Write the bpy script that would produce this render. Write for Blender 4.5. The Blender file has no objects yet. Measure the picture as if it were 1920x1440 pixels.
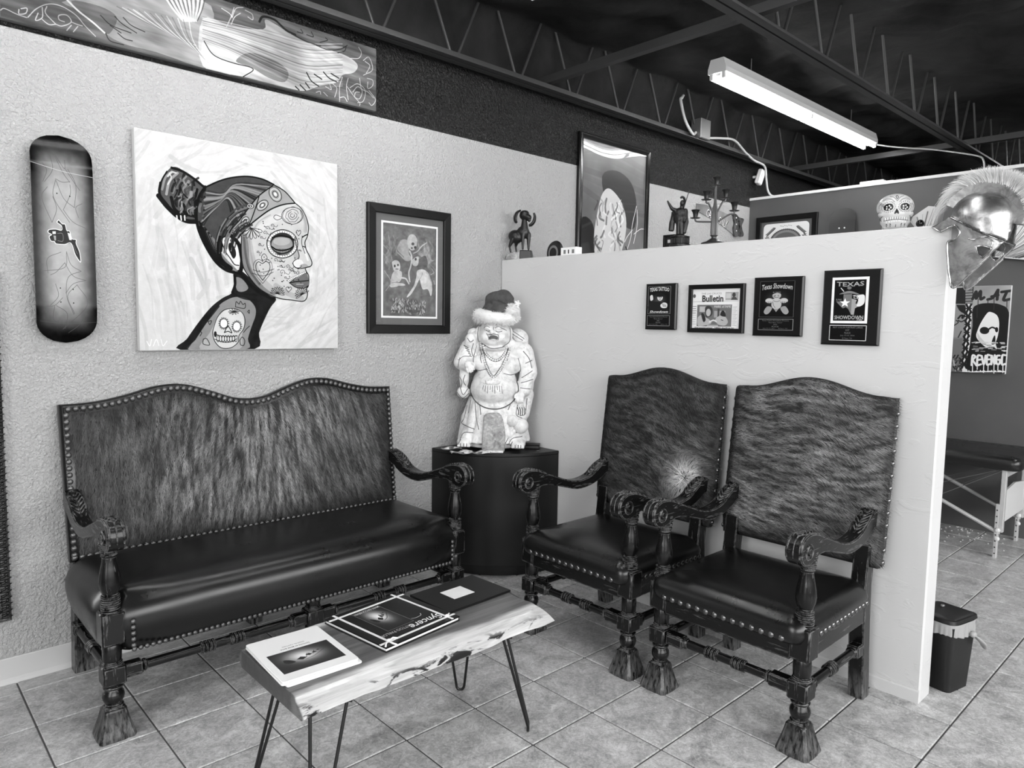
import bpy, bmesh, math, random
import numpy as np
from mathutils import Vector, Matrix, Euler
random.seed(7); rng = np.random.default_rng(7)
PI = math.pi
scene = bpy.context.scene
COL = scene.collection

# ------------------------------------------------------------------ camera
cam_d = bpy.data.cameras.new('camera'); cam = bpy.data.objects.new('camera', cam_d); COL.objects.link(cam)
cam.location = (-2.95876, -3.28795, 1.44161)
cam.rotation_euler = (math.radians(85.13054), math.radians(-0.93954), math.radians(-42.90769))
cam_d.sensor_fit = 'HORIZONTAL'; cam_d.sensor_width = 36.0; cam_d.lens = 1331.238 / 1920 * 36
cam_d.clip_start = 0.02; cam_d.clip_end = 60
scene.camera = cam
# ------------------------------------------------------------------ world, light, exposure
w = bpy.data.worlds.new('world'); scene.world = w; w.use_nodes = True
w.node_tree.nodes['Background'].inputs['Color'].default_value = (1, 1, 1, 1)
w.node_tree.nodes['Background'].inputs['Strength'].default_value = 0.05
scene.view_settings.view_transform = 'Standard'
scene.view_settings.look = 'None'
scene.view_settings.gamma = 1.0
scene.view_settings.use_curve_mapping = False
scene.view_settings.exposure = 0.27
def area(name, loc, aim, sx, sy, power):
    d = bpy.data.lights.new(name, 'AREA'); d.shape = 'RECTANGLE'; d.size = sx; d.size_y = sy; d.energy = power
    o = bpy.data.objects.new(name, d); COL.objects.link(o); o.location = loc
    o.rotation_euler = (Vector(aim) - Vector(loc)).to_track_quat('-Z', 'Z').to_euler()
    return o
TUBE_STRENGTH = 25.0
area('window_daylight', (-1.6, -6.75, 2.1), (-1.6, 0, 1.0), 8.2, 1.9, 360)
area('window_daylight_side', (-5.75, -3.2, 1.9), (0, -1.8, 1.0), 3.4, 1.8, 150)

# ------------------------------------------------------------------ helpers
def lin(v):
    return v / 12.92 if v <= 0.04045 else ((v + 0.055) / 1.055) ** 2.4
def G(v): l = lin(v); return (l, l, l, 1)

def mat(name, g, rough=0.5, metal=0.0, spec=0.5, emit=0.0):
    m = bpy.data.materials.new(name); m.use_nodes = True
    b = m.node_tree.nodes['Principled BSDF']
    b.inputs['Base Color'].default_value = G(g); b.inputs['Roughness'].default_value = rough
    b.inputs['Metallic'].default_value = metal; b.inputs['Specular IOR Level'].default_value = spec
    if emit:
        b.inputs['Emission Color'].default_value = (1, 1, 1, 1); b.inputs['Emission Strength'].default_value = emit
    return m
class NT:
    """tiny node-graph helper"""
    def __init__(s, m): s.m = m; s.t = m.node_tree; s.b = s.t.nodes['Principled BSDF']
    def n(s, typ, **kw):
        nd = s.t.nodes.new(typ)
        for k, v in kw.items():
            if k in nd.inputs.keys() if isinstance(k, str) else False: pass
            if hasattr(nd, k): setattr(nd, k, v)
            else: nd.inputs[k.replace('_', ' ')].default_value = v
        return nd
    def l(s, a, b): s.t.links.new(a, b)
    def coord(s, scale=(1, 1, 1), kind='Object', rot=(0, 0, 0)):
        c = s.n('ShaderNodeTexCoord'); mp = s.n('ShaderNodeMapping')
        mp.inputs['Scale'].default_value = scale; mp.inputs['Rotation'].default_value = rot
        s.l(c.outputs[kind], mp.inputs['Vector']); return mp.outputs['Vector']
    def noise(s, vec, scale, detail=4, rough=0.55, dist=0.0):
        nd = s.n('ShaderNodeTexNoise'); nd.inputs['Scale'].default_value = scale; nd.inputs['Detail'].default_value = detail
        nd.inputs['Roughness'].default_value = rough; nd.inputs['Distortion'].default_value = dist
        if vec is not None: s.l(vec, nd.inputs['Vector'])
        return nd.outputs['Fac']
    def ramp(s, fac, stops, interp='LINEAR'):
        r = s.n('ShaderNodeValToRGB'); r.color_ramp.interpolation = interp
        e = r.color_ramp.elements
        while len(e) < len(stops): e.new(0.5)
        for el, (p, v) in zip(e, stops): el.position = p; el.color = G(v) if not isinstance(v, tuple) else v
        s.l(fac, r.inputs['Fac']); return r.outputs['Color']
    def mix(s, fac, a, b, mode='MIX'):
        m = s.n('ShaderNodeMix'); m.data_type = 'RGBA'; m.blend_type = mode
        for sock, val in ((m.inputs[0], fac), (m.inputs[6], a), (m.inputs[7], b)):
            if hasattr(val, 'links') or isinstance(val, bpy.types.NodeSocket): s.l(val, sock)
            elif isinstance(val, (int, float)): sock.default_value = val if sock == m.inputs[0] else G(val)
            else: sock.default_value = val
        return m.outputs[2]
    def math(s, op, a, b=0.0):
        m = s.n('ShaderNodeMath'); m.operation = op
        for i, v in enumerate((a, b)):
            if isinstance(v, bpy.types.NodeSocket): s.l(v, m.inputs[i])
            else: m.inputs[i].default_value = v
        return m.outputs[0]
    def color(s, c): s.l(c, s.b.inputs['Base Color'])
    def rough(s, c): s.l(c, s.b.inputs['Roughness'])
    def bump(s, h, strength=0.3, dist=0.01):
        b = s.n('ShaderNodeBump'); b.inputs['Strength'].default_value = strength; b.inputs['Distance'].default_value = dist
        s.l(h, b.inputs['Height']); s.l(b.outputs['Normal'], s.b.inputs['Normal'])

# ---- geometry: every function returns (verts, faces)
def box(c, s, bev=0.0):
    cx, cy, cz = c; hx, hy, hz = s[0] / 2, s[1] / 2, s[2] / 2
    if bev <= 0:
        v = [(cx + a * hx, cy + b * hy, cz + d * hz) for d in (-1, 1) for b in (-1, 1) for a in (-1, 1)]
        return v, [(0, 2, 3, 1), (4, 5, 7, 6), (0, 1, 5, 4), (2, 6, 7, 3), (0, 4, 6, 2), (1, 3, 7, 5)]
    b_ = min(bev, hx * .98, hy * .98, hz * .98)
    v = []; idx = {}
    for d in (-1, 1):
        for b in (-1, 1):
            for a in (-1, 1):
                for ax in range(3):
                    p = [cx + a * (hx - b_), cy + b * (hy - b_), cz + d * (hz - b_)]
                    p[ax] += (a, b, d)[ax] * b_
                    idx[(a, b, d, ax)] = len(v); v.append(tuple(p))
    f = []
    for ax in range(3):
        o = [i for i in range(3) if i != ax]
        for sg in (-1, 1):
            q = []
            for (u, w_) in ((-1, -1), (1, -1), (1, 1), (-1, 1)):
                k = [0, 0, 0]; k[ax] = sg; k[o[0]] = u; k[o[1]] = w_
                q.append(idx[(k[0], k[1], k[2], ax)])
            f.append(tuple(q))
    for ax in range(3):
        o = [i for i in range(3) if i != ax]
        for u in (-1, 1):
            for w_ in (-1, 1):
                k0 = [0, 0, 0]; k0[o[0]] = u; k0[o[1]] = w_; k1 = list(k0); k0[ax] = -1; k1[ax] = 1
                f.append((idx[(*k0, o[0])], idx[(*k1, o[0])], idx[(*k1, o[1])], idx[(*k0, o[1])]))
    for d in (-1, 1):
        for b in (-1, 1):
            for a in (-1, 1): f.append(tuple(idx[(a, b, d, ax)] for ax in range(3)))
    return v, f
def lathe(prof, n=20, c=(0, 0, 0), power=None, cap=True):
    """prof: list of (r, z); power: superellipse exponent for square sections"""
    v = []; f = []
    for r, z in prof:
        for k in range(n):
            a = 2 * PI * (k + .5) / n; ca, sa = math.cos(a), math.sin(a)
            if power: q = (abs(ca) ** power + abs(sa) ** power) ** (-1 / power)
            else: q = 1
            v.append((c[0] + r * q * ca, c[1] + r * q * sa, c[2] + z))
    m = len(prof)
    for i in range(m - 1):
        for k in range(n):
            k2 = (k + 1) % n
            f.append((i * n + k, i * n + k2, (i + 1) * n + k2, (i + 1) * n + k))
    if cap:
        f.append(tuple(range(n - 1, -1, -1))); f.append(tuple((m - 1) * n + k for k in range(n)))
    return v, f
def tube(pts, rad, n=8, closed=False, cap=True, flat=None):
    P = [Vector(p) for p in pts]; m = len(P)
    R = rad if hasattr(rad, '__len__') else [rad] * m
    v = []; f = []; up = None
    for i in range(m):
        if closed: t = P[(i + 1) % m] - P[i - 1]
        else: t = P[min(i + 1, m - 1)] - P[max(i - 1, 0)]
        if t.length < 1e-9: t = Vector((0, 0, 1))
        t.normalize()
        if up is None:
            up = Vector((0, 0, 1)) if abs(t.z) < .9 else Vector((1, 0, 0))
        s_ = t.cross(up)
        if s_.length < 1e-6: s_ = t.orthogonal()
        s_.normalize(); up = s_.cross(t).normalized()
        for k in range(n):
            a = 2 * PI * k / n
            v.append(tuple(P[i] + R[i] * (math.cos(a) * s_ + math.sin(a) * (flat or 1) * up)))
    for i in range(m if closed else m - 1):
        j = (i + 1) % m
        for k in range(n):
            k2 = (k + 1) % n; f.append((i * n + k, i * n + k2, j * n + k2, j * n + k))
    if cap and not closed:
        f.append(tuple(range(n - 1, -1, -1))); f.append(tuple((m - 1) * n + k for k in range(n)))
    return v, f
def ball(c, r, n=14, m=9, rot=None):
    r = r if hasattr(r, '__len__') else (r, r, r)
    v = [(0, 0, -1)]; f = []
    for i in range(1, m):
        p = -PI / 2 + PI * i / m
        for k in range(n): v.append((math.cos(p) * math.cos(2 * PI * k / n), math.cos(p) * math.sin(2 * PI * k / n), math.sin(p)))
    v.append((0, 0, 1)); t = len(v) - 1
    for k in range(n):
        f.append((0, 1 + (k + 1) % n, 1 + k)); b = 1 + (m - 2) * n; f.append((t, b + k, b + (k + 1) % n))
    for i in range(m - 2):
        for k in range(n):
            a = 1 + i * n; f.append((a + k, a + (k + 1) % n, a + n + (k + 1) % n, a + n + k))
    M = Euler(rot).to_matrix() if rot else Matrix.Identity(3)
    return [tuple(Vector(c) + M @ Vector((p[0] * r[0], p[1] * r[1], p[2] * r[2]))) for p in v], f
def prism(poly, a0, a1, axis='y', bev=0.0):
    """poly: 2-D outline; extruded along axis from a0 to a1 (poly in the two other axes, order xyz); bev insets the two caps"""
    P = [Vector(p) for p in poly]; n = len(P)
    ar = sum(P[i].x * P[(i + 1) % n].y - P[(i + 1) % n].x * P[i].y for i in range(n))
    if ar < 0: P = P[::-1]
    def put(p, a):
        return {'x': (a, p[0], p[1]), 'y': (p[0], a, p[1]), 'z': (p[0], p[1], a)}[axis]
    rings = [(P, a0), (P, a1)]
    if bev:
        Q = []
        for i in range(n):
            e1 = (P[i] - P[i - 1]).normalized(); e2 = (P[(i + 1) % n] - P[i]).normalized()
            n1 = Vector((-e1.y, e1.x)); n2 = Vector((-e2.y, e2.x)); b = n1 + n2
            if b.length < .2: b = n1
            b.normalize(); k = max(.5, b.dot(n1)); Q.append(P[i] + b * (bev / k))
        sg = 1 if a1 > a0 else -1
        rings = [(Q, a0), (P, a0 + sg * bev), (P, a1 - sg * bev), (Q, a1)]
    v = [put(p, a) for R, a in rings for p in R]; f = []
    for r in range(len(rings) - 1):
        for i in range(n): j = (i + 1) % n; f.append((r * n + i, r * n + j, (r + 1) * n + j, (r + 1) * n + i))
    f.append(tuple(range(n - 1, -1, -1))); f.append(tuple((len(rings) - 1) * n + i for i in range(n)))
    return v, f
def grid(fn, nu, nv):
    v = [fn(i / nu, j / nv) for j in range(nv + 1) for i in range(nu + 1)]
    f = [(j * (nu + 1) + i, j * (nu + 1) + i + 1, (j + 1) * (nu + 1) + i + 1, (j + 1) * (nu + 1) + i) for j in range(nv) for i in range(nu)]
    return v, f
def rounded_rect(w, d, r, n=5):
    out = []
    for (sx, sy, a0) in ((1, 1, 0), (-1, 1, 90), (-1, -1, 180), (1, -1, 270)):
        for k in range(n + 1):
            a = math.radians(a0 + 90 * k / n)
            out.append((sx * (w / 2 - r) + r * math.cos(a), sy * (d / 2 - r) + r * math.sin(a)))
    return out
def pad(w, d, r, rings, c=(0, 0), n=6, front_bulge=0.0):
    """cushion: stacked rounded rectangles, rings = [(inset, z)]"""
    v = []; f = []; m = None
    for ins, z in rings:
        rr = max(.004, r - ins * .6); o = rounded_rect(max(.01, w - 2 * ins), max(.01, d - 2 * ins), min(rr, (w - 2 * ins) / 2.01, (d - 2 * ins) / 2.01), n)
        # densify straight sides
        q = []
        for i in range(len(o)):
            a, b = o[i], o[(i + 1) % len(o)]
            q.append(a)
            if (i + 1) % (n + 1) == 0:
                for t in range(1, 10): q.append((a[0] + (b[0] - a[0]) * t / 10, a[1] + (b[1] - a[1]) * t / 10))
        m = len(q)
        v += [(c[0] + x, c[1] + y, z) for x, y in q]
    for i in range(len(rings) - 1):
        for k in range(m): j = (k + 1) % m; f.append((i * m + k, i * m + j, (i + 1) * m + j, (i + 1) * m + k))
    f.append(tuple(range(m - 1, -1, -1))); f.append(tuple((len(rings) - 1) * m + k for k in range(m)))
    return v, f
def xf(vf, loc=(0, 0, 0), rot=(0, 0, 0), scale=(1, 1, 1)):
    M = Matrix.LocRotScale(Vector(loc), Euler(rot), Vector(scale))
    v = [tuple(M @ Vector(p)) for p in vf[0]]; f = vf[1]
    if scale[0] * scale[1] * scale[2] < 0: f = [tuple(reversed(q)) for q in f]
    return v, f
def join(*vfs):
    V = []; F = []
    for v, f in vfs:
        o = len(V); V += list(v); F += [tuple(i + o for i in q) for q in f]
    return V, F
def smooth_curve(pts, n=6, closed=False):
    """Catmull-Rom through pts"""
    P = [np.array(p, float) for p in pts]; m = len(P); out = []
    for i in range(m if closed else m - 1):
        p0 = P[i - 1] if (closed or i > 0) else 2 * P[0] - P[1]
        p1 = P[i]; p2 = P[(i + 1) % m]
        p3 = P[(i + 2) % m] if (closed or i + 2 < m) else 2 * p2 - p1
        for k in range(n):
            t = k / n
            out.append(.5 * (2 * p1 + (p2 - p0) * t + (2 * p0 - 5 * p1 + 4 * p2 - p3) * t * t + (3 * p1 - p0 - 3 * p2 + p3) * t ** 3))
    if not closed: out.append(P[-1])
    return [tuple(p) for p in out]
def mesh_of(name, vf, m, smooth=35):
    me = bpy.data.meshes.new(name); me.from_pydata(vf[0], [], vf[1]); me.update()
    if m is not None:
        for k in (m if isinstance(m, (list, tuple)) else [m]): me.materials.append(k)
    bm = bmesh.new(); bm.from_mesh(me); bmesh.ops.recalc_face_normals(bm, faces=bm.faces); bm.to_mesh(me); bm.free()
    if smooth:
        me.polygons.foreach_set('use_smooth', [True] * len(me.polygons))
        if smooth < 180: me.set_sharp_from_angle(angle=math.radians(smooth))
    return me
def obj(name, vf, m=None, parent=None, loc=(0, 0, 0), rot=(0, 0, 0), smooth=35, label=None, kind=None):
    me = vf if isinstance(vf, bpy.types.Mesh) else mesh_of(name, vf, m, smooth)
    o = bpy.data.objects.new(name, me); COL.objects.link(o); o.location = loc; o.rotation_euler = rot
    if parent: o.parent = parent
    if label: o['label'] = label
    if kind: o['kind'] = kind
    return o
def thing(name, label, cat, loc=(0, 0, 0), rotz=0.0, group=None, rot=None):
    o = bpy.data.objects.new(name, None); COL.objects.link(o); o.location = loc; o.rotation_euler = rot or (0, 0, rotz)
    o.empty_display_size = .05
    o['label'] = label; o['category'] = cat
    if group: o['group'] = group
    return o
def tag(o, label, cat, group=None):
    o['label'] = label; o['category'] = cat
    if group: o['group'] = group
    return o
def struct(name, vf, m, parent=None, smooth=0, **k):
    return obj(name, vf, m, parent, smooth=smooth, kind=None if parent else 'structure', **k)
def blob(name, vf, m, voxel, smooth_it=4, parent=None, **k):
    """union of overlapping solids into one continuous skin (voxel remesh, then smoothing)"""
    me = bpy.data.meshes.new(name); me.from_pydata(vf[0], [], vf[1]); me.update()
    t = bpy.data.objects.new('tmp', me); COL.objects.link(t)
    r = t.modifiers.new('r', 'REMESH'); r.mode = 'VOXEL'; r.voxel_size = voxel
    if smooth_it:
        s_ = t.modifiers.new('s', 'SMOOTH'); s_.factor = .5; s_.iterations = smooth_it
    dg = bpy.context.evaluated_depsgraph_get(); dg.update()
    nm = bpy.data.meshes.new_from_object(t.evaluated_get(dg)); nm.name = name
    bpy.data.objects.remove(t); bpy.data.meshes.remove(me)
    nm.materials.clear(); nm.materials.append(m)
    nm.polygons.foreach_set('use_smooth', [True] * len(nm.polygons))
    return obj(name, nm, None, parent, **k)
def capsule(a, b, r0, r1, n=12):
    a = Vector(a); b = Vector(b); d = (b - a).normalized(); P = []; R = []
    for k in range(5): t = PI / 2 * k / 4; P.append(a - d * r0 * math.cos(t)); R.append(max(.0008, r0 * math.sin(t)))
    for k in range(5): t = PI / 2 * k / 4; P.append(b + d * r1 * math.sin(t)); R.append(max(.0008, r1 * math.cos(t)))
    return tube(P, R, n)
# ------------------------------------------------------------------ materials
def m_wall_left():
    m = mat('textured_light_paint', .68, .62); t = NT(m); v = t.coord()
    n1 = t.noise(v, 95, 3, .6, .5); n2 = t.noise(v, 40, 2, .5, .4)
    h = t.math('ADD', n1, t.math('MULTIPLY', n2, .8)); t.bump(h, 1.0, .0125)
    t.color(t.ramp(t.noise(v, 1.3, 3), [(.3, .665), (.7, .695)])); return m
def m_wall_dark():
    m = mat('textured_black_gloss_paint', .045, .3, 0, .6); t = NT(m); v = t.coord()
    n1 = t.noise(v, 95, 3, .6, .6); n2 = t.noise(v, 40, 2, .5, .5)
    t.bump(t.math('ADD', n1, t.math('MULTIPLY', n2, .8)), 1.0, .016); return m
def m_partition():
    m = mat('smooth_light_plaster', .81, .45); t = NT(m); v = t.coord()
    a = t.ramp(t.noise(t.coord((1, 1, 2.2)), 5.5, 5, .6, 1.2), [(.56, 0.), (.62, 1.)])
    b = t.noise(v, 14, 4, .6, .4)
    t.bump(t.math('ADD', t.math('MULTIPLY', a, .35), t.math('MULTIPLY', b, .35)), .3, .008)
    t.color(t.ramp(t.noise(v, 1.5, 3), [(.3, .80), (.7, .825)])); return m
def m_grey_wall(g=.42):
    m = mat('mid_grey_plaster', g, .5); t = NT(m); v = t.coord()
    t.bump(t.noise(v, 10, 5, .6, .7), .25, .006)
    t.color(t.ramp(t.noise(v, 2, 4), [(.3, g - .015), (.7, g + .02)])); return m
def m_tile():
    m = mat('mottled_grey_tile', .6, .36); t = NT(m)
    oi = t.n('ShaderNodeObjectInfo'); c = t.n('ShaderNodeTexCoord'); ad = t.n('ShaderNodeVectorMath'); ad.operation = 'MULTIPLY_ADD'
    cb = t.n('ShaderNodeCombineXYZ')
    for i, k in enumerate((17.3, 31.7, 5.1)): t.l(t.math('MULTIPLY', oi.outputs['Random'], k), cb.inputs[i])
    t.l(c.outputs['Object'], ad.inputs[0]); ad.inputs[1].default_value = (1, 1, 1); t.l(cb.outputs[0], ad.inputs[2])
    v = ad.outputs[0]
    big = t.noise(v, 9, 5, .65, .8); fine = t.noise(v, 42, 6, .72, 1.6); vein = t.noise(v, 20, 8, .75, 2.5)
    c1 = t.ramp(big, [(.28, .76), (.5, .84), (.72, .91)])
    c2 = t.ramp(fine, [(.34, .25), (.5, .5), (.66, .72)]); c3 = t.ramp(vein, [(.40, 1.), (.465, .55), (.50, 1.)])
    x = t.mix(.9, c1, c2, 'OVERLAY'); x = t.mix(.5, x, c3, 'MULTIPLY')
    x = t.mix(t.math('MULTIPLY', oi.outputs['Random'], .12), x, .5); t.color(x)
    t.bump(fine, .12, .002); t.rough(t.ramp(big, [(.3, (.30,) * 3 + (1,)), (.7, (.42,) * 3 + (1,))])); return m
def m_wood_dark(ax=2):
    S3 = lambda a, b: tuple(b if i == ax else a for i in range(3))
    m = mat('dark_worn_wood', .15, .32, 0, .4); t = NT(m); v = t.coord(S3(30, 3.2))
    gr = t.noise(v, 2.2, 6, .65, .6)
    base = t.ramp(gr, [(.3, .02), (.7, .075)])
    scr = t.ramp(t.noise(t.coord(S3(42, 4.5)), 1.6, 5, .7, .4), [(.595, 0.), (.65, 1.)])
    g = t.n('ShaderNodeNewGeometry'); bv = t.n('ShaderNodeBevel'); bv.samples = 4; bv.inputs['Radius'].default_value = .0045
    dt = t.n('ShaderNodeVectorMath'); dt.operation = 'DOT_PRODUCT'; t.l(g.outputs['Normal'], dt.inputs[0]); t.l(bv.outputs['Normal'], dt.inputs[1])
    ed = t.ramp(dt.outputs['Value'], [(.90, 1.), (.985, 0.)])
    edn = t.math('MULTIPLY', ed, t.ramp(t.noise(t.coord(), 45, 4, .7), [(.42, 0.), (.60, 1.)]))
    f = t.math('MAXIMUM', t.math('MULTIPLY', scr, .20), t.math('MULTIPLY', edn, .75))
    sz = t.n('ShaderNodeSeparateXYZ'); tc = t.n('ShaderNodeTexCoord'); t.l(tc.outputs['Object'], sz.inputs[0])
    low = t.math('MULTIPLY', t.ramp(sz.outputs['Z'], [(.02, 1.), (.13, 0.)]), t.ramp(t.noise(t.coord((60, 60, 9)), 1.5, 5, .65), [(.40, 0.), (.60, 1.)]))
    f = t.math('MAXIMUM', f, t.math('MULTIPLY', low, .30)); t.color(t.mix(f, base, .66)); t.bump(gr, .12, .002); t.rough(t.ramp(f, [(0., (.27,) * 3 + (1,)), (1., (.6,) * 3 + (1,))])); return m
def m_leather(name='black_leather', g=.035):
    m = mat(name, g, .34, 0, .5); t = NT(m); v = t.coord()
    t.bump(t.math('ADD', t.math('MULTIPLY', t.noise(v, 34, 2, .5, .4), .12), t.noise(v, 7, 2, .5, .5)), .07, .004)
    t.color(t.ramp(t.noise(v, 4, 5, .6), [(.3, g - .01), (.72, g + .02)]))
    t.rough(t.ramp(t.noise(v, 7, 5, .6), [(.3, (.26,) * 3 + (1,)), (.7, (.33,) * 3 + (1,))])); return m
def m_attr(name, rough=.5, spec=.4):
    m = mat(name, .5, rough, 0, spec); t = NT(m)
    a = t.n('ShaderNodeAttribute'); a.attribute_name = 'shade'; t.l(a.outputs['Color'], t.b.inputs['Base Color']); return m
def m_slab():
    m = mat('live_edge_wood', .6, .3); t = NT(m)
    c = t.n('ShaderNodeTexCoord'); s = t.n('ShaderNodeSeparateXYZ'); t.l(c.outputs['Object'], s.inputs[0])
    v = t.coord((2.0, 26, 26)); gr = t.noise(v, 1.4, 6, .62, 1.0); fine = t.noise(t.coord((6, 140, 140)), 1., 4, .6)
    warp = t.noise(t.coord((2.5, 5, 5)), 1.2, 3, .5, .4)
    yy = t.math('ADD', s.outputs['Y'], t.math('MULTIPLY', t.math('SUBTRACT', warp, .5), .09))
    heart = t.ramp(t.math('ADD', t.math('MULTIPLY', yy, 2.0), .5), [(.165, 1.), (.215, 0.), (.80, 0.), (.86, 1.)])
    dark = t.ramp(gr, [(.3, .24), (.5, .37), (.7, .48)]); light = t.ramp(gr, [(.25, .70), (.75, .86)])
    x = t.mix(heart, dark, light)
    x = t.mix(.35, x, t.ramp(fine, [(.35, .35), (.65, .62)]), 'OVERLAY')
    bark = t.ramp(t.noise(t.coord((5.5, 16, 22)), 1.25, 6, .68, .8), [(.53, 0.), (.575, 1.)])
    side = t.ramp(t.math('ADD', t.math('MULTIPLY', s.outputs['Y'], 2.0), .5), [(.075, 1.), (.12, 0.)])
    x = t.mix(t.math('MULTIPLY', bark, side), x, .13)
    xe = t.ramp(t.math('ADD', s.outputs['X'], .5), [(.0335, 1.), (.0355, 0.)])
    x = t.mix(t.math('MULTIPLY', xe, .75), x, .22); t.color(x); t.bump(gr, .15, .003); return m
def m_fabric(name, g, rough=.9, scale=3.0):
    m = mat(name, g, rough, 0, .2); t = NT(m); v = t.coord()
    t.color(t.ramp(t.noise(v, scale, 5, .6, .6), [(.3, max(0, g - .05)), (.7, g + .06)])); t.bump(t.noise(v, scale * 3, 4, .6, .8), .4, .02); return m
def m_plaster():
    m = mat('antiqued_white_plaster', .86, .45); t = NT(m); v = t.coord()
    x = t.ramp(t.noise(v, 30, 5, .62, .6), [(.30, .74), (.48, .87), (.7, .92)])
    sp = t.ramp(t.noise(v, 85, 3, .6), [(.63, 0.), (.70, 1.)]); t.color(t.mix(t.math('MULTIPLY', sp, .35), x, .35))
    t.bump(t.noise(v, 60, 4, .6), .12, .002); return m
def m_stone():
    m = mat('mottled_grey_stone', .6, .6); t = NT(m); v = t.coord()
    t.color(t.ramp(t.noise(v, 26, 7, .72, .8), [(.32, .42), (.5, .62), (.66, .78)])); t.bump(t.noise(v, 60, 5, .7), .3, .003); return m
def m_metal(name, g=.72, rough=.2):
    m = mat(name, g, rough, 1.0); t = NT(m); v = t.coord()
    n = t.noise(v, 16, 6, .65, .8); t.bump(t.noise(v, 38, 3, .5, .3), .22, .004); t.color(t.ramp(n, [(.35, g - .22), (.55, g), (.7, g + .08)]))
    t.rough(t.ramp(n, [(.3, (rough + .14,) * 3 + (1,)), (.7, (rough - .03,) * 3 + (1,))])); return m
M = dict(
    wall=m_wall_left(), wall_dark=m_wall_dark(), part=m_partition(), grey=m_grey_wall(.335), tile=m_tile(),
    grout=mat('grey_grout', .33, .9), base=mat('pale_baseboard', .74, .5), wood=m_wood_dark(), wood_x=m_wood_dark(0), wood_y=m_wood_dark(1), leather=m_leather(),
    hide_base=m_fabric('hide_skin', .15, .8, 14), fur=m_attr('brindle_fur', .42, .35), nail=mat('brass_nail_head', .46, .28, 1.0),
    nail_dark=mat('dark_nail_head', .38, .34, .75), slab=m_slab(), black=mat('satin_black', .025, .42),
    black_metal=mat('black_painted_steel', .05, .3), joist=mat('dark_grey_painted_steel', .21, .5), cloth=m_fabric('black_ceiling_cloth', .135, .95, 2.2),
    white=mat('white_paint', .9, .4), paper=mat('white_paper', .93, .5), cream=mat('off_white', .84, .5), plaster=m_plaster(), stone=m_stone(),
    ink=mat('dark_ink_and_shade', .30, .6), steel=m_metal('hammered_bright_steel', .66, .33), chrome=m_metal('polished_metal', .8, .14), bronze=mat('dark_bronze', .16, .33, .6),
    tube=mat('lit_fluorescent_tube', .95, .5, 0, .5, TUBE_STRENGTH), pewter=mat('dark_pewter', .34, .35, .8), gal=mat('galvanised_metal', .55, .4, .7),
    alu=mat('pale_aluminium', .80, .35, .3), vinyl=m_leather('black_vinyl', .09), rubber=mat('matt_black_plastic', .04, .45), bag=mat('translucent_grey_bag', .62, .4),
    wood_black=mat('black_lacquered_wood', .025, .32, 0, .3), grey_mat=mat('grey_mount_board', .36, .8), glass=None, cable=mat('pale_cable', .74, .45), felt=m_fabric('grey_felt', .28, .95, 30))
def m_glass():
    m = bpy.data.materials.new('clear_glass'); m.use_nodes = True; t = m.node_tree; n = t.nodes; n.clear()
    o = n.new('ShaderNodeOutputMaterial'); mx = n.new('ShaderNodeMixShader'); tr = n.new('ShaderNodeBsdfTransparent'); gl = n.new('ShaderNodeBsdfGlossy'); lw = n.new('ShaderNodeLayerWeight'); pw = n.new('ShaderNodeMath'); pw.operation = 'POWER'; pw.inputs[1].default_value = 5; fr = n.new('ShaderNodeMath'); fr.operation = 'MULTIPLY_ADD'
    fr.inputs[1].default_value = .95; fr.inputs[2].default_value = .028; t.links.new(lw.outputs['Facing'], pw.inputs[0]); t.links.new(pw.outputs[0], fr.inputs[0]); gl.inputs['Roughness'].default_value = .02
    t.links.new(fr.outputs[0], mx.inputs[0]); t.links.new(tr.outputs[0], mx.inputs[1]); t.links.new(gl.outputs[0], mx.inputs[2]); t.links.new(mx.outputs[0], o.inputs[0]); return m
M['glass'] = m_glass()
# ------------------------------------------------------------------ setting
XW, XE, YS, RY = -5.9, 9.0, -6.9, 0.0
REAR = 2.97
# floor: grout slab with every tile in view as a part of its own
floor = struct('floor', box(((XW + XE) / 2, YS / 2, -.02), (XE - XW, -YS + .2, .04)), M['grout'])
TS, TX, TY, GAP, TH = 0.3086, -0.9987, -1.3435, 0.0055, 0.004
tv, tf = box((0, 0, TH / 2 - .002), (TS - GAP, TS - GAP, TH + .004), .0028)
tile_me = mesh_of('tile', (tv, tf), M['tile'], 30)
def tile_seen(x, y):
    if x > .1 and y > -1.2 : return False                      # behind the half wall
    dx, dy = x + 2.9588, y + 3.288; a = math.degrees(math.atan2(dy, dx)); d = math.hypot(dx, dy)
    return 8.5 < a < 86.5 and 1.35 < d
nt = 0; rest = ([], [])
for i in range(-9, 14):
    for j in range(-5, 9):
        x0, y1 = TX + i * TS, TY - j * TS; cx, cy = x0 + TS / 2, y1 - TS / 2
        if cy - TS / 2 > -.002 or cx > REAR + .1: continue
        if cy + TS / 2 > -.012: sy = (-.012 - (cy - TS / 2)) / TS
        else: sy = 1
        if sy < .08: continue
        if tile_seen(cx, cy) and nt < 296:
            o = obj('tile', tile_me, parent=floor, loc=(cx, cy - TS * (1 - sy) / 2, 0)); o.scale = (1, sy, 1); nt += 1
        else: rest = join(rest, xf((tv, tf), (cx, cy - TS * (1 - sy) / 2, 0), scale=(1, sy, 1)))
obj('tile_field', rest, M['tile'], floor, kind='stuff', smooth=30)
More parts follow.
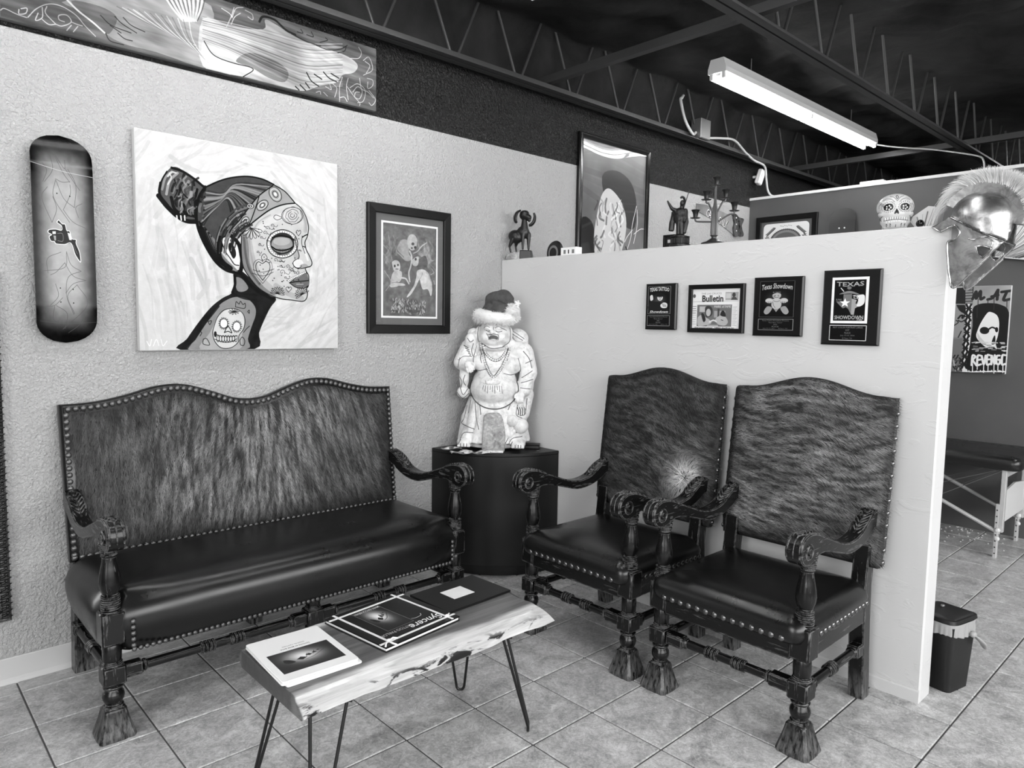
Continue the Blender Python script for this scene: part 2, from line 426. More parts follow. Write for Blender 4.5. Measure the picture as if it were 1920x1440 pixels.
# walls
ZB, ZT = 2.5065, 3.5
wl = struct('wall_left', join(box(((XW + XE) / 2, .05, ZB / 2), (XE - XW, .1, ZB))), M['wall'])
obj('upper_band', box(((XW + XE) / 2, .05, (ZB + ZT) / 2), (XE - XW, .1, ZT - ZB)), M['wall_dark'], wl, smooth=0, label='glossy black upper band of the wall')
struct('wall_west', box((XW - .05, YS / 2, ZT / 2), (.1, -YS + .2, ZT)), M['wall'])
struct('wall_south', box(((XW + XE) / 2, YS - .05, ZT / 2), (XE - XW, .1, ZT)), M['wall'])
struct('wall_east', box((XE + .05, YS / 2, ZT / 2), (.1, -YS + .2, ZT)), M['wall_dark'])
PH, PE, PT = 1.83, -2.45, 0.116
wp = struct('wall_partition', box((PT / 2, PE / 2, PH / 2), (PT, -PE, PH), .006), M['part'], smooth=30)
struct('wall_rear', box((REAR + .06, -2.6, 2.565 / 2), (.12, 5.2, 2.565)), M['grey'])
struct('trim_1', box((REAR + .06, -2.6, 2.575), (.14, 5.2, .022)), M['white'])
# cove baseboards with a toe lip
def cove(x0, x1, h=.107):
    prof = [(0, 0), (-.013, 0), (-.013, .004), (-.0085, .014), (-.006, .025), (-.006, h - .004), (-.004, h), (0, h)]
    return prism(prof, x0, x1, 'x')
struct('baseboard_left', cove(XW, -.002), M['base'])
struct('baseboard_left_rear', cove(PT + .002, REAR), M['base'])
bp_prof = [(0, 0), (-.008, 0), (-.008, .05), (-.005, .056), (0, .056)]
struct('baseboard_partition', prism([(x, z) for x, z in bp_prof], PE + .002, -.012, 'y'), M['part'])
# ceiling: black cloth hung over the joists, sagging between them
def drape(u, v):
    x = XW + u * (XE - XW); y = YS + v * (0.02 - YS)
    k = (y + .12) / 1.39; s_ = math.sin(PI * (k - math.floor(k)))
    q = (x - .23) / 3.35; s2 = abs(math.sin(PI * (q - math.floor(q)) * 2))
    z = 3.24 - .06 * s_ ** .8 * (.45 + .55 * s2) + .03 * math.sin(3.1 * x + 1.7 * y) * s_ + .016 * math.sin(9 * x - 4 * y) + .012 * math.sin(17 * y + 6 * math.sin(2 * x)) * s_ + .008 * math.sin(31 * x + 9 * y + 4 * math.sin(3 * y)) * s_
    if y > -.085: z -= .31 * (y + .085) / .085             # the cloth is tucked down behind the wall joist
    return (x, y, z)
struct('ceiling', grid(drape, 360, 170), M['cloth'], smooth=180)
# open-web joists
def joist(y, label):
    r = thing('roof_joist', label, 'joist', (0, y, 2.87), group='open web steel joists'); del r['group']
    for s_ in (-1, 1):
        prof = [(s_ * .006, 0), (s_ * .046, 0), (s_ * .046, .006), (s_ * .012, .006), (s_ * .012, .042), (s_ * .006, .042)]
        obj('bottom_chord', prism(prof, XW, XE, 'x'), M['joist'], r, smooth=0)
    rod_l = mesh_of('web_rod', tube([(-.02, 0, .02), (-.245, 0, .53)], .0085, 8), M['joist'])
    rod_r = mesh_of('web_rod', tube([(.02, 0, .02), (.245, 0, .53)], .0085, 8), M['joist'])
    for k in range(-7, 17):
        x = .0085 + .482 * k
        obj('web_rod', rod_l, parent=r, loc=(x, 0, 0)); obj('web_rod', rod_r, parent=r, loc=(x, 0, 0))
    return r
joist(-.115, 'dark steel open web joist running tight along the top of the left wall')
joist(-1.505, 'dark steel open web joist crossing the ceiling beside the lit fluorescent fixture')
joist(-2.895, 'dark steel open web joist furthest from the left wall')
def bridging(x, label):
    prof = [(0, 0), (.045, 0), (.045, .005), (.005, .005), (.005, .045), (0, .045)]
    o = obj('bridging_bar', xf(prism(prof, -.02, -5.5, 'y')), M['joist'], loc=(x, 0, 2.915), smooth=0)
    return tag(o, label, 'steel bar')
bridging(.24, 'dark steel angle bar bridging the joists in front of the lit fluorescent fixture')
bridging(3.62, 'dark steel angle bar bridging the joists beyond the lit fluorescent fixture')
# fluorescent strip fixtures
def fixture(x0, y, label, z=3.0, L=2.42):
    t = thing('strip_light', label, 'ceiling light', (x0 + L / 2, y, z))
    obj('housing', prism([(-.062, .0), (.062, .0), (.062, .03), (.045, .085), (-.045, .085), (-.062, .03)], -L / 2, L / 2, 'x'), M['white'], t, smooth=0)
    obj('ballast_cover', prism([(-.02, 0), (.02, 0), (.012, -.014), (-.012, -.014)], -L / 2 + .02, L / 2 - .02, 'x'), M['white'], t, smooth=0)
    tb = mesh_of('tube_lamp', xf(lathe([(.0128, -.585), (.0128, .585)], 14), rot=(0, PI / 2, 0)), M['tube'])
    for sx in (-1, 1):
        for sy in (-1, 1):
            obj('tube_lamp', tb, parent=t, loc=(sx * .602, sy * .042, -.022))
            for e in (-1, 1):
                obj('lamp_holder', box((0, 0, 0), (.014, .024, .036), .003), M['white'], t, loc=(sx * .602 + e * .595, sy * .042, -.016))
    for k in (-.8, .8): obj('hanger', tube([(k, 0, .08), (k, 0, .24)], .003, 6), M['gal'], t)
    return t
fixture(1.02, -.82, 'long white twin tube strip light glowing above the rear wall')
fixture(-2.93, -.82, 'long white twin tube strip light nearest the wing panel')
fixture(-2.4, -2.2, 'long white twin tube strip light out of frame above the camera')
fixture(1.02, -3.3, 'long white twin tube strip light out of frame above the treatment area')
fixture(4.6, -1.9, 'long white twin tube strip light out of frame beyond the rear wall')
# ------------------------------------------------------------------ turned and carved seating
def vnoise(seed):
    """smooth 2-D value noise sampled with numpy"""
    r = np.random.default_rng(seed); T = r.random((256, 256))
    def f(x, y):
        xi = np.floor(x).astype(int); yi = np.floor(y).astype(int); fx = x - xi; fy = y - yi
        fx = fx * fx * (3 - 2 * fx); fy = fy * fy * (3 - 2 * fy)
        a = T[xi % 256, yi % 256]; b = T[(xi + 1) % 256, yi % 256]; c = T[xi % 256, (yi + 1) % 256]; d = T[(xi + 1) % 256, (yi + 1) % 256]
        return (a * (1 - fx) + b * fx) * (1 - fy) + (c * (1 - fx) + d * fx) * fy
    return f
def fbm(f, x, y, o=4, g=.55):
    s = 0; a = 1; t = 0
    for k in range(o): s = s + a * f(x * 2 ** k + 17 * k, y * 2 ** k + 31 * k); t += a; a *= g
    return s / t
def fur_patch(name, surf, n, flow, shade, length=.022, width=.0009, parent=None, seed=1, lift=.16):
    """short hair lying on a surface: one thin two-triangle blade per hair.
    surf(u,v)->(x,y,z) arrays; flow(u,v)->(du,dv) direction in metres; shade(u,v)->grey"""
    r = np.random.default_rng(seed)
    u = r.random(n); v = r.random(n)
    P = surf(u, v); e = 1e-3
    Pu = (surf(u + e, v) - P) / e; Pv = (surf(u, v + e) - P) / e
    U = Pu / np.linalg.norm(Pu, axis=1, keepdims=True); V = Pv - (Pv * U).sum(1, keepdims=True) * U; V /= np.linalg.norm(V, axis=1, keepdims=True)
    N = np.cross(V, U)
    du, dv = flow(1 - u, v); a = np.arctan2(dv, du) + r.normal(0, .20, n)      # flow and shade read left to right as seen from the front
    D = -np.cos(a)[:, None] * U + np.sin(a)[:, None] * V
    S = np.cross(N, D)
    L = length * (0.6 + .8 * r.random(n))[:, None]; W = width * (.7 + .6 * r.random(n))[:, None]
    tilt = r.normal(0, .35, n)[:, None]; S2 = S + tilt * N; S2 /= np.linalg.norm(S2, axis=1, keepdims=True)
    li = (lift * (.5 + r.random(n)))[:, None]
    b0 = P + .0006 * N
    mid = b0 + .55 * L * D + .55 * L * li * N
    tip = b0 + L * D + L * li * .75 * N
    verts = np.stack([b0 - S2 * W * .5, b0 + S2 * W * .5, mid + S2 * W * .5, mid - S2 * W * .5, tip], 1).reshape(-1, 3)
    k = np.arange(n)[:, None] * 5
    quads = k + np.array([[0, 1, 2, 3]]); tris = k + np.array([[3, 2, 4]])
    me = bpy.data.meshes.new(name)
    me.vertices.add(len(verts)); me.vertices.foreach_set('co', verts.ravel())
    nl = n * 7; me.loops.add(nl); me.polygons.add(2 * n)
    loops = np.concatenate([quads, tris], 1).ravel(); me.loops.foreach_set('vertex_index', loops)
    st = np.stack([np.arange(n) * 7, np.arange(n) * 7 + 4], 1).ravel(); tot = np.tile([4, 3], n)
    me.polygons.foreach_set('loop_start', st); me.polygons.foreach_set('loop_total', tot)
    me.update(); me.validate()
    at = me.color_attributes.new('shade', 'FLOAT_COLOR', 'POINT')
    g = np.clip(shade(1 - u, v) * (1 + r.normal(0, .16, n)), .012, .9)
    g5 = np.repeat(g, 5); g5[4::5] *= 1.12
    at.data.foreach_set('color', np.stack([g5, g5, g5, np.ones_like(g5)], 1).ravel())
    me.materials.append(M['fur'])
    o = obj(name, me, parent=parent, kind='stuff'); return o

POST = [  # turned sections above the carved foot (r, z); square blocks come separately
    (.024, .104), (.031, .108), (.032, .113), (.025, .118), (.027, .122), (.033, .134), (.035, .145), (.033, .157), (.026, .167), (.025, .170), (.031, .174), (.033, .179), (.031, .184), (.027, .187), (.027, .19),
    (.028, .254), (.032, .258), (.032, .264), (.027, .268), (.0295, .274), (.0305, .300), (.0295, .326), (.027, .330), (.032, .334), (.032, .339), (.028, .343), (.027, .35),
    (.028, .444), (.031, .448), (.031, .455), (.026, .459), (.0315, .463), (.0315, .470), (.026, .474), (.0305, .478), (.0305, .485), (.025, .489), (.0295, .493), (.0295, .500), (.023, .504),
    (.027, .512), (.0325, .530), (.034, .548), (.032, .570), (.027, .596), (.0225, .620), (.0215, .632), (.0255, .637), (.0255, .642), (.022, .645), (.0285, .650), (.0285, .656), (.024, .660), (.030, .665), (.030, .671), (.025, .675), (.0315, .680), (.0315, .687), (.026, .691), (.031, .696), (.031, .702), (.026, .706), (.024, .73)]
def carved_foot():
    """flared square foot with carved flutes running down every face"""
    v = []; f = []; n = 32
    prof = [(.030, .108, 0), (.036, .101, .0), (.037, .094, .10), (.043, .070, .16), (.050, .046, .19), (.057, .024, .19), (.0605, .010, .14), (.058, 0., .08)]
    for r, z, fl in prof[::-1]:
        for k in range(n):
            a = 2 * PI * (k + .5) / n; ca, sa = math.cos(a), math.sin(a)
            q = (abs(ca) ** 7 + abs(sa) ** 7) ** (-1 / 7)
            gq = 1 - fl * .5 * max(0, math.cos(a * 12)) ** 2
            v.append((r * q * gq * ca, r * q * gq * sa, z))
    m = len(prof)
    for i in range(m - 1):
        for k in range(n): k2 = (k + 1) % n; f.append((i * n + k, i * n + k2, (i + 1) * n + k2, (i + 1) * n + k))
    f.append(tuple(range(n - 1, -1, -1))); f.append(tuple((m - 1) * n + k for k in range(n)))
    return v, f
POST_ME = mesh_of('front_leg', join(carved_foot(), lathe(POST, 22), box((0, 0, .2225), (.072, .072, .067), .006), box((0, 0, .388), (.074, .074, .114), .006)), M['wood'], 40)
MID_ME = mesh_of('middle_leg', join(carved_foot(), lathe([p for p in POST if p[1] < .33], 22), box((0, 0, .2225), (.072, .072, .067), .006)), M['wood'], 40)
ARM_TOP = [(.378, .722), (.368, .75), (.340, .768), (.297, .772), (.25, .763), (.20, .744), (.113, .713), (.05, .692), (.0, .682), (-.057, .681), (-.119, .695), (-.18, .730), (-.23, .754), (-.275, .764)]
ARM_BOT = [(-.275, .700), (-.23, .690), (-.19, .668), (-.125, .646), (-.06, .637), (.0, .640), (.10, .666), (.17, .684), (.225, .690), (.262, .682), (.29, .672), (.325, .668), (.358, .680), (.376, .702)]
AT = smooth_curve(ARM_TOP, 4); AB = smooth_curve(ARM_BOT, 4)
ARM_ME = mesh_of('arm', join(prism(AT + AB, -.029, .029, 'x', .004), *[xf(lathe([(.026, 0), (.026, .004), (.022, .006), (.018, .002), (.013, .002), (.012, .007), (.004, .008)], 18), loc=(s_ * .028, .322, .716), rot=(0, s_ * PI / 2, 0)) for s_ in (-1, 1)]), M['wood_y'], 35)
def leaf_lines(y0, y1, wide):
    """acanthus leaf carved along the arm's upper face: raised midrib and side veins"""
    at_y = [(p[0], p[1]) for p in AT]
    def top(y):
        for a, b in zip(at_y, at_y[1:]):
            if (a[0] - y) * (b[0] - y) <= 0 and abs(a[0] - b[0]) > 1e-6:
                t = (y - a[0]) / (b[0] - a[0]); return a[1] + t * (b[1] - a[1])
        return at_y[0][1] if y > .37 else at_y[-1][1]
    out = []; n = 9
    def wdt(t): return wide * math.sin(PI * min(1, .12 + t * .88)) ** .6
    for s_ in (-1, 1):
        edge = [(s_ * wdt(t), y0 + (y1 - y0) * t, top(y0 + (y1 - y0) * t) + .001) for t in [k / 12 for k in range(13)]]
        out.append(tube(edge, .0026, 6))
        for k in range(1, n):
            t = k / n; t2 = min(1, t + .16); ya = y0 + (y1 - y0) * t; yb = y0 + (y1 - y0) * t2
            out.append(tube([(s_ * .003, ya, top(ya) + .001), (s_ * wdt(t2) * .55, (ya + yb) / 2, top((ya + yb) / 2) + .0025), (s_ * wdt(t2) * .92, yb, top(yb) + .001)], [.0018, .0034, .0016], 6))
    mid = [(0, y0 + (y1 - y0) * k / 12, top(y0 + (y1 - y0) * k / 12) + .001) for k in range(13)]
    out.append(tube(mid, .0034, 6))
    return join(*out)
def front_wrap():
    out = []
    nose = [p for p in smooth_curve([(.30, .772), (.340, .768), (.368, .75), (.378, .722), (.376, .700)], 4)]
    for x in (-.018, 0, .018):
        out.append(tube([(x * (1 + .1 * k / 8), p[0] + .0008, p[1] + .0008) for k, p in enumerate(nose)], .0022, 6))
    return join(*out)
LEAF_FRONT = mesh_of('leaf_carving', join(leaf_lines(.20, .345, .026), front_wrap()), M['wood'], 60)
LEAF_BACK = mesh_of('leaf_carving', leaf_lines(-.11, -.268, .025), M['wood'], 60)
def stretcher(length, groups, blk=.075, r=.0165, ends=True):
    """turned bar along x with square ends and groups of raised rings"""
    pts = []; L = length / 2
    out = []
    b = blk if ends else .05
    out += [box((s_ * (L - b / 2), 0, 0), (b, .046, .046), .005) for s_ in (-1, 1)]
    prof = [(.012, -L + b), (.022, -L + b + .004), (.022, -L + b + .010), (r, -L + b + .016)]
    for c in groups:
        for k in range(4):
            z = c + (k - 1.5) * .0135
            prof += [(r, z - .006), (r + .0065, z - .003), (r + .0065, z + .003), (r, z + .006)]
    prof += [(r, L - b - .016), (.022, L - b - .010), (.022, L - b - .004), (.012, L - b)]
    out.append(xf(lathe(prof, 16), rot=(0, PI / 2, 0)))
    return join(*out)
NAIL_BIG = mesh_of('nail_head', ball((0, 0, 0), (.0124, .0124, .0080), 12, 7), M['nail'], 180)
NAIL_SMALL = mesh_of('nail_head', ball((0, 0, 0), (.0116, .0116, .0070), 10, 6), M['nail_dark'], 180)
NAIL_SEAT = mesh_of('nail_head', ball((0, 0, 0), (.0092, .0092, .0062), 8, 6), M['nail_dark'], 180)
NAIL_EDGE = mesh_of('nail_head', ball((0, 0, 0), (.0115, .0115, .0075), 10, 6), M['nail'], 180)
def nails(me, parent, pts, normal):
    q = Vector((0, 0, 1)).rotation_difference(Vector(normal)).to_euler()
    for p in pts: obj('nail_head', me, parent=parent, loc=p, rot=q)
def spaced(path, step):
    P = [Vector(p) for p in path]; out = [P[0]]; acc = 0
    for a, b in zip(P, P[1:]):
        d = (b - a).length; pos = 0
        while acc + (d - pos) >= step:
            pos += step - acc; acc = 0; out.append(a + (b - a) * (pos / d))
        acc += d - pos
    return out

def make_armchair(name, label, loc, rotz, hide_shade, hide_flow, seed, rough_edge=0.0):
    t = thing(name, label, 'armchair', loc, rotz, 'carved throne armchairs along the half wall'); del t['group']
    for s_ in (-1, 1):
        obj('front_leg', POST_ME, parent=t, loc=(s_ * .285, .265, 0))
        a = obj('arm', ARM_ME, parent=t, loc=(s_ * .285, 0, 0))
        obj('leaf_carving', LEAF_FRONT, parent=a); obj('leaf_carving', LEAF_BACK, parent=a)
        leg = [(-.245, 0), (-.305, 0), (-.275, .30), (-.268, .46), (-.285, .62), (-.225, .62), (-.205, .46), (-.212, .30)]
        obj('back_leg', prism([(p[0], p[1]) for p in leg], s_ * .275 - .029, s_ * .275 + .029, 'x', .004), M['wood'], t)
        obj('side_rail', box((s_ * .287, .015, .3605), (.03, .47, .079), .004), M['wood_y'], t)
        obj('stretcher', xf(stretcher(.46, [.02], .05), loc=(s_ * .283, .01, .215), rot=(0, 0, PI / 2)), M['wood_y'], t)
    obj('front_rail', box((0, .278, .3605), (.505, .03, .079), .004), M['wood_x'], t)
    obj('back_rail', box((0, -.235, .345), (.50, .03, .09), .004), M['wood'], t)
    obj('front_stretcher', xf(stretcher(.50, [-.055, .055]), loc=(0, .265, .2225)), M['wood_x'], t)
    seat = obj('seat', pad(.605, .575, .05, [(.008, .385), (.0, .392), (-.006, .405), (-.009, .425), (-.004, .447), (.012, .468), (.035, .482), (.075, .492), (.13, .499), (.19, .503), (.25, .504)], (0, .035)), M['leather'], t, smooth=180)
    y = .035 + .2875 + .003
    nails(NAIL_BIG, seat, [(-.235 + .47 * k / 13, y, .402) for k in range(14)], (0, 1, 0))
    for s_ in (-1, 1): nails(NAIL_BIG, seat, [(s_ * .306, -.215 + .43 * k / 13, .402) for k in range(14)], (s_, 0, 0))
    # upholstered back, leaning towards the wall
    lean = math.atan2(.075, .66)
    hw, zb = .335, .535
    def ztop(x):
        a = abs(x) / hw
        k = max(0., 1 - (a / .80) ** 2) ** 1.15 if a < .80 else 0
        return 1.192 + .055 * (.5 + .5 * math.cos(PI * min(1, a / .84))) - .006 * max(0, a - .9) * 10
    top = [(x, ztop(x)) for x in np.linspace(hw, -hw, 29)]
    poly = [(-hw + .008, zb), (hw - .008, zb), (hw + .004, .62)] + [(hw, 1.175)] + [(x * .985, z) for x, z in top] + [(-hw, 1.175), (-hw - .004, .62)]
    piv = Vector((0, -.235, .535))
    def leanpt(p):
        q = Vector(p) - piv; c, s_ = math.cos(lean), math.sin(lean); return (q.x + piv.x, piv.y + q.y * c - q.z * s_, piv.z + q.y * s_ + q.z * c)
    vb, fb = prism(poly, -.29, -.236, 'y', .012)
    back = obj('backrest', ([leanpt(p) for p in vb], fb), M['hide_base'], t, smooth=50)
    def surf(u, v):
        x = (u * 2 - 1) * (hw + .001); a = np.clip(np.abs(x) / hw, 0, 1.02)
        zt = 1.194 + .055 * (.5 + .5 * np.cos(PI * np.minimum(1, a / .84)))
        z = zb + .006 + (zt - zb - .01) * v
        puff = .022 * (1 - np.abs(2 * u - 1) ** 5) * (1 - np.abs(2 * v - 1) ** 5)
        edge = -.018 * (np.clip(np.abs(2 * u - 1) - .93, 0, 1) / .07) ** 2 - .018 * (np.clip(np.abs(2 * v - 1) - .94, 0, 1) / .06) ** 2
        yy = -.238 + puff + edge
        q = np.stack([x, yy - piv.y, z - piv.z], -1); c, s_ = math.cos(lean), math.sin(lean)
        return np.stack([q[..., 0], piv.y + q[..., 1] * c - q[..., 2] * s_, piv.z + q[..., 1] * s_ + q[..., 2] * c], -1)
    gv, gf = grid(lambda u, v: tuple(surf(np.array(u), np.array(v))), 24, 24)
    panel = obj('hide_panel', (gv, gf), M['hide_base'], t, smooth=180)
    fur_patch('fur', surf, 46000, hide_flow, hide_shade, .021, .00085, panel, seed)
    # hair sticking out over the top edge
    # nails down both edges of the back
    for s_ in (-1, 1):
        nails(NAIL_EDGE, back, [leanpt((s_ * (hw + .003), -.262, .56 + .57 * k / 12)) for k in range(13)], (s_, 0, 0))
    return t
nzA, nzB, nzC = vnoise(11), vnoise(12), vnoise(13)
# front chair: pale brindle with near-horizontal tufts
def flow_R(u, v):
    return np.ones_like(u) * (.9 - 1.5 * np.exp(-((u - .02) / .10) ** 2) * 0), -.35 * (u - .1) + .25 * (v - .5) * 2 * (u - .5) - .12 + .55 * np.exp(-(u / .12) ** 2) * (v - .3)
def shade_R(u, v):
    X = u * .65; Y = v * .68 + .06 * np.sin(u * 3) 
    n = fbm(nzA, X * 17, Y * 80, 4, .65); big = fbm(nzB, X * 5, Y * 8, 3)
    s = np.clip((n - .30) * 1.9, 0, 1) * (.62 + .62 * np.clip((big - .28) * 2.0, 0, 1))
    edge = np.clip(np.minimum(np.minimum(u, 1 - u) / .05, np.minimum(v / .12, (1 - v) / .05 + .5)), .25, 1)
    return .035 + .40 * s * edge
def flow_L(u, v):
    dx, dy = (u - .80) * .65, (v - .30) * .68; d = np.sqrt(dx * dx + dy * dy); k = np.exp(-(d / .13) ** 2)
    return (1 - k) * .8 + k * dx / (d + 1e-4), (1 - k) * (-.45 - .3 * (v - .5)) + k * dy / (d + 1e-4)
def shade_L(u, v):
    X = u * .65; Y = v * .68 + .20 * u * .65
    n = fbm(nzC, X * 17, Y * 70, 4, .62); big = fbm(nzA, X * 5 + 9, Y * 6 + 4, 3)
    s = np.clip((n - .34) * 2.0, 0, 1) * (.40 + .6 * np.clip((big - .3) * 2, 0, 1)) * (.5 + .7 * np.clip(.75 - v, 0, 1))
    dx, dy = (u - .82) * .65, (v - .275) * .68; d = np.sqrt((dx * 1.15) ** 2 + (dy * .9) ** 2)
    wsp = np.exp(-(d / .085) ** 3.0) * .62 + np.exp(-((d - .02) / .125) ** 2) * .12
    edge = np.clip(np.minimum(np.minimum(u, 1 - u) / .08, np.minimum(v / .06, (1 - v) / .10 + .4)), .15, 1)
    return (.024 + .34 * s) * edge + wsp * np.clip((.93 - u) * 14, .25, 1)
make_armchair('throne_armchair', 'carved dark wood armchair with all brindle hide back, nearest the half wall end', (-.385, -1.99, 0), PI / 2, shade_R, flow_R, 21)
make_armchair('throne_armchair', 'carved dark wood armchair whose brindle hide back has a white whorl, beside corner pedestal', (-.395, -1.265, 0), PI / 2, shade_L, flow_L, 22)

# ---- settee
def make_settee():
    t = thing('carved_settee', 'long carved dark wood settee with brindle hide back and black leather seat', 'settee', (-1.607, -.37, 0), PI)
    PX = .745; FY = .28
    for s_ in (-1, 1):
        obj('front_leg', POST_ME, parent=t, loc=(s_ * PX, FY, 0))
        a = obj('arm', ARM_ME, parent=t, loc=(s_ * PX, FY - .265, 0))
        obj('leaf_carving', LEAF_FRONT, parent=a); obj('leaf_carving', LEAF_BACK, parent=a)
        obj('side_stretcher', xf(stretcher(.50, [.0], .05), loc=(s_ * (PX - .002), .0, .215), rot=(0, 0, PI / 2)), M['wood_y'], t)
        leg = [(-.285, 0), (-.35, 0), (-.32, .30), (-.315, .50), (-.25, .50), (-.25, .30)]
        obj('back_leg', prism(leg, s_ * .715 - .035, s_ * .715 + .035, 'x', .004), M['wood'], t)
        obj('side_rail', box((s_ * (PX - .03), .0, .335), (.03, .50, .08), .004), M['wood'], t)
        obj('front_stretcher', xf(stretcher(.71, [-.055, .055]), loc=(s_ * .3725, FY, .2225)), M['wood_x'], t)
    obj('middle_leg', MID_ME, parent=t, loc=(0, FY, 0))
    leg = [(-.285, 0), (-.345, 0), (-.32, .30), (-.26, .30)]
    obj('back_leg', prism(leg, -.03, .03, 'x', .004), M['wood'], t)
    obj('front_rail', box((0, FY - .005, .325), (1.42, .03, .05), .004), M['wood'], t)
    obj('back_rail', box((0, -.28, .345), (1.40, .03, .10), .004), M['wood'], t)
    # seat: deep, rolled over at the front and the ends
    rings = [(.02, .288), (.004, .294), (-.002, .31), (-.014, .35), (-.020, .39), (-.018, .425), (-.008, .455), (.012, .482), (.040, .500), (.075, .511), (.12, .517), (.17, .520), (.22, .521)]
    v, f = pad(1.535, .575, .06, rings, (0, .03))
    # tuck the leather in around the two front posts
    nv = []
    for x, y, z in v:
        dx = abs(x) - PX; dy = y - FY; d = math.hypot(dx, dy)
        if z < .50 and d < .085 and z > .2:
            k = (1 - d / .085); y -= .055 * k * (1 if abs(x) > .60 else 0); x -= math.copysign(.03 * k, x)
        nv.append((x, y, z))
    seat = obj('seat', (nv, f), M['leather'], t, smooth=180)
    yf = .03 + .2875 + .004
    nails(NAIL_SEAT, seat, [(-.685 + 1.37 * k / 68, yf, .305) for k in range(69)], (0, 1, 0))
    for s_ in (-1, 1): nails(NAIL_SEAT, seat, [(s_ * .690, yf + .012, .325 + .021 * k) for k in range(5)], (0, 1, .2))
    # back: camel-hump outline
    hw, zb = .765, .475
    def hump(a):   # a: |x|/hw
        kn = [(0, 1.078), (.10, 1.085), (.22, 1.122), (.36, 1.158), (.44, 1.165), (.54, 1.157), (.68, 1.125), (.82, 1.104), (.92, 1.100), (1.0, 1.099)]
        for p, q in zip(kn, kn[1:]):
            if a <= q[0] + 1e-9:
                s_ = (a - p[0]) / (q[0] - p[0]); s_ = s_ * s_ * (3 - 2 * s_) if False else s_; return p[1] + (q[1] - p[1]) * s_
        return kn[-1][1]
    xs = np.linspace(-1, 1, 97); hz = np.array([hump(abs(a)) for a in xs])
    for _ in range(6): hz[1:-1] = (hz[:-2] + 2 * hz[1:-1] + hz[2:]) / 4
    lean = math.atan2(.075, .66); piv = Vector((0, -.245, zb))
    def lp(p):
        q = Vector(p) - piv; c, s_ = math.cos(lean), math.sin(lean); return (q.x, piv.y + q.y * c - q.z * s_, piv.z + q.y * s_ + q.z * c)
    poly = [(-hw + .006, zb), (hw - .006, zb)] + [(x * hw, z) for x, z in zip(xs[::-1], hz[::-1])]
    vb, fb = prism(poly, -.30, -.238, 'y', .012)
    back = obj('backrest', ([lp(p) for p in vb], fb), M['leather'], t, smooth=50)
    def surf(u, v):
        ins = .040; x = (2 * u - 1) * (hw - ins); zt = np.interp(x / hw, xs, hz) - ins; z0 = zb + ins * .75
        z = z0 + (zt - z0) * v
        y = -.2375 + .020 * (1 - np.abs(2 * u - 1) ** 10) * (1 - np.abs(2 * v - 1) ** 5)
        q = np.stack([x, y - piv.y, z - piv.z], -1); c, s_ = math.cos(lean), math.sin(lean)
        return np.stack([q[..., 0], piv.y + q[..., 1] * c - q[..., 2] * s_, piv.z + q[..., 1] * s_ + q[..., 2] * c], -1)
    gv, gf = grid(lambda u, v: tuple(surf(np.array(u), np.array(v))), 48, 18)
    panel = obj('hide_panel', (gv, gf), M['hide_base'], t, smooth=180)
    n1, n2, n3 = vnoise(41), vnoise(42), vnoise(43)
    def flow(u, v):   # seen from the front u runs right to left; hair falls downwards, combed sideways towards the right end
        sl = np.clip((u - .55) * 2.4, -.22, 1.0)
        return sl * .8, -np.ones_like(u)
    def shade(u, v):
        X = u * 1.45; Y = v * .55
        sl = np.clip((u - .55) * 2.4, -.22, 1.0) * .5
        n = fbm(n1, (X + Y * sl) * 75, Y * 15, 4, .62); big = fbm(n2, (X + Y * sl) * 7, Y * 4, 3)
        b = np.clip((big - .30) * 2.2, 0, 1)
        band = .30 + .75 * np.exp(-((u - .48) / .16) ** 2) + .6 * np.exp(-((u - .24) / .12) ** 2) + .45 * np.exp(-((u - .76) / .13) ** 2)
        s = np.clip((n - .33) * 2.0, 0, 1) * (.42 + .75 * b) * band
        edge = np.clip(np.minimum(np.minimum(u, 1 - u) / .06, np.minimum(v / .16, (1 - v) / .08 + .35)), .12, 1)
        return .022 + .42 * s * edge
    fur_patch('fur', surf, 90000, flow, shade, .021, .0009, panel, 23)
    ins = .020
    loop = [(x * (hw - ins), z - ins) for x, z in zip(xs, hz)]
    path = [lp((x, -.2365, z)) for x, z in loop]
    nails(NAIL_SMALL, back, spaced(path, .0262), (0, 1, .1))
    for s_ in (-1, 1):
        nails(NAIL_SMALL, back, [lp((s_ * (hw - ins), -.2365, zb + .03 + .0262 * k)) for k in range(int((hz[0] - zb - .07) / .0262) + 1)], (0, 1, .1))
    nails(NAIL_SMALL, back, [lp((x, -.2365, zb + .018)) for x in np.linspace(-(hw - ins), hw - ins, 58)], (0, 1, .1))
    return t
make_settee()
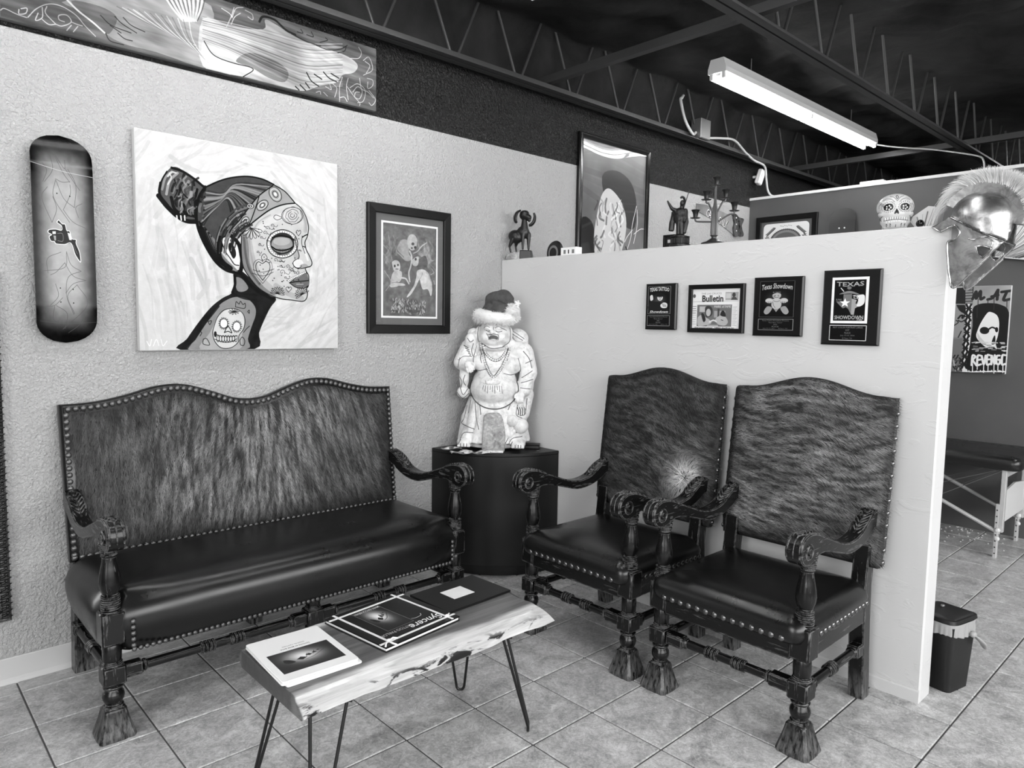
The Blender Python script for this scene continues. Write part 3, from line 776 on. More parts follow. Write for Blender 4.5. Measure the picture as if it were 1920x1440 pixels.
# ------------------------------------------------------------------ artwork outlines, in thousandths of each canvas width
ART = {}
ART['painting'] = [
('P',0.1,1,1,"173 989 205 936 258 859 319 784 374 739 418 714 430 678 431 627 455 597 495 619 561 683 646 728 620 774 585 832 555 905 529 991"),
('P',0.52,1,1,"215 990 242 943 295 862 350 783 390 750 438 731 494 736 534 773 539 817 518 874 497 938 486 991"),
('P',0.7,0.7,1,"264 990 310 908 350 837 397 789 453 795 477 850 468 914 451 991"),
('S',0.08,11.4,0.8,"189 985 254 893 335 791"),
('S',0.08,11.4,0.8,"200 985 269 887 354 779"),
('S',0.08,11.4,0.8,"182 981 231 907 296 823"),
('S',0.08,11.4,0.8,"525 978 560 881 611 774"),
('S',0.08,11.4,0.8,"515 986 542 901 586 807"),
('S',0.08,11.4,0.8,"430 717 478 735 544 744"),
('S',0.08,11.4,0.8,"446 705 503 716 578 718"),
('P',0.5,1,1,"439 638 471 640 503 682 478 703 446 697"),
('S',0.06,13,1,"435 622 437 669 423 710"),
('S',0.06,17.9,1,"471 620 511 665 561 703 629 732"),
('P',0.3,1,1,"91 282 94 252 106 214 132 170 153 148 178 144 214 161 251 181 284 203 303 215 280 245 268 284 260 338 257 376 234 390 208 389 175 378 143 356 115 330 95 299"),
('S',0.55,9.76,0.9,"109 254 124 200 153 167"),
('S',0.62,11.4,0.9,"127 273 142 212 178 170"),
('S',0.45,11.4,0.9,"155 262 177 207 207 188"),
('S',0.5,13,0.9,"176 318 199 256 243 212"),
('S',0.42,11.4,0.9,"205 330 228 267 265 232"),
('S',0.78,8.13,0.9,"135 191 153 170 171 171"),
('S',0.8,5.69,0.9,"142 176 150 196 134 228"),
('S',0.06,21.1,1,"93 285 126 325 168 364 212 385 256 384"),
('S',0.06,11.4,1,"103 225 98 277 133 324"),
('S',0.06,11.4,1,"153 150 200 159 251 185 295 216"),
('S',0.06,24.4,1,"198 316 212 347 249 354"),
('S',0.06,14.6,1,"148 285 161 335 197 360"),
('S',0.06,11.4,1,"265 232 253 294 256 369"),
('S',0.06,6.5,1,"132 170 110 210 95 256"),
('S',0.06,6.5,1,"184 228 209 269 238 288"),
('S',0.06,4.88,1,"163 202 177 244 162 283"),
('S',0.92,5.69,1,"170 366 172 386"),
('S',0.92,5.69,1,"188 364 190 384"),
('S',0.92,5.69,1,"205 362 206 382"),
('P',0.25,1,1,"268 292 284 244 307 218 357 184 435 154 508 138 582 139 643 158 607 188 565 226 515 284 465 353 433 403 401 437 373 456 369 495 380 548 407 585 447 610 431 619 399 605 352 573 315 523 281 457 263 398 259 346"),
('S',0.1,4.81,0.75,"283 411 340 318 403 263 433 395"),
('S',0.1,4.44,0.75,"273 405 342 317 404 263 440 386"),
('S',0.16,7.2,0.75,"277 398 344 318 406 264 448 377"),
('S',0.1,8.83,0.75,"282 390 345 313 408 258 455 368"),
('S',0.5,5.38,0.75,"279 384 347 308 410 254 463 359"),
('S',0.6,8.28,0.75,"286 376 349 308 412 254 470 350"),
('S',0.1,4.31,0.75,"289 369 351 294 414 239 478 340"),
('S',0.16,6.76,0.75,"290 361 353 299 416 245 485 331"),
('S',0.34,8.55,0.75,"287 355 355 297 418 242 493 322"),
('S',0.1,6.6,0.75,"295 347 357 291 420 236 500 313"),
('S',0.42,4.27,0.75,"291 340 359 289 422 235 508 303"),
('S',0.34,6.55,0.75,"294 333 361 278 424 223 516 294"),
('S',0.1,8.81,0.75,"294 326 363 275 426 220 523 285"),
('S',0.6,7.39,0.75,"300 318 364 274 428 219 531 275"),
('S',0.42,8.94,0.75,"302 311 366 272 430 218 539 266"),
('S',0.5,8.04,0.75,"295 305 368 269 432 214 546 257"),
('S',0.1,7.3,0.75,"301 297 370 263 433 208 554 247"),
('S',0.1,5.59,0.75,"295 291 372 256 435 201 562 238"),
('S',0.34,9.7,0.75,"296 284 374 255 437 200 570 228"),
('S',0.6,9.17,0.75,"297 277 376 256 439 201 577 219"),
('S',0.6,9.03,0.75,"298 270 378 247 441 192 585 209"),
('S',0.42,6.22,0.75,"306 262 380 246 443 191 593 200"),
('S',0.16,6.94,0.75,"312 254 382 242 445 186 601 190"),
('S',0.42,4.68,0.75,"308 247 383 235 447 180 609 181"),
('S',0.6,5.72,0.75,"306 241 385 239 449 184 617 171"),
('S',0.16,5.85,0.75,"316 232 387 232 451 177 625 161"),
('S',0.06,8.95,0.85,"271 382 308 470 368 565"),
('S',0.06,10.7,0.85,"277 389 314 475 375 568"),
('S',0.08,10.5,0.85,"283 396 320 481 382 571"),
('S',0.45,9.31,0.85,"289 403 326 486 389 575"),
('S',0.1,12.6,0.85,"295 410 332 492 396 578"),
('S',0.06,12.9,0.85,"301 417 338 497 403 581"),
('S',0.45,10.1,0.85,"307 424 344 503 410 585"),
('S',0.08,11.6,0.85,"313 431 350 509 418 588"),
('S',0.45,6.63,0.85,"319 438 356 514 425 592"),
('S',0.1,6.89,0.85,"325 445 362 520 432 595"),
('S',0.45,9.54,0.85,"331 452 369 526 439 599"),
('S',0.45,10.5,0.85,"337 459 375 531 446 602"),
('S',0.05,13,1,"303 215 272 269 259 338 262 398 281 457 315 523 352 573 399 605 451 613"),
('S',0.05,7.32,1,"303 217 372 177 435 152 508 136 582 138 643 156"),
('S',0.05,24.4,1,"278 412 307 485 353 550 415 592"),
('S',0.05,21.1,1,"369 448 360 496 368 549 399 589"),
('S',0.05,16.3,1,"401 437 377 463 369 510"),
('S',0.05,19.5,1,"433 395 417 428 440 449 464 486 472 565 463 613"),
('P',0.88,1,1,"375 467 381 451 401 441 424 447 444 468 457 511 464 549 457 574 439 573 431 556 412 538 392 508"),
('P',0.1,1,1,"410 472 424 470 440 496 444 527 431 544 417 522 407 495"),
('S',0.06,4.88,1,"375 467 392 512 414 542 435 571 457 575"),
('P',0.74,1,1,"755 233 791 258 818 300 831 349 825 396 810 431 817 468 833 496 849 533 841 554 812 565 818 585 830 606 828 657 816 674 822 699 816 725 793 741 734 736 672 731 603 709 553 679 512 633 479 580 472 501 473 430 498 388 556 334 624 280 693 249"),
('P',0.42,0.85,1,"473 430 497 420 509 482 512 554 537 616 587 677 646 715 603 709 553 679 512 633 479 580 472 501"),
('S',0.2,11.4,0.8,"485 437 492 516 512 594 561 663"),
('S',0.62,8.13,0.8,"509 427 517 498 529 568"),
('S',0.62,6.5,0.8,"530 401 564 349 623 310"),
('S',0.62,9.76,0.8,"791 274 813 322 818 371"),
('S',0.06,4.88,1,"755 233 791 258 818 300 831 349 825 396 810 431 817 468 833 496 849 533 841 554 812 565 818 585 830 606 828 657 816 674 822 699 816 725 793 741 734 736 672 731 603 709 553 679 512 633 479 580 470 502 473 430"),
('S',0.5,48.8,0.35,"497 436 521 553 562 638 629 700"),
('S',0.55,21.1,0.4,"791 258 813 322 813 372"),
('S',0.45,24.4,0.4,"736 429 753 486 762 527"),
('S',0.52,27.6,0.4,"647 666 716 704 788 726"),
('S',0.88,32.5,0.35,"564 389 615 344 701 301"),
('S',0.88,32.5,0.35,"630 569 682 582 717 613"),
('S',0.92,11.4,0.5,"808 473 826 522"),
('P',0.58,1,1,"429 439 433 395 465 353 515 284 565 222 642 158 702 183 757 234 693 249 624 282 556 334 498 388 458 436"),
('S',0.05,6.5,1,"458 440 498 390 556 336 624 283 693 250 757 235"),
('S',0.05,5.69,1,"429 435 433 395 465 353 515 284 565 222 642 158"),
('S',0.05,5.69,1,"642 158 702 183 757 235"),
('S',0.05,4.88,1,"565 226 539 304 510 371 465 423"),
('S',0.1,3.25,1,"671 236 661 240 650 239 639 235 629 226 621 215 617 203 617 190 621 179 629 172 639 168 650 168 661 173 671 181 679 192 683 205 683 217 679 228 671 236"),
('S',0.8,3.25,1,"665 227 658 230 650 229 642 226 635 220 629 212 626 203 626 194 629 186 635 181 642 178 650 178 658 181 665 187 671 195 674 205 674 213 671 221 665 227"),
('S',0.1,3.25,1,"659 217 655 219 650 219 645 217 641 213 638 208 636 203 636 198 638 193 641 190 645 189 650 189 655 191 659 194 662 199 664 204 664 209 662 214 659 217"),
('P',0.88,1,1,"655 211 651 212 646 210 643 205 642 200 645 196 649 195 654 197 657 202 658 208 655 211"),
('S',0.1,3.25,1,"607 243 611 250 611 259 607 268 600 278 591 286 581 292 571 295 562 295 556 291 552 285 552 276 556 266 563 257 572 249 582 243 592 240 601 240 607 243"),
('S',0.8,3.25,1,"600 250 603 255 603 261 600 268 595 275 588 281 581 285 574 287 567 287 563 284 560 280 560 274 563 267 568 260 574 254 582 250 589 247 595 248 600 250"),
('S',0.1,3.25,1,"592 257 594 260 594 264 592 268 589 272 586 275 581 278 577 279 573 279 571 277 569 275 569 271 571 267 573 263 577 259 582 257 586 256 590 256 592 257"),
('P',0.88,1,1,"588 262 588 265 587 269 583 272 578 274 575 273 574 270 576 266 580 262 584 261 588 262"),
('S',0.1,3.25,1,"505 334 509 338 512 344 512 352 509 360 504 369 498 375 491 380 484 382 478 381 473 377 471 371 471 363 474 355 478 347 485 340 492 335 499 333 505 334"),
('S',0.8,3.25,1,"501 340 504 343 506 348 506 353 504 360 501 365 496 370 491 374 486 375 482 375 478 372 477 367 477 362 479 356 482 350 486 345 492 341 497 340 501 340"),
('S',0.1,3.25,1,"497 348 499 349 500 352 500 355 499 359 497 362 494 365 491 367 488 368 486 367 484 366 483 363 483 360 484 356 486 353 488 350 491 348 494 347 497 348"),
('P',0.88,1,1,"495 352 496 354 496 357 494 361 491 363 488 363 487 361 487 358 489 354 492 352 495 352"),
('S',0.1,3.25,1,"538 277 536 281 533 285 528 289 522 291 516 292 510 291 505 289 502 285 501 281 502 277 505 273 510 270 516 268 522 267 528 267 533 270 536 273 538 277"),
('C',0.8,3.3,519,279,13,9),
('C',0.1,3.3,519,279,8,5),
('C',0.88,0,519,279,4,3),
('C',0.1,3.3,433,419,14,9),
('C',0.8,3.3,433,419,10,6),
('C',0.1,3.3,433,419,6,4),
('C',0.88,0,433,419,3,2),
('P',0.86,1,1,"770 443 766 466 753 487 734 505 710 517 684 523 658 521 635 513 617 499 606 480 602 458 606 436 618 415 636 397 659 385 685 378 711 379 735 387 754 401 766 421 770 443"),
('C',0.93,0,760,444,7,6),
('C',0.1,1.3,760,444,7,6),
('C',0.93,0,759,456,7,6),
('C',0.1,1.3,759,456,7,6),
('C',0.93,0,755,467,7,7),
('C',0.1,1.3,755,467,7,7),
('C',0.93,0,748,478,8,7),
('C',0.1,1.3,748,478,8,7),
('C',0.93,0,740,488,7,7),
('C',0.1,1.3,740,488,7,7),
('C',0.93,0,729,497,8,7),
('C',0.1,1.3,729,497,8,7),
('C',0.93,0,718,504,7,7),
('C',0.1,1.3,718,504,7,7),
('C',0.93,0,705,510,7,6),
('C',0.1,1.3,705,510,7,6),
('C',0.93,0,691,513,7,6),
('C',0.1,1.3,691,513,7,6),
('C',0.93,0,677,514,8,7),
('C',0.1,1.3,677,514,8,7),
('C',0.93,0,664,513,7,6),
('C',0.1,1.3,664,513,7,6),
('C',0.93,0,651,510,7,6),
('C',0.1,1.3,651,510,7,6),
('C',0.93,0,640,505,7,6),
('C',0.1,1.3,640,505,7,6),
('C',0.93,0,630,498,7,6),
('C',0.1,1.3,630,498,7,6),
('C',0.93,0,622,489,7,7),
('C',0.1,1.3,622,489,7,7),
('C',0.93,0,616,479,7,7),
('C',0.1,1.3,616,479,7,7),
('C',0.93,0,612,469,7,6),
('C',0.1,1.3,612,469,7,6),
('C',0.93,0,611,457,7,7),
('C',0.1,1.3,611,457,7,7),
('C',0.93,0,613,446,7,6),
('C',0.1,1.3,613,446,7,6),
('C',0.93,0,616,434,7,7),
('C',0.1,1.3,616,434,7,7),
('C',0.93,0,622,423,7,7),
('C',0.1,1.3,622,423,7,7),
('C',0.93,0,630,413,8,7),
('C',0.1,1.3,630,413,8,7),
('C',0.93,0,641,405,7,6),
('C',0.1,1.3,641,405,7,6),
('C',0.93,0,652,397,7,7),
('C',0.1,1.3,652,397,7,7),
('C',0.93,0,665,392,7,6),
('C',0.1,1.3,665,392,7,6),
('C',0.93,0,678,388,7,7),
('C',0.1,1.3,678,388,7,7),
('C',0.93,0,692,387,7,7),
('C',0.1,1.3,692,387,7,7),
('C',0.93,0,705,388,8,6),
('C',0.1,1.3,705,388,8,6),
('C',0.93,0,718,391,8,6),
('C',0.1,1.3,718,391,8,6),
('C',0.93,0,730,396,7,6),
('C',0.1,1.3,730,396,7,6),
('C',0.93,0,740,403,8,6),
('C',0.1,1.3,740,403,8,6),
('C',0.93,0,749,411,7,7),
('C',0.1,1.3,749,411,7,7),
('C',0.93,0,755,421,7,7),
('C',0.1,1.3,755,421,7,7),
('C',0.93,0,759,432,7,7),
('C',0.1,1.3,759,432,7,7),
('S',0.05,4.07,1,"770 443 766 466 753 487 734 505 710 517 684 523 658 521 635 513 617 499 606 480 602 458 606 436 618 415 636 397 659 385 685 378 711 379 735 387 754 401 766 421 770 443"),
('P',0.16,1,1,"751 443 748 461 738 477 723 491 705 500 684 505 664 504 646 497 632 486 623 472 620 455 623 437 632 421 647 408 665 398 685 393 705 394 724 400 738 411 748 426 751 443"),
('P',0.56,1,1,"741 447 738 461 730 473 717 484 700 491 683 495 665 494 649 490 636 481 628 470 626 458 629 444 637 432 649 421 665 414 683 410 701 410 717 415 730 423 738 434 741 447"),
('P',0.68,0.8,1,"727 434 725 441 718 447 708 452 695 456 681 458 667 459 655 457 645 453 638 449 636 443 638 437 645 430 655 425 667 421 681 419 695 418 708 420 718 423 725 428 727 434"),
('S',0.04,7.32,1,"627 468 652 482 687 483 722 473 746 457"),
('S',0.04,8.13,1,"631 423 674 411 718 413 749 424"),
('S',0.04,2.03,1,"639 479 637 495"),
('S',0.04,2.03,1,"647 478 645 495"),
('S',0.04,2.03,1,"655 478 653 494"),
('S',0.04,2.03,1,"663 477 661 494"),
('S',0.04,2.03,1,"670 476 669 493"),
('S',0.04,2.03,1,"678 476 676 492"),
('S',0.04,2.03,1,"686 475 684 492"),
('S',0.04,2.03,1,"694 474 692 491"),
('S',0.04,2.03,1,"702 474 700 490"),
('S',0.04,2.03,1,"710 473 708 490"),
('S',0.04,2.03,1,"718 472 716 489"),
('S',0.04,2.03,1,"726 472 724 488"),
('S',0.04,2.03,1,"734 471 732 488"),
('S',0.06,3.25,1,"648 503 687 508 722 497"),
('S',0.25,7.32,0.8,"754 411 763 460 776 509 753 536"),
('S',0.06,3.25,1,"795 399 792 441 810 489"),
('P',0.84,1,1,"800 542 799 549 795 555 788 561 780 564 771 566 762 566 754 563 748 559 744 553 742 546 744 540 748 533 754 528 762 524 771 523 780 523 788 525 795 530 799 536 800 542"),
('P',0.55,0.7,1,"827 555 825 560 822 564 817 567 810 569 803 570 795 570 789 569 784 566 780 563 779 559 780 555 784 551 789 547 796 545 803 544 810 544 817 545 822 548 826 551 827 555"),
('S',0.06,4.07,1,"740 545 753 565 780 570 812 563 841 554"),
('S',0.06,3.25,1,"786 563 779 565 772 567 766 567 759 566 753 563 749 560 745 556 743 551 742 546 743 540 746 535 750 531 755 527 761 524"),
('S',0.05,5.69,1,"795 407 808 397 825 389"),
('S',0.05,4.88,1,"799 453 813 457"),
('P',0.4,1,1,"721 647 753 627 789 604 807 590 821 594 828 623 828 657 798 668 761 668"),
('S',0.05,4.88,1,"721 647 762 639 802 634 828 630"),
('S',0.05,3.25,1,"721 647 753 623 807 590 824 594"),
('S',0.05,4.07,1,"721 647 757 669 802 671 828 657"),
('S',0.62,4.88,1,"761 653 798 651"),
('C',0.95,0,715,634,5,5),
('C',0.1,1.2,715,634,5,5),
('C',0.95,0,724,629,5,5),
('C',0.1,1.2,724,629,5,5),
('C',0.95,0,732,625,5,5),
('C',0.1,1.2,732,625,5,5),
('C',0.95,0,741,621,5,5),
('C',0.1,1.2,741,621,5,5),
('C',0.95,0,749,617,5,5),
('C',0.1,1.2,749,617,5,5),
('C',0.95,0,758,613,5,5),
('C',0.1,1.2,758,613,5,5),
('C',0.95,0,766,609,6,5),
('C',0.1,1.2,766,609,6,5),
('C',0.95,0,775,604,5,5),
('C',0.1,1.2,775,604,5,5),
('C',0.95,0,783,600,6,5),
('C',0.1,1.2,783,600,6,5),
('C',0.95,0,792,596,6,5),
('C',0.1,1.2,792,596,6,5),
('C',0.95,0,801,592,5,5),
('C',0.1,1.2,801,592,5,5),
('C',0.95,0,810,587,5,5),
('C',0.1,1.2,810,587,5,5),
('S',0.08,2.11,1,"750 294 753 300 750 302 751 305 746 308 739 312 738 309 734 306 731 307 731 299 732 297 734 292 741 292 743 292"),
('S',0.08,2.11,1,"754 282 758 288 766 290 766 300 761 308 755 314 746 319 736 321 727 316 721 309 718 303 720 295 728 287 736 281"),
('S',0.08,2.11,1,"777 304 768 317 756 330 741 332 725 333 714 321 705 314 706 302 711 288 724 278 740 268 752 268 769 275 774 287"),
('S',0.08,2.11,1,"732 342 712 338 698 327 688 312 691 295 702 275 724 263 745 255 763 258 784 267 790 284 794 301 785 321 767 335"),
('S',0.08,2.44,1,"801 294 796 311 783 326 764 338 741 344 719 343 700 336 687 323 683 308 687 291 700 275 719 264 741 258 764 258 783 265 796 278 801 294"),
('S',0.08,2.44,1,"684 316 653 307 640 321 658 332 684 320"),
('S',0.1,2.44,1,"524 386 569 389 578 399 564 403 524 386"),
('S',0.1,2.44,1,"524 386 561 407 565 420 551 418 524 386"),
('S',0.1,2.44,1,"524 386 547 421 545 435 534 427 524 386"),
('S',0.1,2.44,1,"524 386 529 429 521 441 515 429 524 386"),
('S',0.1,2.44,1,"524 386 510 429 498 438 497 424 524 386"),
('S',0.1,2.44,1,"524 386 494 422 480 426 485 412 524 386"),
('S',0.1,2.44,1,"524 386 483 408 469 407 479 396 524 386"),
('S',0.1,2.44,1,"524 386 479 391 467 384 481 377 524 386"),
('S',0.1,2.44,1,"524 386 482 373 476 362 490 361 524 386"),
('S',0.08,3.25,1,"578 642 549 603 544 567 558 550 577 558 596 546 615 558 613 591 578 642"),
('S',0.08,2.44,1,"529 592 579 601 639 581"),
('S',0.08,2.44,1,"524 609 579 620 634 598"),
('S',0.08,2.44,1,"579 549 573 525 588 508 603 527 592 548"),
('S',0.08,2.03,1,"578 658 537 608 533 560 558 538 577 545 600 533 626 553 623 598 578 658"),
('S',0.1,2.03,1,"608 377 608 378 607 380 604 381 601 380 599 377 600 373 604 370 609 369 614 371 617 377 615 383"),
('S',0.1,2.03,1,"618 379 632 383 639 372"),
('S',0.1,2.03,1,"633 362 633 363 632 365 630 366 628 365 626 362 627 359 630 356 635 355 639 357 641 362 639 368"),
('S',0.1,2.03,1,"642 364 654 367 661 357"),
('S',0.1,2.03,1,"595 402 595 404 594 406 591 407 588 406 587 403 587 399 591 395 596 394 602 397 604 402 602 409"),
('S',0.1,2.03,1,"605 405 619 409 626 397"),
('S',0.1,2.03,1,"575 428 575 429 574 431 572 432 570 431 569 429 569 426 572 423 576 423 579 424 581 428 580 433"),
('S',0.1,2.03,1,"582 431 592 433 597 425"),
('S',0.1,2.03,1,"564 465 565 467 564 468 562 469 560 468 559 466 559 463 562 460 565 460 569 461 571 466 569 470"),
('S',0.1,2.03,1,"571 468 581 470 587 462"),
('S',0.1,2.03,1,"555 502 556 503 555 504 553 505 551 505 550 503 551 500 553 498 557 497 560 499 561 502 560 507"),
('S',0.1,2.03,1,"562 505 571 507 575 499"),
('S',0.1,2.03,1,"675 566 675 567 674 569 672 569 670 569 669 566 669 563 672 561 676 560 680 562 681 566 680 571"),
('S',0.1,2.03,1,"682 569 693 571 698 563"),
('S',0.1,2.03,1,"715 563 715 565 714 567 711 568 708 567 706 564 707 559 711 556 716 555 722 558 724 563 722 570"),
('S',0.1,2.03,1,"725 566 740 571 748 559"),
('S',0.1,2.03,1,"737 582 737 584 736 586 733 587 730 586 728 583 729 579 733 575 739 574 744 577 747 583 744 590"),
('S',0.1,2.03,1,"747 585 763 590 770 579"),
('S',0.1,2.03,1,"700 622 701 623 700 624 698 625 696 624 695 622 696 619 698 617 702 617 705 618 707 622 705 627"),
('S',0.1,2.03,1,"707 625 717 627 722 619"),
('S',0.1,2.03,1,"684 594 685 596 683 599 680 600 676 599 673 595 674 589 679 585 686 584 693 587 696 595 694 603"),
('S',0.1,2.03,1,"698 597 717 604 726 590"),
('S',0.1,2.03,1,"649 535 650 537 649 539 646 540 643 539 641 536 642 531 645 528 651 527 656 530 659 535 657 542"),
('S',0.1,2.03,1,"660 538 674 543 682 531"),
('S',0.1,2.03,1,"675 537 675 538 674 540 672 541 670 540 669 538 669 535 672 532 676 531 680 533 682 537 680 542"),
('S',0.1,2.03,1,"682 540 693 543 698 534"),
('S',0.1,2.03,1,"723 579 723 580 722 581 721 582 719 581 718 579 718 577 720 575 724 574 727 576 728 579 727 583"),
('S',0.1,2.03,1,"729 582 737 584 742 576"),
('S',0.1,2.03,1,"606 441 607 442 606 443 604 444 603 443 602 442 602 439 604 437 607 437 610 438 612 441 610 445"),
('S',0.1,2.03,1,"612 444 620 445 624 438"),
('S',0.1,2.03,1,"754 594 754 595 754 596 752 597 750 596 748 594 749 591 751 589 755 588 759 590 760 594 759 598"),
('S',0.1,2.03,1,"761 597 771 599 776 591"),
('S',0.08,2.28,1,"655 707 628 707 618 702 630 700 655 707"),
('S',0.08,2.28,1,"655 707 630 698 622 690 634 692 655 707"),
('S',0.08,2.28,1,"655 707 635 691 631 680 641 686 655 707"),
('S',0.08,2.28,1,"655 707 643 685 642 674 650 682 655 707"),
('S',0.08,2.28,1,"655 707 651 682 655 671 659 682 655 707"),
('S',0.08,2.28,1,"655 707 661 682 668 672 668 684 655 707"),
('S',0.08,2.28,1,"655 707 669 685 680 678 675 689 655 707"),
('S',0.08,2.28,1,"655 707 676 690 688 687 680 696 655 707"),
('S',0.08,2.28,1,"655 707 681 698 693 699 682 705 655 707"),
('S',0.08,2.28,1,"655 707 682 706 693 711 680 713 655 707"),
('S',0.08,2.28,1,"793 705 770 722 757 726 766 716 793 705"),
('S',0.08,2.28,1,"793 705 765 714 752 713 764 707 793 705"),
('S',0.08,2.28,1,"793 705 764 705 752 700 765 698 793 705"),
('S',0.08,2.28,1,"793 705 766 696 757 687 770 689 793 705"),
('S',0.08,2.28,1,"793 705 771 688 766 676 778 682 793 705"),
('S',0.08,2.28,1,"793 705 779 681 779 669 787 678 793 705"),
('S',0.08,2.28,1,"793 705 789 678 793 666 797 678 793 705"),
('S',0.08,2.28,1,"793 705 799 678 807 668 807 680 793 705"),
('S',0.08,2.28,1,"793 705 809 681 820 674 815 685 793 705"),
('S',0.08,2.28,1,"793 705 816 687 830 684 820 693 793 705"),
('S',0.08,2.44,1,"715 696 701 678 710 669 717 676 726 668 733 677 715 696"),
('S',0.08,2.44,1,"774 401 761 384 769 372 775 378 783 371 787 383 774 401"),
('C',0.12,2,566,460,2,2),
('C',0.12,2,745,635,2,2),
('C',0.12,2,736,347,2,2),
('C',0.12,2,565,516,2,2),
('C',0.12,2,561,595,2,2),
('C',0.12,2,591,371,2,2),
('C',0.12,2,787,478,2,2),
('C',0.12,2,584,348,3,2),
('C',0.12,2,722,614,2,2),
('C',0.12,2,686,351,2,2),
('C',0.12,2,660,567,2,2),
('C',0.12,2,679,561,2,2),
('C',0.12,2,563,656,2,1),
('C',0.12,2,566,566,2,2),
('C',0.12,2,777,475,3,2),
('C',0.12,2,559,425,2,2),
('C',0.12,2,616,549,2,2),
('C',0.12,2,585,357,2,2),
('C',0.12,2,627,681,2,2),
('C',0.12,2,682,643,3,2),
('C',0.12,2,581,586,2,2),
('C',0.12,2,774,588,2,2),
('C',0.12,2,753,517,2,2),
('C',0.12,2,641,379,3,2),
('C',0.12,2,627,528,2,2),
('C',0.12,2,743,585,2,2),
('C',0.12,2,684,568,2,2),
('C',0.12,2,639,628,3,2),
('C',0.12,2,631,640,2,2),
('C',0.12,2,561,389,2,2),
('C',0.12,2,665,583,2,2),
('C',0.12,2,573,693,2,2),
('C',0.12,2,608,537,2,2),
('C',0.12,2,577,539,2,2),
('C',0.12,2,680,643,2,2),
('C',0.12,2,596,373,2,1),
('C',0.12,2,789,556,2,2),
('C',0.12,2,658,585,2,1),
('C',0.12,2,776,416,2,2),
('C',0.12,2,692,667,2,2),
('C',0.12,2,682,677,2,2),
('C',0.12,2,772,628,2,2),
('C',0.12,2,782,474,2,2),
('C',0.12,2,685,540,2,2),
('C',0.12,2,770,572,3,2),
('C',0.12,2,590,485,2,2),
('C',0.12,2,763,385,2,2),
('C',0.12,2,715,670,3,2),
('C',0.12,2,689,638,2,2),
('C',0.12,2,584,608,2,1),
('C',0.12,2,587,525,2,2),
('C',0.12,2,773,631,2,2),
('C',0.12,2,678,611,2,2),
('C',0.12,2,709,636,2,2),
('C',0.12,2,692,541,2,2),
('C',0.12,2,785,644,2,2),
('S',0.1,3.25,1,"334 869 350 830 381 797 429 788 469 807 484 842 477 886 452 922 448 954 411 982 364 982 333 950 324 908 334 869"),
('P',0.84,0.75,1,"335 870 351 831 383 799 429 790 468 808 480 844 475 884 450 921 445 953 411 980 365 979 336 949 326 908"),
('P',0.92,1,1,"396 862 395 869 392 875 388 879 383 883 378 884 373 883 368 880 364 875 362 869 361 863 362 856 365 850 368 846 373 843 379 841 384 842 389 845 393 850 395 856 396 862"),
('S',0.08,3.25,1,"397 862 396 869 394 876 389 881 384 884 378 885 372 884 367 881 363 876 360 870 360 863 361 856 363 849 367 844 373 841 379 840 384 841 390 844 394 849 396 855 397 862"),
('C',0.1,1.8,402,862,2,2),
('C',0.1,1.8,400,873,3,2),
('C',0.1,1.8,395,882,2,2),
('C',0.1,1.8,387,888,3,2),
('C',0.1,1.8,378,890,2,2),
('C',0.1,1.8,369,888,2,2),
('C',0.1,1.8,362,882,2,3),
('C',0.1,1.8,357,873,2,3),
('C',0.1,1.8,355,863,2,2),
('C',0.1,1.8,357,852,2,3),
('C',0.1,1.8,362,844,2,2),
('C',0.1,1.8,370,837,2,3),
('C',0.1,1.8,379,835,2,2),
('C',0.1,1.8,388,837,2,2),
('C',0.1,1.8,395,843,3,2),
('C',0.1,1.8,400,852,3,2),
('P',0.92,1,1,"460 877 459 884 456 890 452 894 447 897 442 899 436 898 431 895 427 890 425 884 424 877 425 871 428 865 432 860 437 857 442 856 448 857 452 860 456 864 459 870 460 877"),
('S',0.08,3.25,1,"461 877 460 884 457 890 453 896 448 899 442 900 436 899 430 896 426 891 423 885 423 877 424 870 426 864 431 859 436 855 442 854 448 855 453 858 458 863 460 870 461 877"),
('C',0.1,1.8,466,877,3,2),
('C',0.1,1.8,464,887,3,3),
('C',0.1,1.8,459,897,2,2),
('C',0.1,1.8,451,903,2,2),
('C',0.1,1.8,442,905,2,2),
('C',0.1,1.8,432,903,3,2),
('C',0.1,1.8,425,897,2,2),
('C',0.1,1.8,420,888,2,2),
('C',0.1,1.8,418,878,2,2),
('C',0.1,1.8,420,867,2,2),
('C',0.1,1.8,425,858,2,2),
('C',0.1,1.8,433,852,2,2),
('C',0.1,1.8,442,849,3,3),
('C',0.1,1.8,451,851,3,3),
('C',0.1,1.8,459,857,3,3),
('C',0.1,1.8,464,866,3,3),
('S',0.06,4.07,1,"380 907 398 876 417 908 399 901 380 907"),
('S',0.08,3.25,1,"335 915 364 923 412 927 444 922"),
('S',0.08,3.25,1,"333 939 372 954 411 953 440 938"),
('S',0.08,2.85,1,"355 937 354 946 350 952 347 952 343 946 342 937 344 928 347 922 351 922 354 928 355 937"),
('S',0.08,2.85,1,"367 937 366 946 363 952 359 952 356 946 355 937 356 928 359 922 363 922 366 928 367 937"),
('S',0.08,2.85,1,"380 937 379 946 375 952 372 952 368 946 367 937 369 928 372 922 376 922 379 928 380 937"),
('S',0.08,2.85,1,"393 937 391 946 388 952 384 952 381 946 380 937 381 928 384 922 388 922 391 928 393 937"),
('S',0.08,2.85,1,"405 937 404 946 401 952 397 952 394 946 393 937 394 928 397 922 401 922 404 928 405 937"),
('S',0.08,2.85,1,"418 937 417 946 413 952 410 952 406 946 405 937 407 928 410 922 414 922 417 928 418 937"),
('S',0.08,2.85,1,"431 937 430 946 426 952 422 952 419 946 418 937 419 928 423 922 427 922 430 927 431 937"),
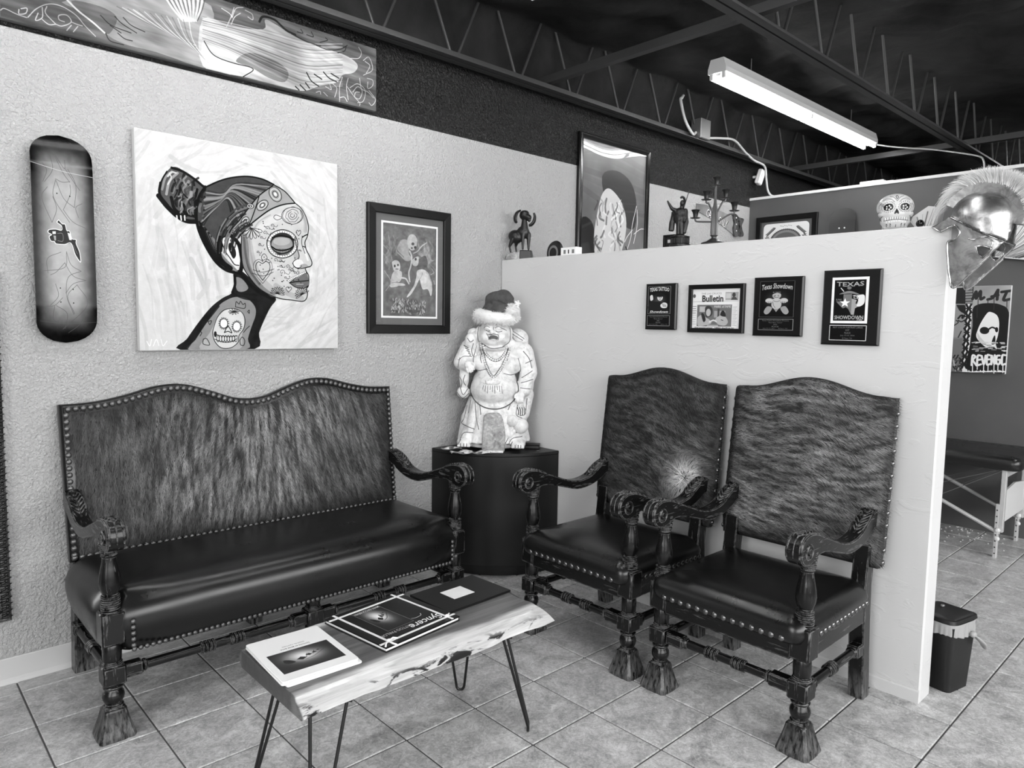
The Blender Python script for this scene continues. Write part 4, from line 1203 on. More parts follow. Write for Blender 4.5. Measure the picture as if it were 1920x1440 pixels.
('S',0.08,2.85,1,"444 937 442 946 439 952 435 952 432 946 431 937 432 927 435 922 439 922 443 927 444 937"),
('P',0.12,1,1,"343 915 343 920 342 924 340 927 338 929 336 929 334 929 332 927 331 924 330 920 329 915 330 911 331 907 332 904 334 902 337 901 339 902 341 904 342 907 343 911 343 915"),
('S',0.1,1.79,1,"429 804 449 801 456 803 429 804"),
('S',0.1,1.79,1,"429 804 448 808 451 812 429 804"),
('S',0.1,1.79,1,"429 804 439 814 437 817 429 804"),
('S',0.1,1.79,1,"429 804 426 816 420 818 429 804"),
('S',0.1,1.79,1,"429 804 415 813 407 813 429 804"),
('S',0.1,1.79,1,"429 804 409 807 402 805 429 804"),
('S',0.1,1.79,1,"429 804 410 799 407 796 429 804"),
('S',0.1,1.79,1,"429 804 419 793 421 790 429 804"),
('S',0.1,1.79,1,"429 804 431 792 437 790 429 804"),
('S',0.1,1.79,1,"429 804 443 794 451 795 429 804"),
('S',0.1,3.25,1,"437 780 441 754 455 765 463 751 474 767 486 761 482 786 437 780"),
('S',0.1,3.25,1,"279 939 295 937 308 967 278 962 279 939"),
('S',0.1,3.25,1,"456 946 468 929 481 946 476 970 460 968 456 946"),
('S',0.1,3.25,1,"476 906 489 890 506 874"),
('S',0.1,3.25,1,"264 924 272 908 261 901"),
('S',0.1,3.25,1,"303 854 319 850 311 869 303 854"),
('S',0.1,3.25,1,"498 802 506 794 506 810 498 802"),
('S',0.95,3.25,0.8,"27 948 39 970 47 940"),
('S',0.95,3.25,0.8,"54 970 68 940 78 968"),
('S',0.95,3.25,0.8,"89 940 96 970 114 947")]
ART['skateboard'] = [
('S',0.3,7,0.95,"320 344 347 553 211 750"),
('S',0.3,7,0.95,"396 344 510 577 619 713"),
('S',0.3,7,0.95,"407 331 538 516 551 381"),
('S',0.3,7,0.95,"551 516 701 725 782 823"),
('S',0.3,7,0.95,"592 516 714 750 679 1094"),
('S',0.3,7,0.95,"388 688 497 725 619 705"),
('S',0.3,7,0.95,"388 700 347 971 592 1327"),
('S',0.3,7,0.95,"396 713 510 971 679 1094"),
('S',0.3,7,0.95,"619 750 619 897 497 1143"),
('S',0.3,7,0.95,"497 1143 646 1315 864 1401"),
('S',0.3,7,0.95,"252 823 157 995 307 1352"),
('S',0.3,7,0.95,"334 959 388 1143 307 1352"),
('S',0.3,7,0.95,"809 1020 701 1094 741 1241"),
('S',0.3,7,0.95,"184 467 252 577 184 750"),
('S',0.3,7,0.95,"434 1795 211 1905 211 2127"),
('S',0.3,7,0.95,"524 1782 483 2028 103 2102"),
('S',0.3,7,0.95,"524 1782 592 1979 755 2073"),
('S',0.3,7,0.95,"755 2073 538 2176 502 2471 611 2754"),
('S',0.3,7,0.95,"489 1955 619 2151 831 2213"),
('S',0.3,7,0.95,"831 2213 619 2274 489 2422"),
('S',0.3,7,0.95,"489 1955 347 2102 252 2151"),
('S',0.3,7,0.95,"326 2287 366 2471 230 2619"),
('S',0.3,7,0.95,"679 2287 516 2471 625 2742"),
('S',0.3,7,0.95,"679 2287 842 2594 434 2987"),
('S',0.3,7,0.95,"298 2631 271 2815 366 2901"),
('S',0.3,7,0.95,"326 2619 502 2742 467 2975"),
('S',0.3,7,0.95,"801 2742 706 2914 529 3042"),
('S',0.3,7,0.95,"434 2496 298 2619 149 2631"),
('P',0.05,1,0,"388 905 402 917 415 905 402 892"),
('P',0.05,1,0,"597 927 611 939 625 927 611 914"),
('P',0.05,1,0,"388 2348 402 2360 415 2348 402 2336"),
('P',0.05,1,0,"597 2360 611 2373 625 2360 611 2348"),
('P',0.05,1,0,"388 2564 402 2577 415 2564 402 2552"),
('P',0.05,1,0,"597 2574 611 2587 625 2574 611 2562"),
('P',0.05,1,0,"415 1303 470 1359 516 1364 543 1458 586 1463 619 1573 687 1586 687 1647 741 1782 750 1930 668 1819 605 1647 497 1672 361 1672 334 1640 279 1635 252 1573 293 1537 239 1512 252 1468 361 1450 456 1458 456 1389 388 1345"),
('S',0.92,9,1,"415 1303 470 1359 516 1364 543 1458 586 1463 619 1573 687 1586 687 1647 741 1782 750 1930 668 1819 605 1647 497 1672 361 1672 334 1640 279 1635 252 1573 293 1537 239 1512 252 1468 361 1450 456 1458 456 1389 388 1345 415 1303"),
('P',0.8,1,0,"551 1487 597 1500 619 1598 578 1598"),
('P',0.75,1,0,"307 1487 361 1482 361 1524 307 1529"),
('P',0.55,1,0,"320 1549 361 1549 361 1623 334 1623"),
('S',0.55,6,1,"388 1512 470 1512 470 1623 388 1623"),
('S',0.45,6,1,"641 1672 701 1807")]
ART['wing'] = [
('P',0.62,1,1,"339 270 411 294 528 294 763 302 766 152 713 28 221 181 271 214"),
('P',0.78,1,1,"722 104 845 100 992 71 1000 27 1045 31 1111 51 1206 72 1329 74 1428 80 1482 107 1460 149 1396 177 1363 221 1267 261 1198 298 1122 306 896 305 718 304"),
('P',0.42,0.8,1,"863 246 928 192 1043 196 1109 230 1093 282 1015 282 936 256"),
('P',0.4,0.8,1,"227 183 326 173 385 197 363 260 339 270 286 236"),
('P',0.86,1,1,"720 195 744 225 787 253 855 260 927 258 938 272 900 304 799 306 718 302"),
('S',0.35,1.6,0.55,"722 96 845 84 1018 72 1206 67 1396 20"),
('S',0.9,4,0.55,"722 100 845 88 1018 79 1206 75 1396 27"),
('S',0.55,1.8,0.55,"722 104 845 93 1018 84 1206 82 1396 34"),
('S',0.86,5,0.55,"722 107 845 97 1017 91 1204 89 1396 42"),
('S',0.7,1.6,0.55,"722 111 845 103 1017 96 1204 96 1396 48"),
('S',0.35,4,0.55,"722 113 845 107 1017 104 1204 104 1396 56"),
('S',0.9,1.8,0.55,"722 117 845 111 1017 109 1204 112 1396 63"),
('S',0.55,5,0.55,"722 121 845 116 1017 116 1204 119 1396 70"),
('S',0.86,1.6,0.55,"722 125 843 120 1017 123 1204 127 1396 78"),
('S',0.7,4,0.55,"722 128 843 125 1017 129 1204 133 1396 84"),
('S',0.35,1.8,0.55,"722 132 843 129 1017 135 1204 141 1396 92"),
('S',0.9,5,0.55,"722 136 843 133 1017 141 1204 149 1396 99"),
('S',0.55,1.6,0.55,"722 139 843 137 1017 148 1204 157 1396 107"),
('S',0.86,4,0.55,"722 143 843 143 1017 153 1204 164 1396 113"),
('S',0.7,1.8,0.55,"722 145 843 147 1017 160 1204 171 1396 121"),
('S',0.35,5,0.55,"722 149 843 152 1016 167 1204 179 1396 128"),
('S',0.9,1.6,0.55,"722 153 843 156 1016 173 1204 185 1396 136"),
('S',0.55,4,0.55,"722 157 843 161 1016 179 1204 193 1396 143"),
('S',0.86,1.8,0.55,"720 160 843 165 1016 185 1204 201 1396 149"),
('S',0.7,5,0.55,"720 164 843 169 1016 192 1204 209 1396 157"),
('S',0.35,1.6,0.55,"720 168 843 173 1016 197 1204 216 1396 165"),
('S',0.9,4,0.55,"720 171 842 177 1016 205 1204 224 1396 172"),
('S',0.55,1.8,0.55,"720 175 842 183 1016 210 1204 230 1396 179"),
('S',0.86,5,0.55,"720 177 842 187 1016 217 1204 238 1396 187"),
('S',0.7,1.6,0.55,"720 181 842 192 1016 224 1204 246 1396 193"),
('S',0.35,4,0.55,"720 185 842 196 1016 229 1204 253 1396 201"),
('S',0.9,1.8,0.55,"720 189 842 201 1016 236 1204 261 1396 208"),
('S',0.55,5,0.55,"720 192 842 205 1015 242 1204 268 1396 216"),
('S',0.86,1.6,0.55,"720 196 842 209 1015 249 1204 276 1396 222"),
('S',0.7,4,0.55,"720 200 842 213 1015 254 1204 282 1396 229"),
('S',0.16,6,1,"1204 212 1228 245 1267 261"),
('S',0.16,6,1,"1293 188 1323 209 1363 217"),
('S',0.16,6,1,"1334 185 1376 197"),
('S',0.16,6,1,"1244 210 1283 224"),
('S',0.16,6,1,"1170 277 1198 297"),
('S',0.16,6,1,"1198 261 1218 281"),
('S',0.16,6,1,"1146 290 1164 302"),
('S',0.2,3.5,1,"327 207 364 234 436 244"),
('S',0.2,3.5,1,"378 196 404 217 457 238"),
('S',0.2,3.5,1,"409 191 437 213 488 225"),
('S',0.2,3.5,1,"360 236 399 254"),
('S',0.2,3.5,1,"387 258 411 273 440 274"),
('S',0.2,3.5,1,"343 270 359 296 407 298"),
('S',0.9,8,0.8,"577 71 603 103 641 137"),
('S',0.3,4,0.8,"585 68 611 100 648 135"),
('S',0.9,8,0.8,"595 66 615 99 648 135"),
('S',0.3,4,0.8,"603 63 625 96 654 133"),
('S',0.9,8,0.8,"613 60 629 95 654 133"),
('S',0.3,4,0.8,"621 56 638 92 661 131"),
('S',0.9,8,0.8,"630 55 642 91 660 131"),
('S',0.3,4,0.8,"639 52 651 88 667 129"),
('S',0.9,8,0.8,"648 48 656 87 667 129"),
('S',0.3,4,0.8,"657 46 665 84 674 128"),
('S',0.9,8,0.8,"666 43 670 83 673 128"),
('S',0.3,4,0.8,"675 40 679 80 680 125"),
('S',0.9,8,0.8,"684 38 683 79 680 125"),
('S',0.3,4,0.8,"694 35 694 76 686 124"),
('S',0.9,8,0.8,"704 32 698 75 686 124"),
('S',0.3,4,0.8,"713 28 706 72 694 121"),
('S',0.9,8,0.8,"722 26 712 71 694 121"),
('S',0.3,4,0.8,"732 23 720 68 699 120"),
('S',0.45,4,0.7,"387 155 509 189 686 221"),
('S',0.9,4,0.7,"407 153 522 189 690 225"),
('S',0.45,4,0.7,"427 152 534 192 694 230"),
('S',0.9,4,0.7,"447 149 547 193 698 236"),
('S',0.45,4,0.7,"468 148 561 195 704 242"),
('S',0.9,4,0.7,"489 145 573 197 709 246"),
('S',0.45,4,0.7,"510 144 587 199 713 252"),
('S',0.9,4,0.7,"531 141 601 200 718 258"),
('S',0.45,4,0.7,"553 140 613 201 722 262"),
('S',0.9,4,0.7,"575 137 627 204 726 268"),
('S',0.45,4,0.7,"597 136 640 205 730 274"),
('S',0.9,4,0.7,"619 133 653 207 736 278"),
('S',0.45,4,0.7,"641 132 667 209 740 284"),
('S',0.9,4,0.7,"664 129 681 210 744 290"),
('S',0.92,7,1,"213 183 250 213 298 241 339 270"),
('S',0.12,4,1,"726 197 755 237 791 252 859 257 927 256 940 268 896 305"),
('S',0.15,10,1,"974 43 992 16 1047 14 1101 44 1148 52"),
('S',0.85,3.4,0.95,"0 286 13 276 50 285 80 288"),
('S',0.85,3.4,0.95,"84 286 113 246 153 217 197 213 242 232 270 261 307 293"),
('S',0.85,3.4,0.95,"57 266 57 282 78 273 82 254 64 261"),
('S',0.85,3.4,0.95,"146 228 141 254 173 285"),
('S',0.85,3.4,0.95,"131 236 130 273 108 290 117 261"),
('S',0.85,3.4,0.95,"173 285 194 286 225 262 211 241 185 249 185 265 202 268"),
('S',0.85,3.4,0.95,"130 281 151 293 173 285"),
('S',0.85,3.4,0.95,"225 262 243 265 262 266"),
('S',0.85,3.4,0.95,"209 298 225 274"),
('S',0.85,3.4,0.95,"231 297 247 272"),
('S',0.82,3.4,0.95,"1488 18 1504 42 1488 72 1438 85"),
('S',0.82,3.4,0.95,"1515 76 1548 52 1569 108 1515 149"),
('S',0.82,3.4,0.95,"1525 78 1553 93 1531 137"),
('S',0.82,3.4,0.95,"1537 159 1569 160 1569 188 1541 209 1541 176"),
('S',0.82,3.4,0.95,"1396 188 1380 237 1380 310"),
('S',0.82,3.4,0.95,"1428 185 1418 228 1428 290"),
('S',0.82,3.4,0.95,"1422 226 1460 265 1493 290 1493 304"),
('S',0.82,3.4,0.95,"1493 169 1504 217 1541 226 1575 248"),
('S',0.82,3.4,0.95,"1454 246 1482 213 1508 229 1493 270 1466 268 1470 244 1493 238"),
('S',0.82,3.4,0.95,"1438 228 1482 199 1525 221 1515 276 1482 292"),
('S',0.82,3.4,0.95,"1548 217 1586 254 1565 288 1548 278"),
('S',0.82,3.4,0.95,"1343 232 1365 249 1353 293"),
('S',0.82,3.4,0.95,"1303 254 1334 261 1323 232"),
('S',0.82,3.4,0.95,"1253 293 1273 284 1277 296"),
('S',0.82,3.4,0.95,"1293 284 1313 297"),
('S',0.82,3.4,0.95,"1380 290 1406 281 1422 300"),
('S',0.82,3.4,0.95,"804 36 837 47 849 59"),
('S',0.82,3.4,0.95,"859 16 845 60 823 111"),
('S',0.82,3.4,0.95,"900 3 867 18 849 63"),
('S',0.82,3.4,0.95,"887 32 861 56 845 92"),
('S',0.82,3.4,0.95,"909 12 940 20 943 44 921 38"),
('S',0.15,4,0.9,"1158 36 1186 34 1176 19"),
('S',0.15,4,0.9,"1206 36 1240 36 1230 16"),
('S',0.15,4,0.9,"1275 52 1315 32 1305 23"),
('S',0.15,4,0.9,"1255 72 1319 76 1386 54 1424 26"),
('S',0.15,4,0.9,"1129 54 1206 67 1279 68"),
('S',0.15,4,0.9,"1371 76 1408 58 1418 32")]
ART['print'] = [
('P',0.62,1,1,"296 303 407 257 483 337 466 497 523 599 411 644 298 548 224 485"),
('S',0.4,17,1,"296 303 242 448 373 577"),
('P',0.74,1,1,"463 181 557 153 614 217 616 341 560 436 484 425 436 307"),
('P',0.15,1,1,"572 321 570 329 566 337 560 344 552 348 544 350 535 350 527 347 521 342 516 335 515 327 516 318 520 311 526 304 534 300 543 297 552 298 560 301 566 306 570 313 572 321"),
('P',0.12,1,1,"610 381 609 389 606 396 601 402 595 406 588 408 581 407 574 405 569 400 566 393 565 385 566 378 569 370 574 364 580 360 587 358 594 359 601 362 606 367 609 373 610 381"),
('C',0.12,0,525,400,15,18),
('S',0.4,18.9,1,"435 219 500 142 604 148 653 213"),
('S',0.8,26.4,1,"484 460 523 563 506 724 469 852 489 1011"),
('S',0.8,18.9,0.8,"560 489 636 446 712 350 808 277"),
('S',0.78,13.2,0.6,"636 482 753 578 794 701"),
('S',0.78,13.2,0.6,"659 465 769 577 811 689"),
('S',0.78,13.2,0.6,"682 449 784 576 828 676"),
('S',0.78,13.2,0.6,"705 432 800 574 846 664"),
('S',0.78,13.2,0.6,"728 416 815 573 863 652"),
('S',0.78,13.2,0.6,"751 399 831 572 881 640"),
('S',0.78,13.2,0.6,"774 383 847 570 898 627"),
('S',0.78,13.2,0.6,"797 366 862 569 916 615"),
('S',0.78,13.2,0.6,"820 350 878 567 934 602"),
('S',0.78,13.2,0.6,"843 333 894 566 951 590"),
('P',0.34,1,1,"169 595 261 560 354 613 393 751 432 926 338 915 318 757 280 655 188 680"),
('P',0.8,1,1,"161 683 225 642 290 672 309 758 282 831 208 845 171 769"),
('P',0.15,1,1,"224 747 223 755 221 762 217 768 212 772 207 773 202 772 198 769 194 764 191 758 191 750 191 742 194 735 197 730 202 726 207 724 212 725 217 728 220 733 223 740 224 747"),
('P',0.15,1,1,"281 725 280 732 278 738 275 743 271 746 266 747 262 747 257 744 254 740 252 734 251 728 252 721 254 715 257 710 261 707 266 705 270 706 275 709 278 713 280 719 281 725"),
('S',0.12,13.2,1,"226 800 272 800"),
('P',0.78,1,1,"171 874 226 835 328 836 338 932 302 1023 209 1047 136 1105 126 1035"),
('P',0.8,1,1,"127 1070 246 1045 376 1054 396 1088 246 1115 136 1131"),
('S',0.35,7.55,0.8,"154 1051 264 1026"),
('S',0.8,26.4,1,"338 950 413 963 471 1048"),
('P',0.36,1,1,"246 1115 377 1090 566 1059 799 1135 899 1294 802 1372 568 1275 341 1288 210 1259"),
('P',0.3,1,1,"638 624 714 546 791 521 832 644 794 755 678 782 620 733"),
('P',0.76,1,1,"524 634 599 556 656 551 639 696 562 720"),
('P',0.12,1,1,"618 594 618 602 615 609 611 615 606 619 600 620 594 620 588 617 584 611 581 605 580 597 581 589 584 582 588 576 593 572 599 571 605 571 610 574 615 579 617 586 618 594"),
('P',0.84,1,1,"630 804 736 769 834 824 895 947 927 1109 899 1257 838 1133 740 1139 701 1051 671 963 605 1093 510 1242 435 1300 454 1246 566 1077 612 913"),
('S',0.5,7.55,1,"671 963 718 887 727 832"),
('S',0.5,7.55,1,"895 983 855 877 795 809"),
('P',0.25,1,1,"418 1499 493 1459 628 1480 609 1545 456 1551"),
('S',0.7,11.3,1,"912 746 952 815 894 856"),
('S',0.7,11.3,1,"954 961 975 1033"),
('S',0.6,13.2,1,"25 850 135 1035 45 1198")]
ART['mad'] = [
('P',0.12,1,0,"282 30 630 3 631 207 292 197"),
('P',0.55,1,0,"546 17 619 14 620 38 547 41"),
('P',0.55,1,0,"548 50 621 47 622 70 549 73"),
('P',0.55,1,0,"550 83 623 79 624 103 551 106"),
('P',0.55,1,0,"552 115 625 112 626 135 553 139"),
('P',0.55,1,0,"554 148 627 144 628 168 555 171"),
('P',0.55,1,0,"556 181 629 177 630 200 557 204"),
('P',0.52,1,0,"292 197 566 209 574 1012 342 1026"),
('P',0.6,0.8,0,"378 207 557 209 569 598 402 603"),
('P',0.44,0.8,0,"382 627 553 611 564 1012 406 1022"),
('S',0.08,15,0.9,"474 222 508 281 562 317"),
('S',0.08,15,0.9,"484 222 517 281 562 319"),
('S',0.08,15,0.9,"494 222 525 281 562 321"),
('S',0.08,15,0.9,"505 223 533 281 562 324"),
('S',0.08,15,0.9,"515 223 541 281 563 326"),
('S',0.08,15,0.9,"525 223 550 281 563 328"),
('S',0.08,15,0.9,"536 223 558 281 563 331"),
('S',0.08,15,0.9,"546 223 566 281 563 333"),
('S',0.08,20,1,"493 376 522 340 564 352"),
('C',0.06,0,538,364,15,18),
('S',0.1,12.5,1,"495 399 527 415 557 399"),
('S',0.15,12.5,1,"507 600 534 528"),
('S',0.2,12.5,1,"457 459 496 423 474 399"),
('S',0.1,15,1,"511 880 499 909"),
('S',0.3,15,1,"528 873 546 900"),
('S',0.7,15,1,"481 914 491 942"),
('S',0.3,15,1,"531 843 551 870"),
('S',0.1,15,1,"505 844 491 873"),
('S',0.7,15,1,"520 978 504 1007"),
('S',0.1,15,1,"534 953 553 980"),
('S',0.3,15,1,"487 854 505 882"),
('S',0.3,15,1,"542 974 535 1003"),
('S',0.1,15,1,"538 848 555 875"),
('S',0.3,15,1,"477 883 463 912"),
('S',0.1,15,1,"496 946 517 973"),
('S',0.1,15,1,"476 952 495 979"),
('S',0.1,15,1,"485 816 471 845"),
('S',0.7,15,1,"550 901 551 929"),
('S',0.3,15,1,"549 886 538 915"),
('S',0.1,15,1,"539 937 527 966"),
('S',0.1,15,1,"529 983 521 1012"),
('S',0.7,15,1,"534 964 526 993"),
('S',0.1,15,1,"562 988 579 1016"),
('S',0.1,15,1,"511 975 518 1003"),
('S',0.7,15,1,"475 880 478 909"),
('S',0.3,15,1,"523 935 508 965"),
('S',0.1,15,1,"545 877 543 905"),
('S',0.1,15,1,"556 913 553 942"),
('S',0.1,15,1,"519 813 508 842"),
('P',0.94,1,0,"565 204 627 205 636 1010 570 1014"),
('S',0.08,22.5,1,"568 211 587 258 574 305"),
('S',0.08,22.5,1,"617 212 603 258 623 305"),
('S',0.08,15,1,"571 258 620 258"),
('S',0.08,22.5,1,"567 305 586 352 572 399"),
('S',0.08,22.5,1,"616 305 602 352 621 398"),
('S',0.08,15,1,"570 352 619 352"),
('S',0.08,22.5,1,"565 399 585 445 571 492"),
('S',0.08,22.5,1,"615 398 601 445 620 492"),
('S',0.08,15,1,"568 446 617 445"),
('S',0.08,22.5,1,"564 493 584 539 570 587"),
('S',0.08,22.5,1,"613 492 600 539 619 585"),
('S',0.08,15,1,"567 540 616 539"),
('S',0.08,22.5,1,"563 587 582 633 569 681"),
('S',0.08,22.5,1,"612 586 599 633 618 679"),
('S',0.08,15,1,"566 634 615 632"),
('S',0.08,22.5,1,"562 681 581 728 568 775"),
('S',0.08,22.5,1,"611 679 598 727 617 773"),
('S',0.08,15,1,"565 728 614 726"),
('S',0.08,22.5,1,"561 776 580 822 566 870"),
('S',0.08,22.5,1,"610 774 596 821 616 868"),
('S',0.08,15,1,"563 823 613 821"),
('S',0.08,22.5,1,"559 870 579 917 565 965"),
('S',0.08,22.5,1,"609 868 595 916 615 962"),
('S',0.08,15,1,"562 918 612 915"),
('P',0.06,1,1,"646 456 635 270 688 212 786 197 904 214 996 305 1005 655 1015 996 635 1008 635 667"),
('P',0.95,1,1,"697 525 725 432 775 328 812 298 883 339 910 430 907 567 890 659 908 727 857 694 798 708 724 641 691 584"),
('P',0.06,1,1,"818 514 816 527 810 538 800 548 788 554 773 556 758 554 744 549 733 540 726 528 723 516 724 503 730 491 740 481 753 475 768 473 783 475 796 481 807 490 815 501 818 514"),
('P',0.06,1,1,"905 503 905 512 903 521 900 527 896 531 891 533 887 532 882 527 878 521 875 513 874 504 874 494 876 486 879 479 883 475 888 474 893 475 897 479 901 486 904 494 905 503"),
('P',0.08,1,1,"856 614 878 568 884 659 851 672"),
('S',0.08,17.5,1,"805 505 843 477 883 494"),
('P',0.75,0.6,1,"698 537 735 594 817 696 725 646"),
('S',0.85,10,0.9,"802 681 834 678"),
('S',0.9,10,0.9,"825 649 871 650"),
('S',0.85,10,0.9,"823 724 862 719"),
('S',0.9,10,0.9,"870 652 908 655"),
('S',0.9,10,0.9,"841 658 869 660"),
('S',0.85,10,0.9,"736 651 767 647"),
('S',0.85,10,0.9,"688 664 713 660"),
('S',0.9,10,0.9,"785 714 817 713"),
('S',0.6,10,0.9,"749 757 788 757"),
('S',0.6,10,0.9,"670 700 711 701"),
('S',0.6,10,0.9,"855 734 898 735"),
('S',0.85,10,0.9,"952 695 1000 691"),
('S',0.85,10,0.9,"695 740 724 741"),
('S',0.9,10,0.9,"943 662 978 662"),
('S',0.9,10,0.9,"782 664 822 660"),
('S',0.6,10,0.9,"672 723 725 725"),
('S',0.6,10,0.9,"838 702 879 704"),
('S',0.9,10,0.9,"952 704 976 701"),
('S',0.9,10,0.9,"693 658 730 657"),
('S',0.6,10,0.9,"866 647 890 644"),
('S',0.6,10,0.9,"807 686 847 685"),
('S',0.85,10,0.9,"734 718 775 718"),
('S',0.85,10,0.9,"787 652 812 653"),
('S',0.6,10,0.9,"674 651 711 650"),
('S',0.9,10,0.9,"659 738 685 736"),
('S',0.85,10,0.9,"810 695 860 698"),
('S',0.9,10,0.9,"933 651 974 650"),
('S',0.85,10,0.9,"697 759 724 755"),
('S',0.9,10,0.9,"975 749 1001 744"),
('S',0.6,10,0.9,"864 664 889 659"),
('S',0.85,10,0.9,"914 718 949 721"),
('S',0.9,10,0.9,"653 660 678 657"),
('S',0.85,10,0.9,"943 708 984 708"),
('S',0.85,10,0.9,"691 651 743 652"),
('S',0.9,10,0.9,"962 744 1011 739"),
('S',0.6,10,0.9,"758 673 790 673"),
('S',0.9,10,0.9,"955 740 984 737"),
('S',0.6,10,0.9,"810 713 846 711"),
('S',0.85,10,0.9,"760 651 789 651"),
('S',0.6,10,0.9,"716 729 765 731"),
('S',0.14,30,1,"627 149 658 62 663 143 702 58 708 150 742 132"),
('S',0.14,30,1,"780 156 831 134 874 48"),
('S',0.14,30,1,"874 48 872 157"),
('S',0.14,30,1,"817 122 878 107"),
('S',0.14,30,1,"911 72 1000 60"),
('S',0.14,30,1,"962 68 936 162 1000 154"),
('S',0.2,10,0.8,"684 150 687 231"),
('S',0.2,10,0.8,"783 151 784 197"),
('S',0.2,10,0.8,"842 145 848 271"),
('S',0.2,10,0.8,"968 158 972 249"),
('S',0.2,10,0.8,"680 247 685 363"),
('S',0.96,22.5,1,"665 924 668 811 697 824 676 865 716 926"),
('S',0.96,22.5,1,"749 807 721 813 723 916 759 909"),
('S',0.96,22.5,1,"724 860 752 854"),
('S',0.96,22.5,1,"761 812 787 908 800 805"),
('S',0.96,22.5,1,"840 799 816 804 819 906 850 900"),
('S',0.96,22.5,1,"817 851 839 847"),
('S',0.96,22.5,1,"862 904 860 803 893 898 890 797"),
('S',0.96,22.5,1,"937 799 911 809 912 888 940 895 944 849 929 848"),
('S',0.96,22.5,1,"991 792 964 798 967 898 997 892"),
('S',0.95,10,1,"675 914 678 1008"),
('S',0.95,10,1,"723 911 725 970"),
('S',0.95,10,1,"787 908 791 1012"),
('S',0.95,10,1,"831 906 834 987"),
('S',0.95,10,1,"889 903 895 1018"),
('S',0.95,10,1,"928 900 931 969"),
('S',0.95,10,1,"976 898 981 994"),
('P',0.95,1,0,"636 1010 650 1010 649 991 640 980 635 996"),
('P',0.95,1,0,"649 1010 663 1009 662 990 654 1004 648 996"),
('P',0.95,1,0,"662 1009 676 1008 675 989 667 1003 661 995"),
('P',0.95,1,0,"675 1008 689 1007 688 988 680 992 674 994"),
('P',0.95,1,0,"688 1007 702 1006 701 988 693 1000 687 993"),
('P',0.95,1,0,"701 1006 715 1006 714 987 706 992 700 992"),
('P',0.95,1,0,"714 1006 728 1005 726 986 718 983 713 992"),
('P',0.95,1,0,"726 1005 740 1004 739 985 732 991 726 991"),
('P',0.95,1,0,"739 1004 753 1003 752 985 745 993 738 990"),
('P',0.95,1,0,"752 1003 766 1002 765 984 756 972 751 989"),
('P',0.95,1,0,"765 1002 779 1002 778 983 770 988 764 988"),
('P',0.95,1,0,"778 1002 792 1001 790 982 782 981 777 988"),
('P',0.95,1,0,"790 1001 804 1000 803 981 795 974 790 987"),
('P',0.95,1,0,"803 1000 817 999 816 981 808 988 802 986"),
('P',0.95,1,0,"816 999 830 998 828 980 821 988 815 985"),
('P',0.95,1,0,"828 999 842 998 841 979 834 988 828 985"),
('P',0.95,1,0,"841 998 855 997 854 978 846 979 840 984"),
('P',0.95,1,0,"854 997 867 996 866 978 858 977 853 983"),
('P',0.95,1,0,"866 996 880 995 879 977 870 964 865 982"),
('P',0.95,1,0,"879 995 892 995 891 976 884 988 878 982"),
('P',0.95,1,0,"891 995 905 994 904 975 895 968 890 981"),
('P',0.95,1,0,"904 994 917 993 916 975 908 968 903 980"),
('P',0.95,1,0,"916 993 930 992 929 974 922 988 915 979"),
('P',0.95,1,0,"929 992 942 992 941 973 933 969 928 979"),
('P',0.95,1,0,"941 992 955 991 953 972 945 962 940 978"),
('P',0.95,1,0,"953 991 967 990 966 972 958 967 952 977"),
('P',0.95,1,0,"966 990 979 989 978 971 971 977 965 976"),
('P',0.95,1,0,"978 989 991 988 990 970 983 971 977 976"),
('P',0.95,1,0,"990 989 1004 988 1003 970 995 978 989 975"),
('P',0.95,1,0,"1003 988 1016 987 1015 969 1007 967 1002 974")]
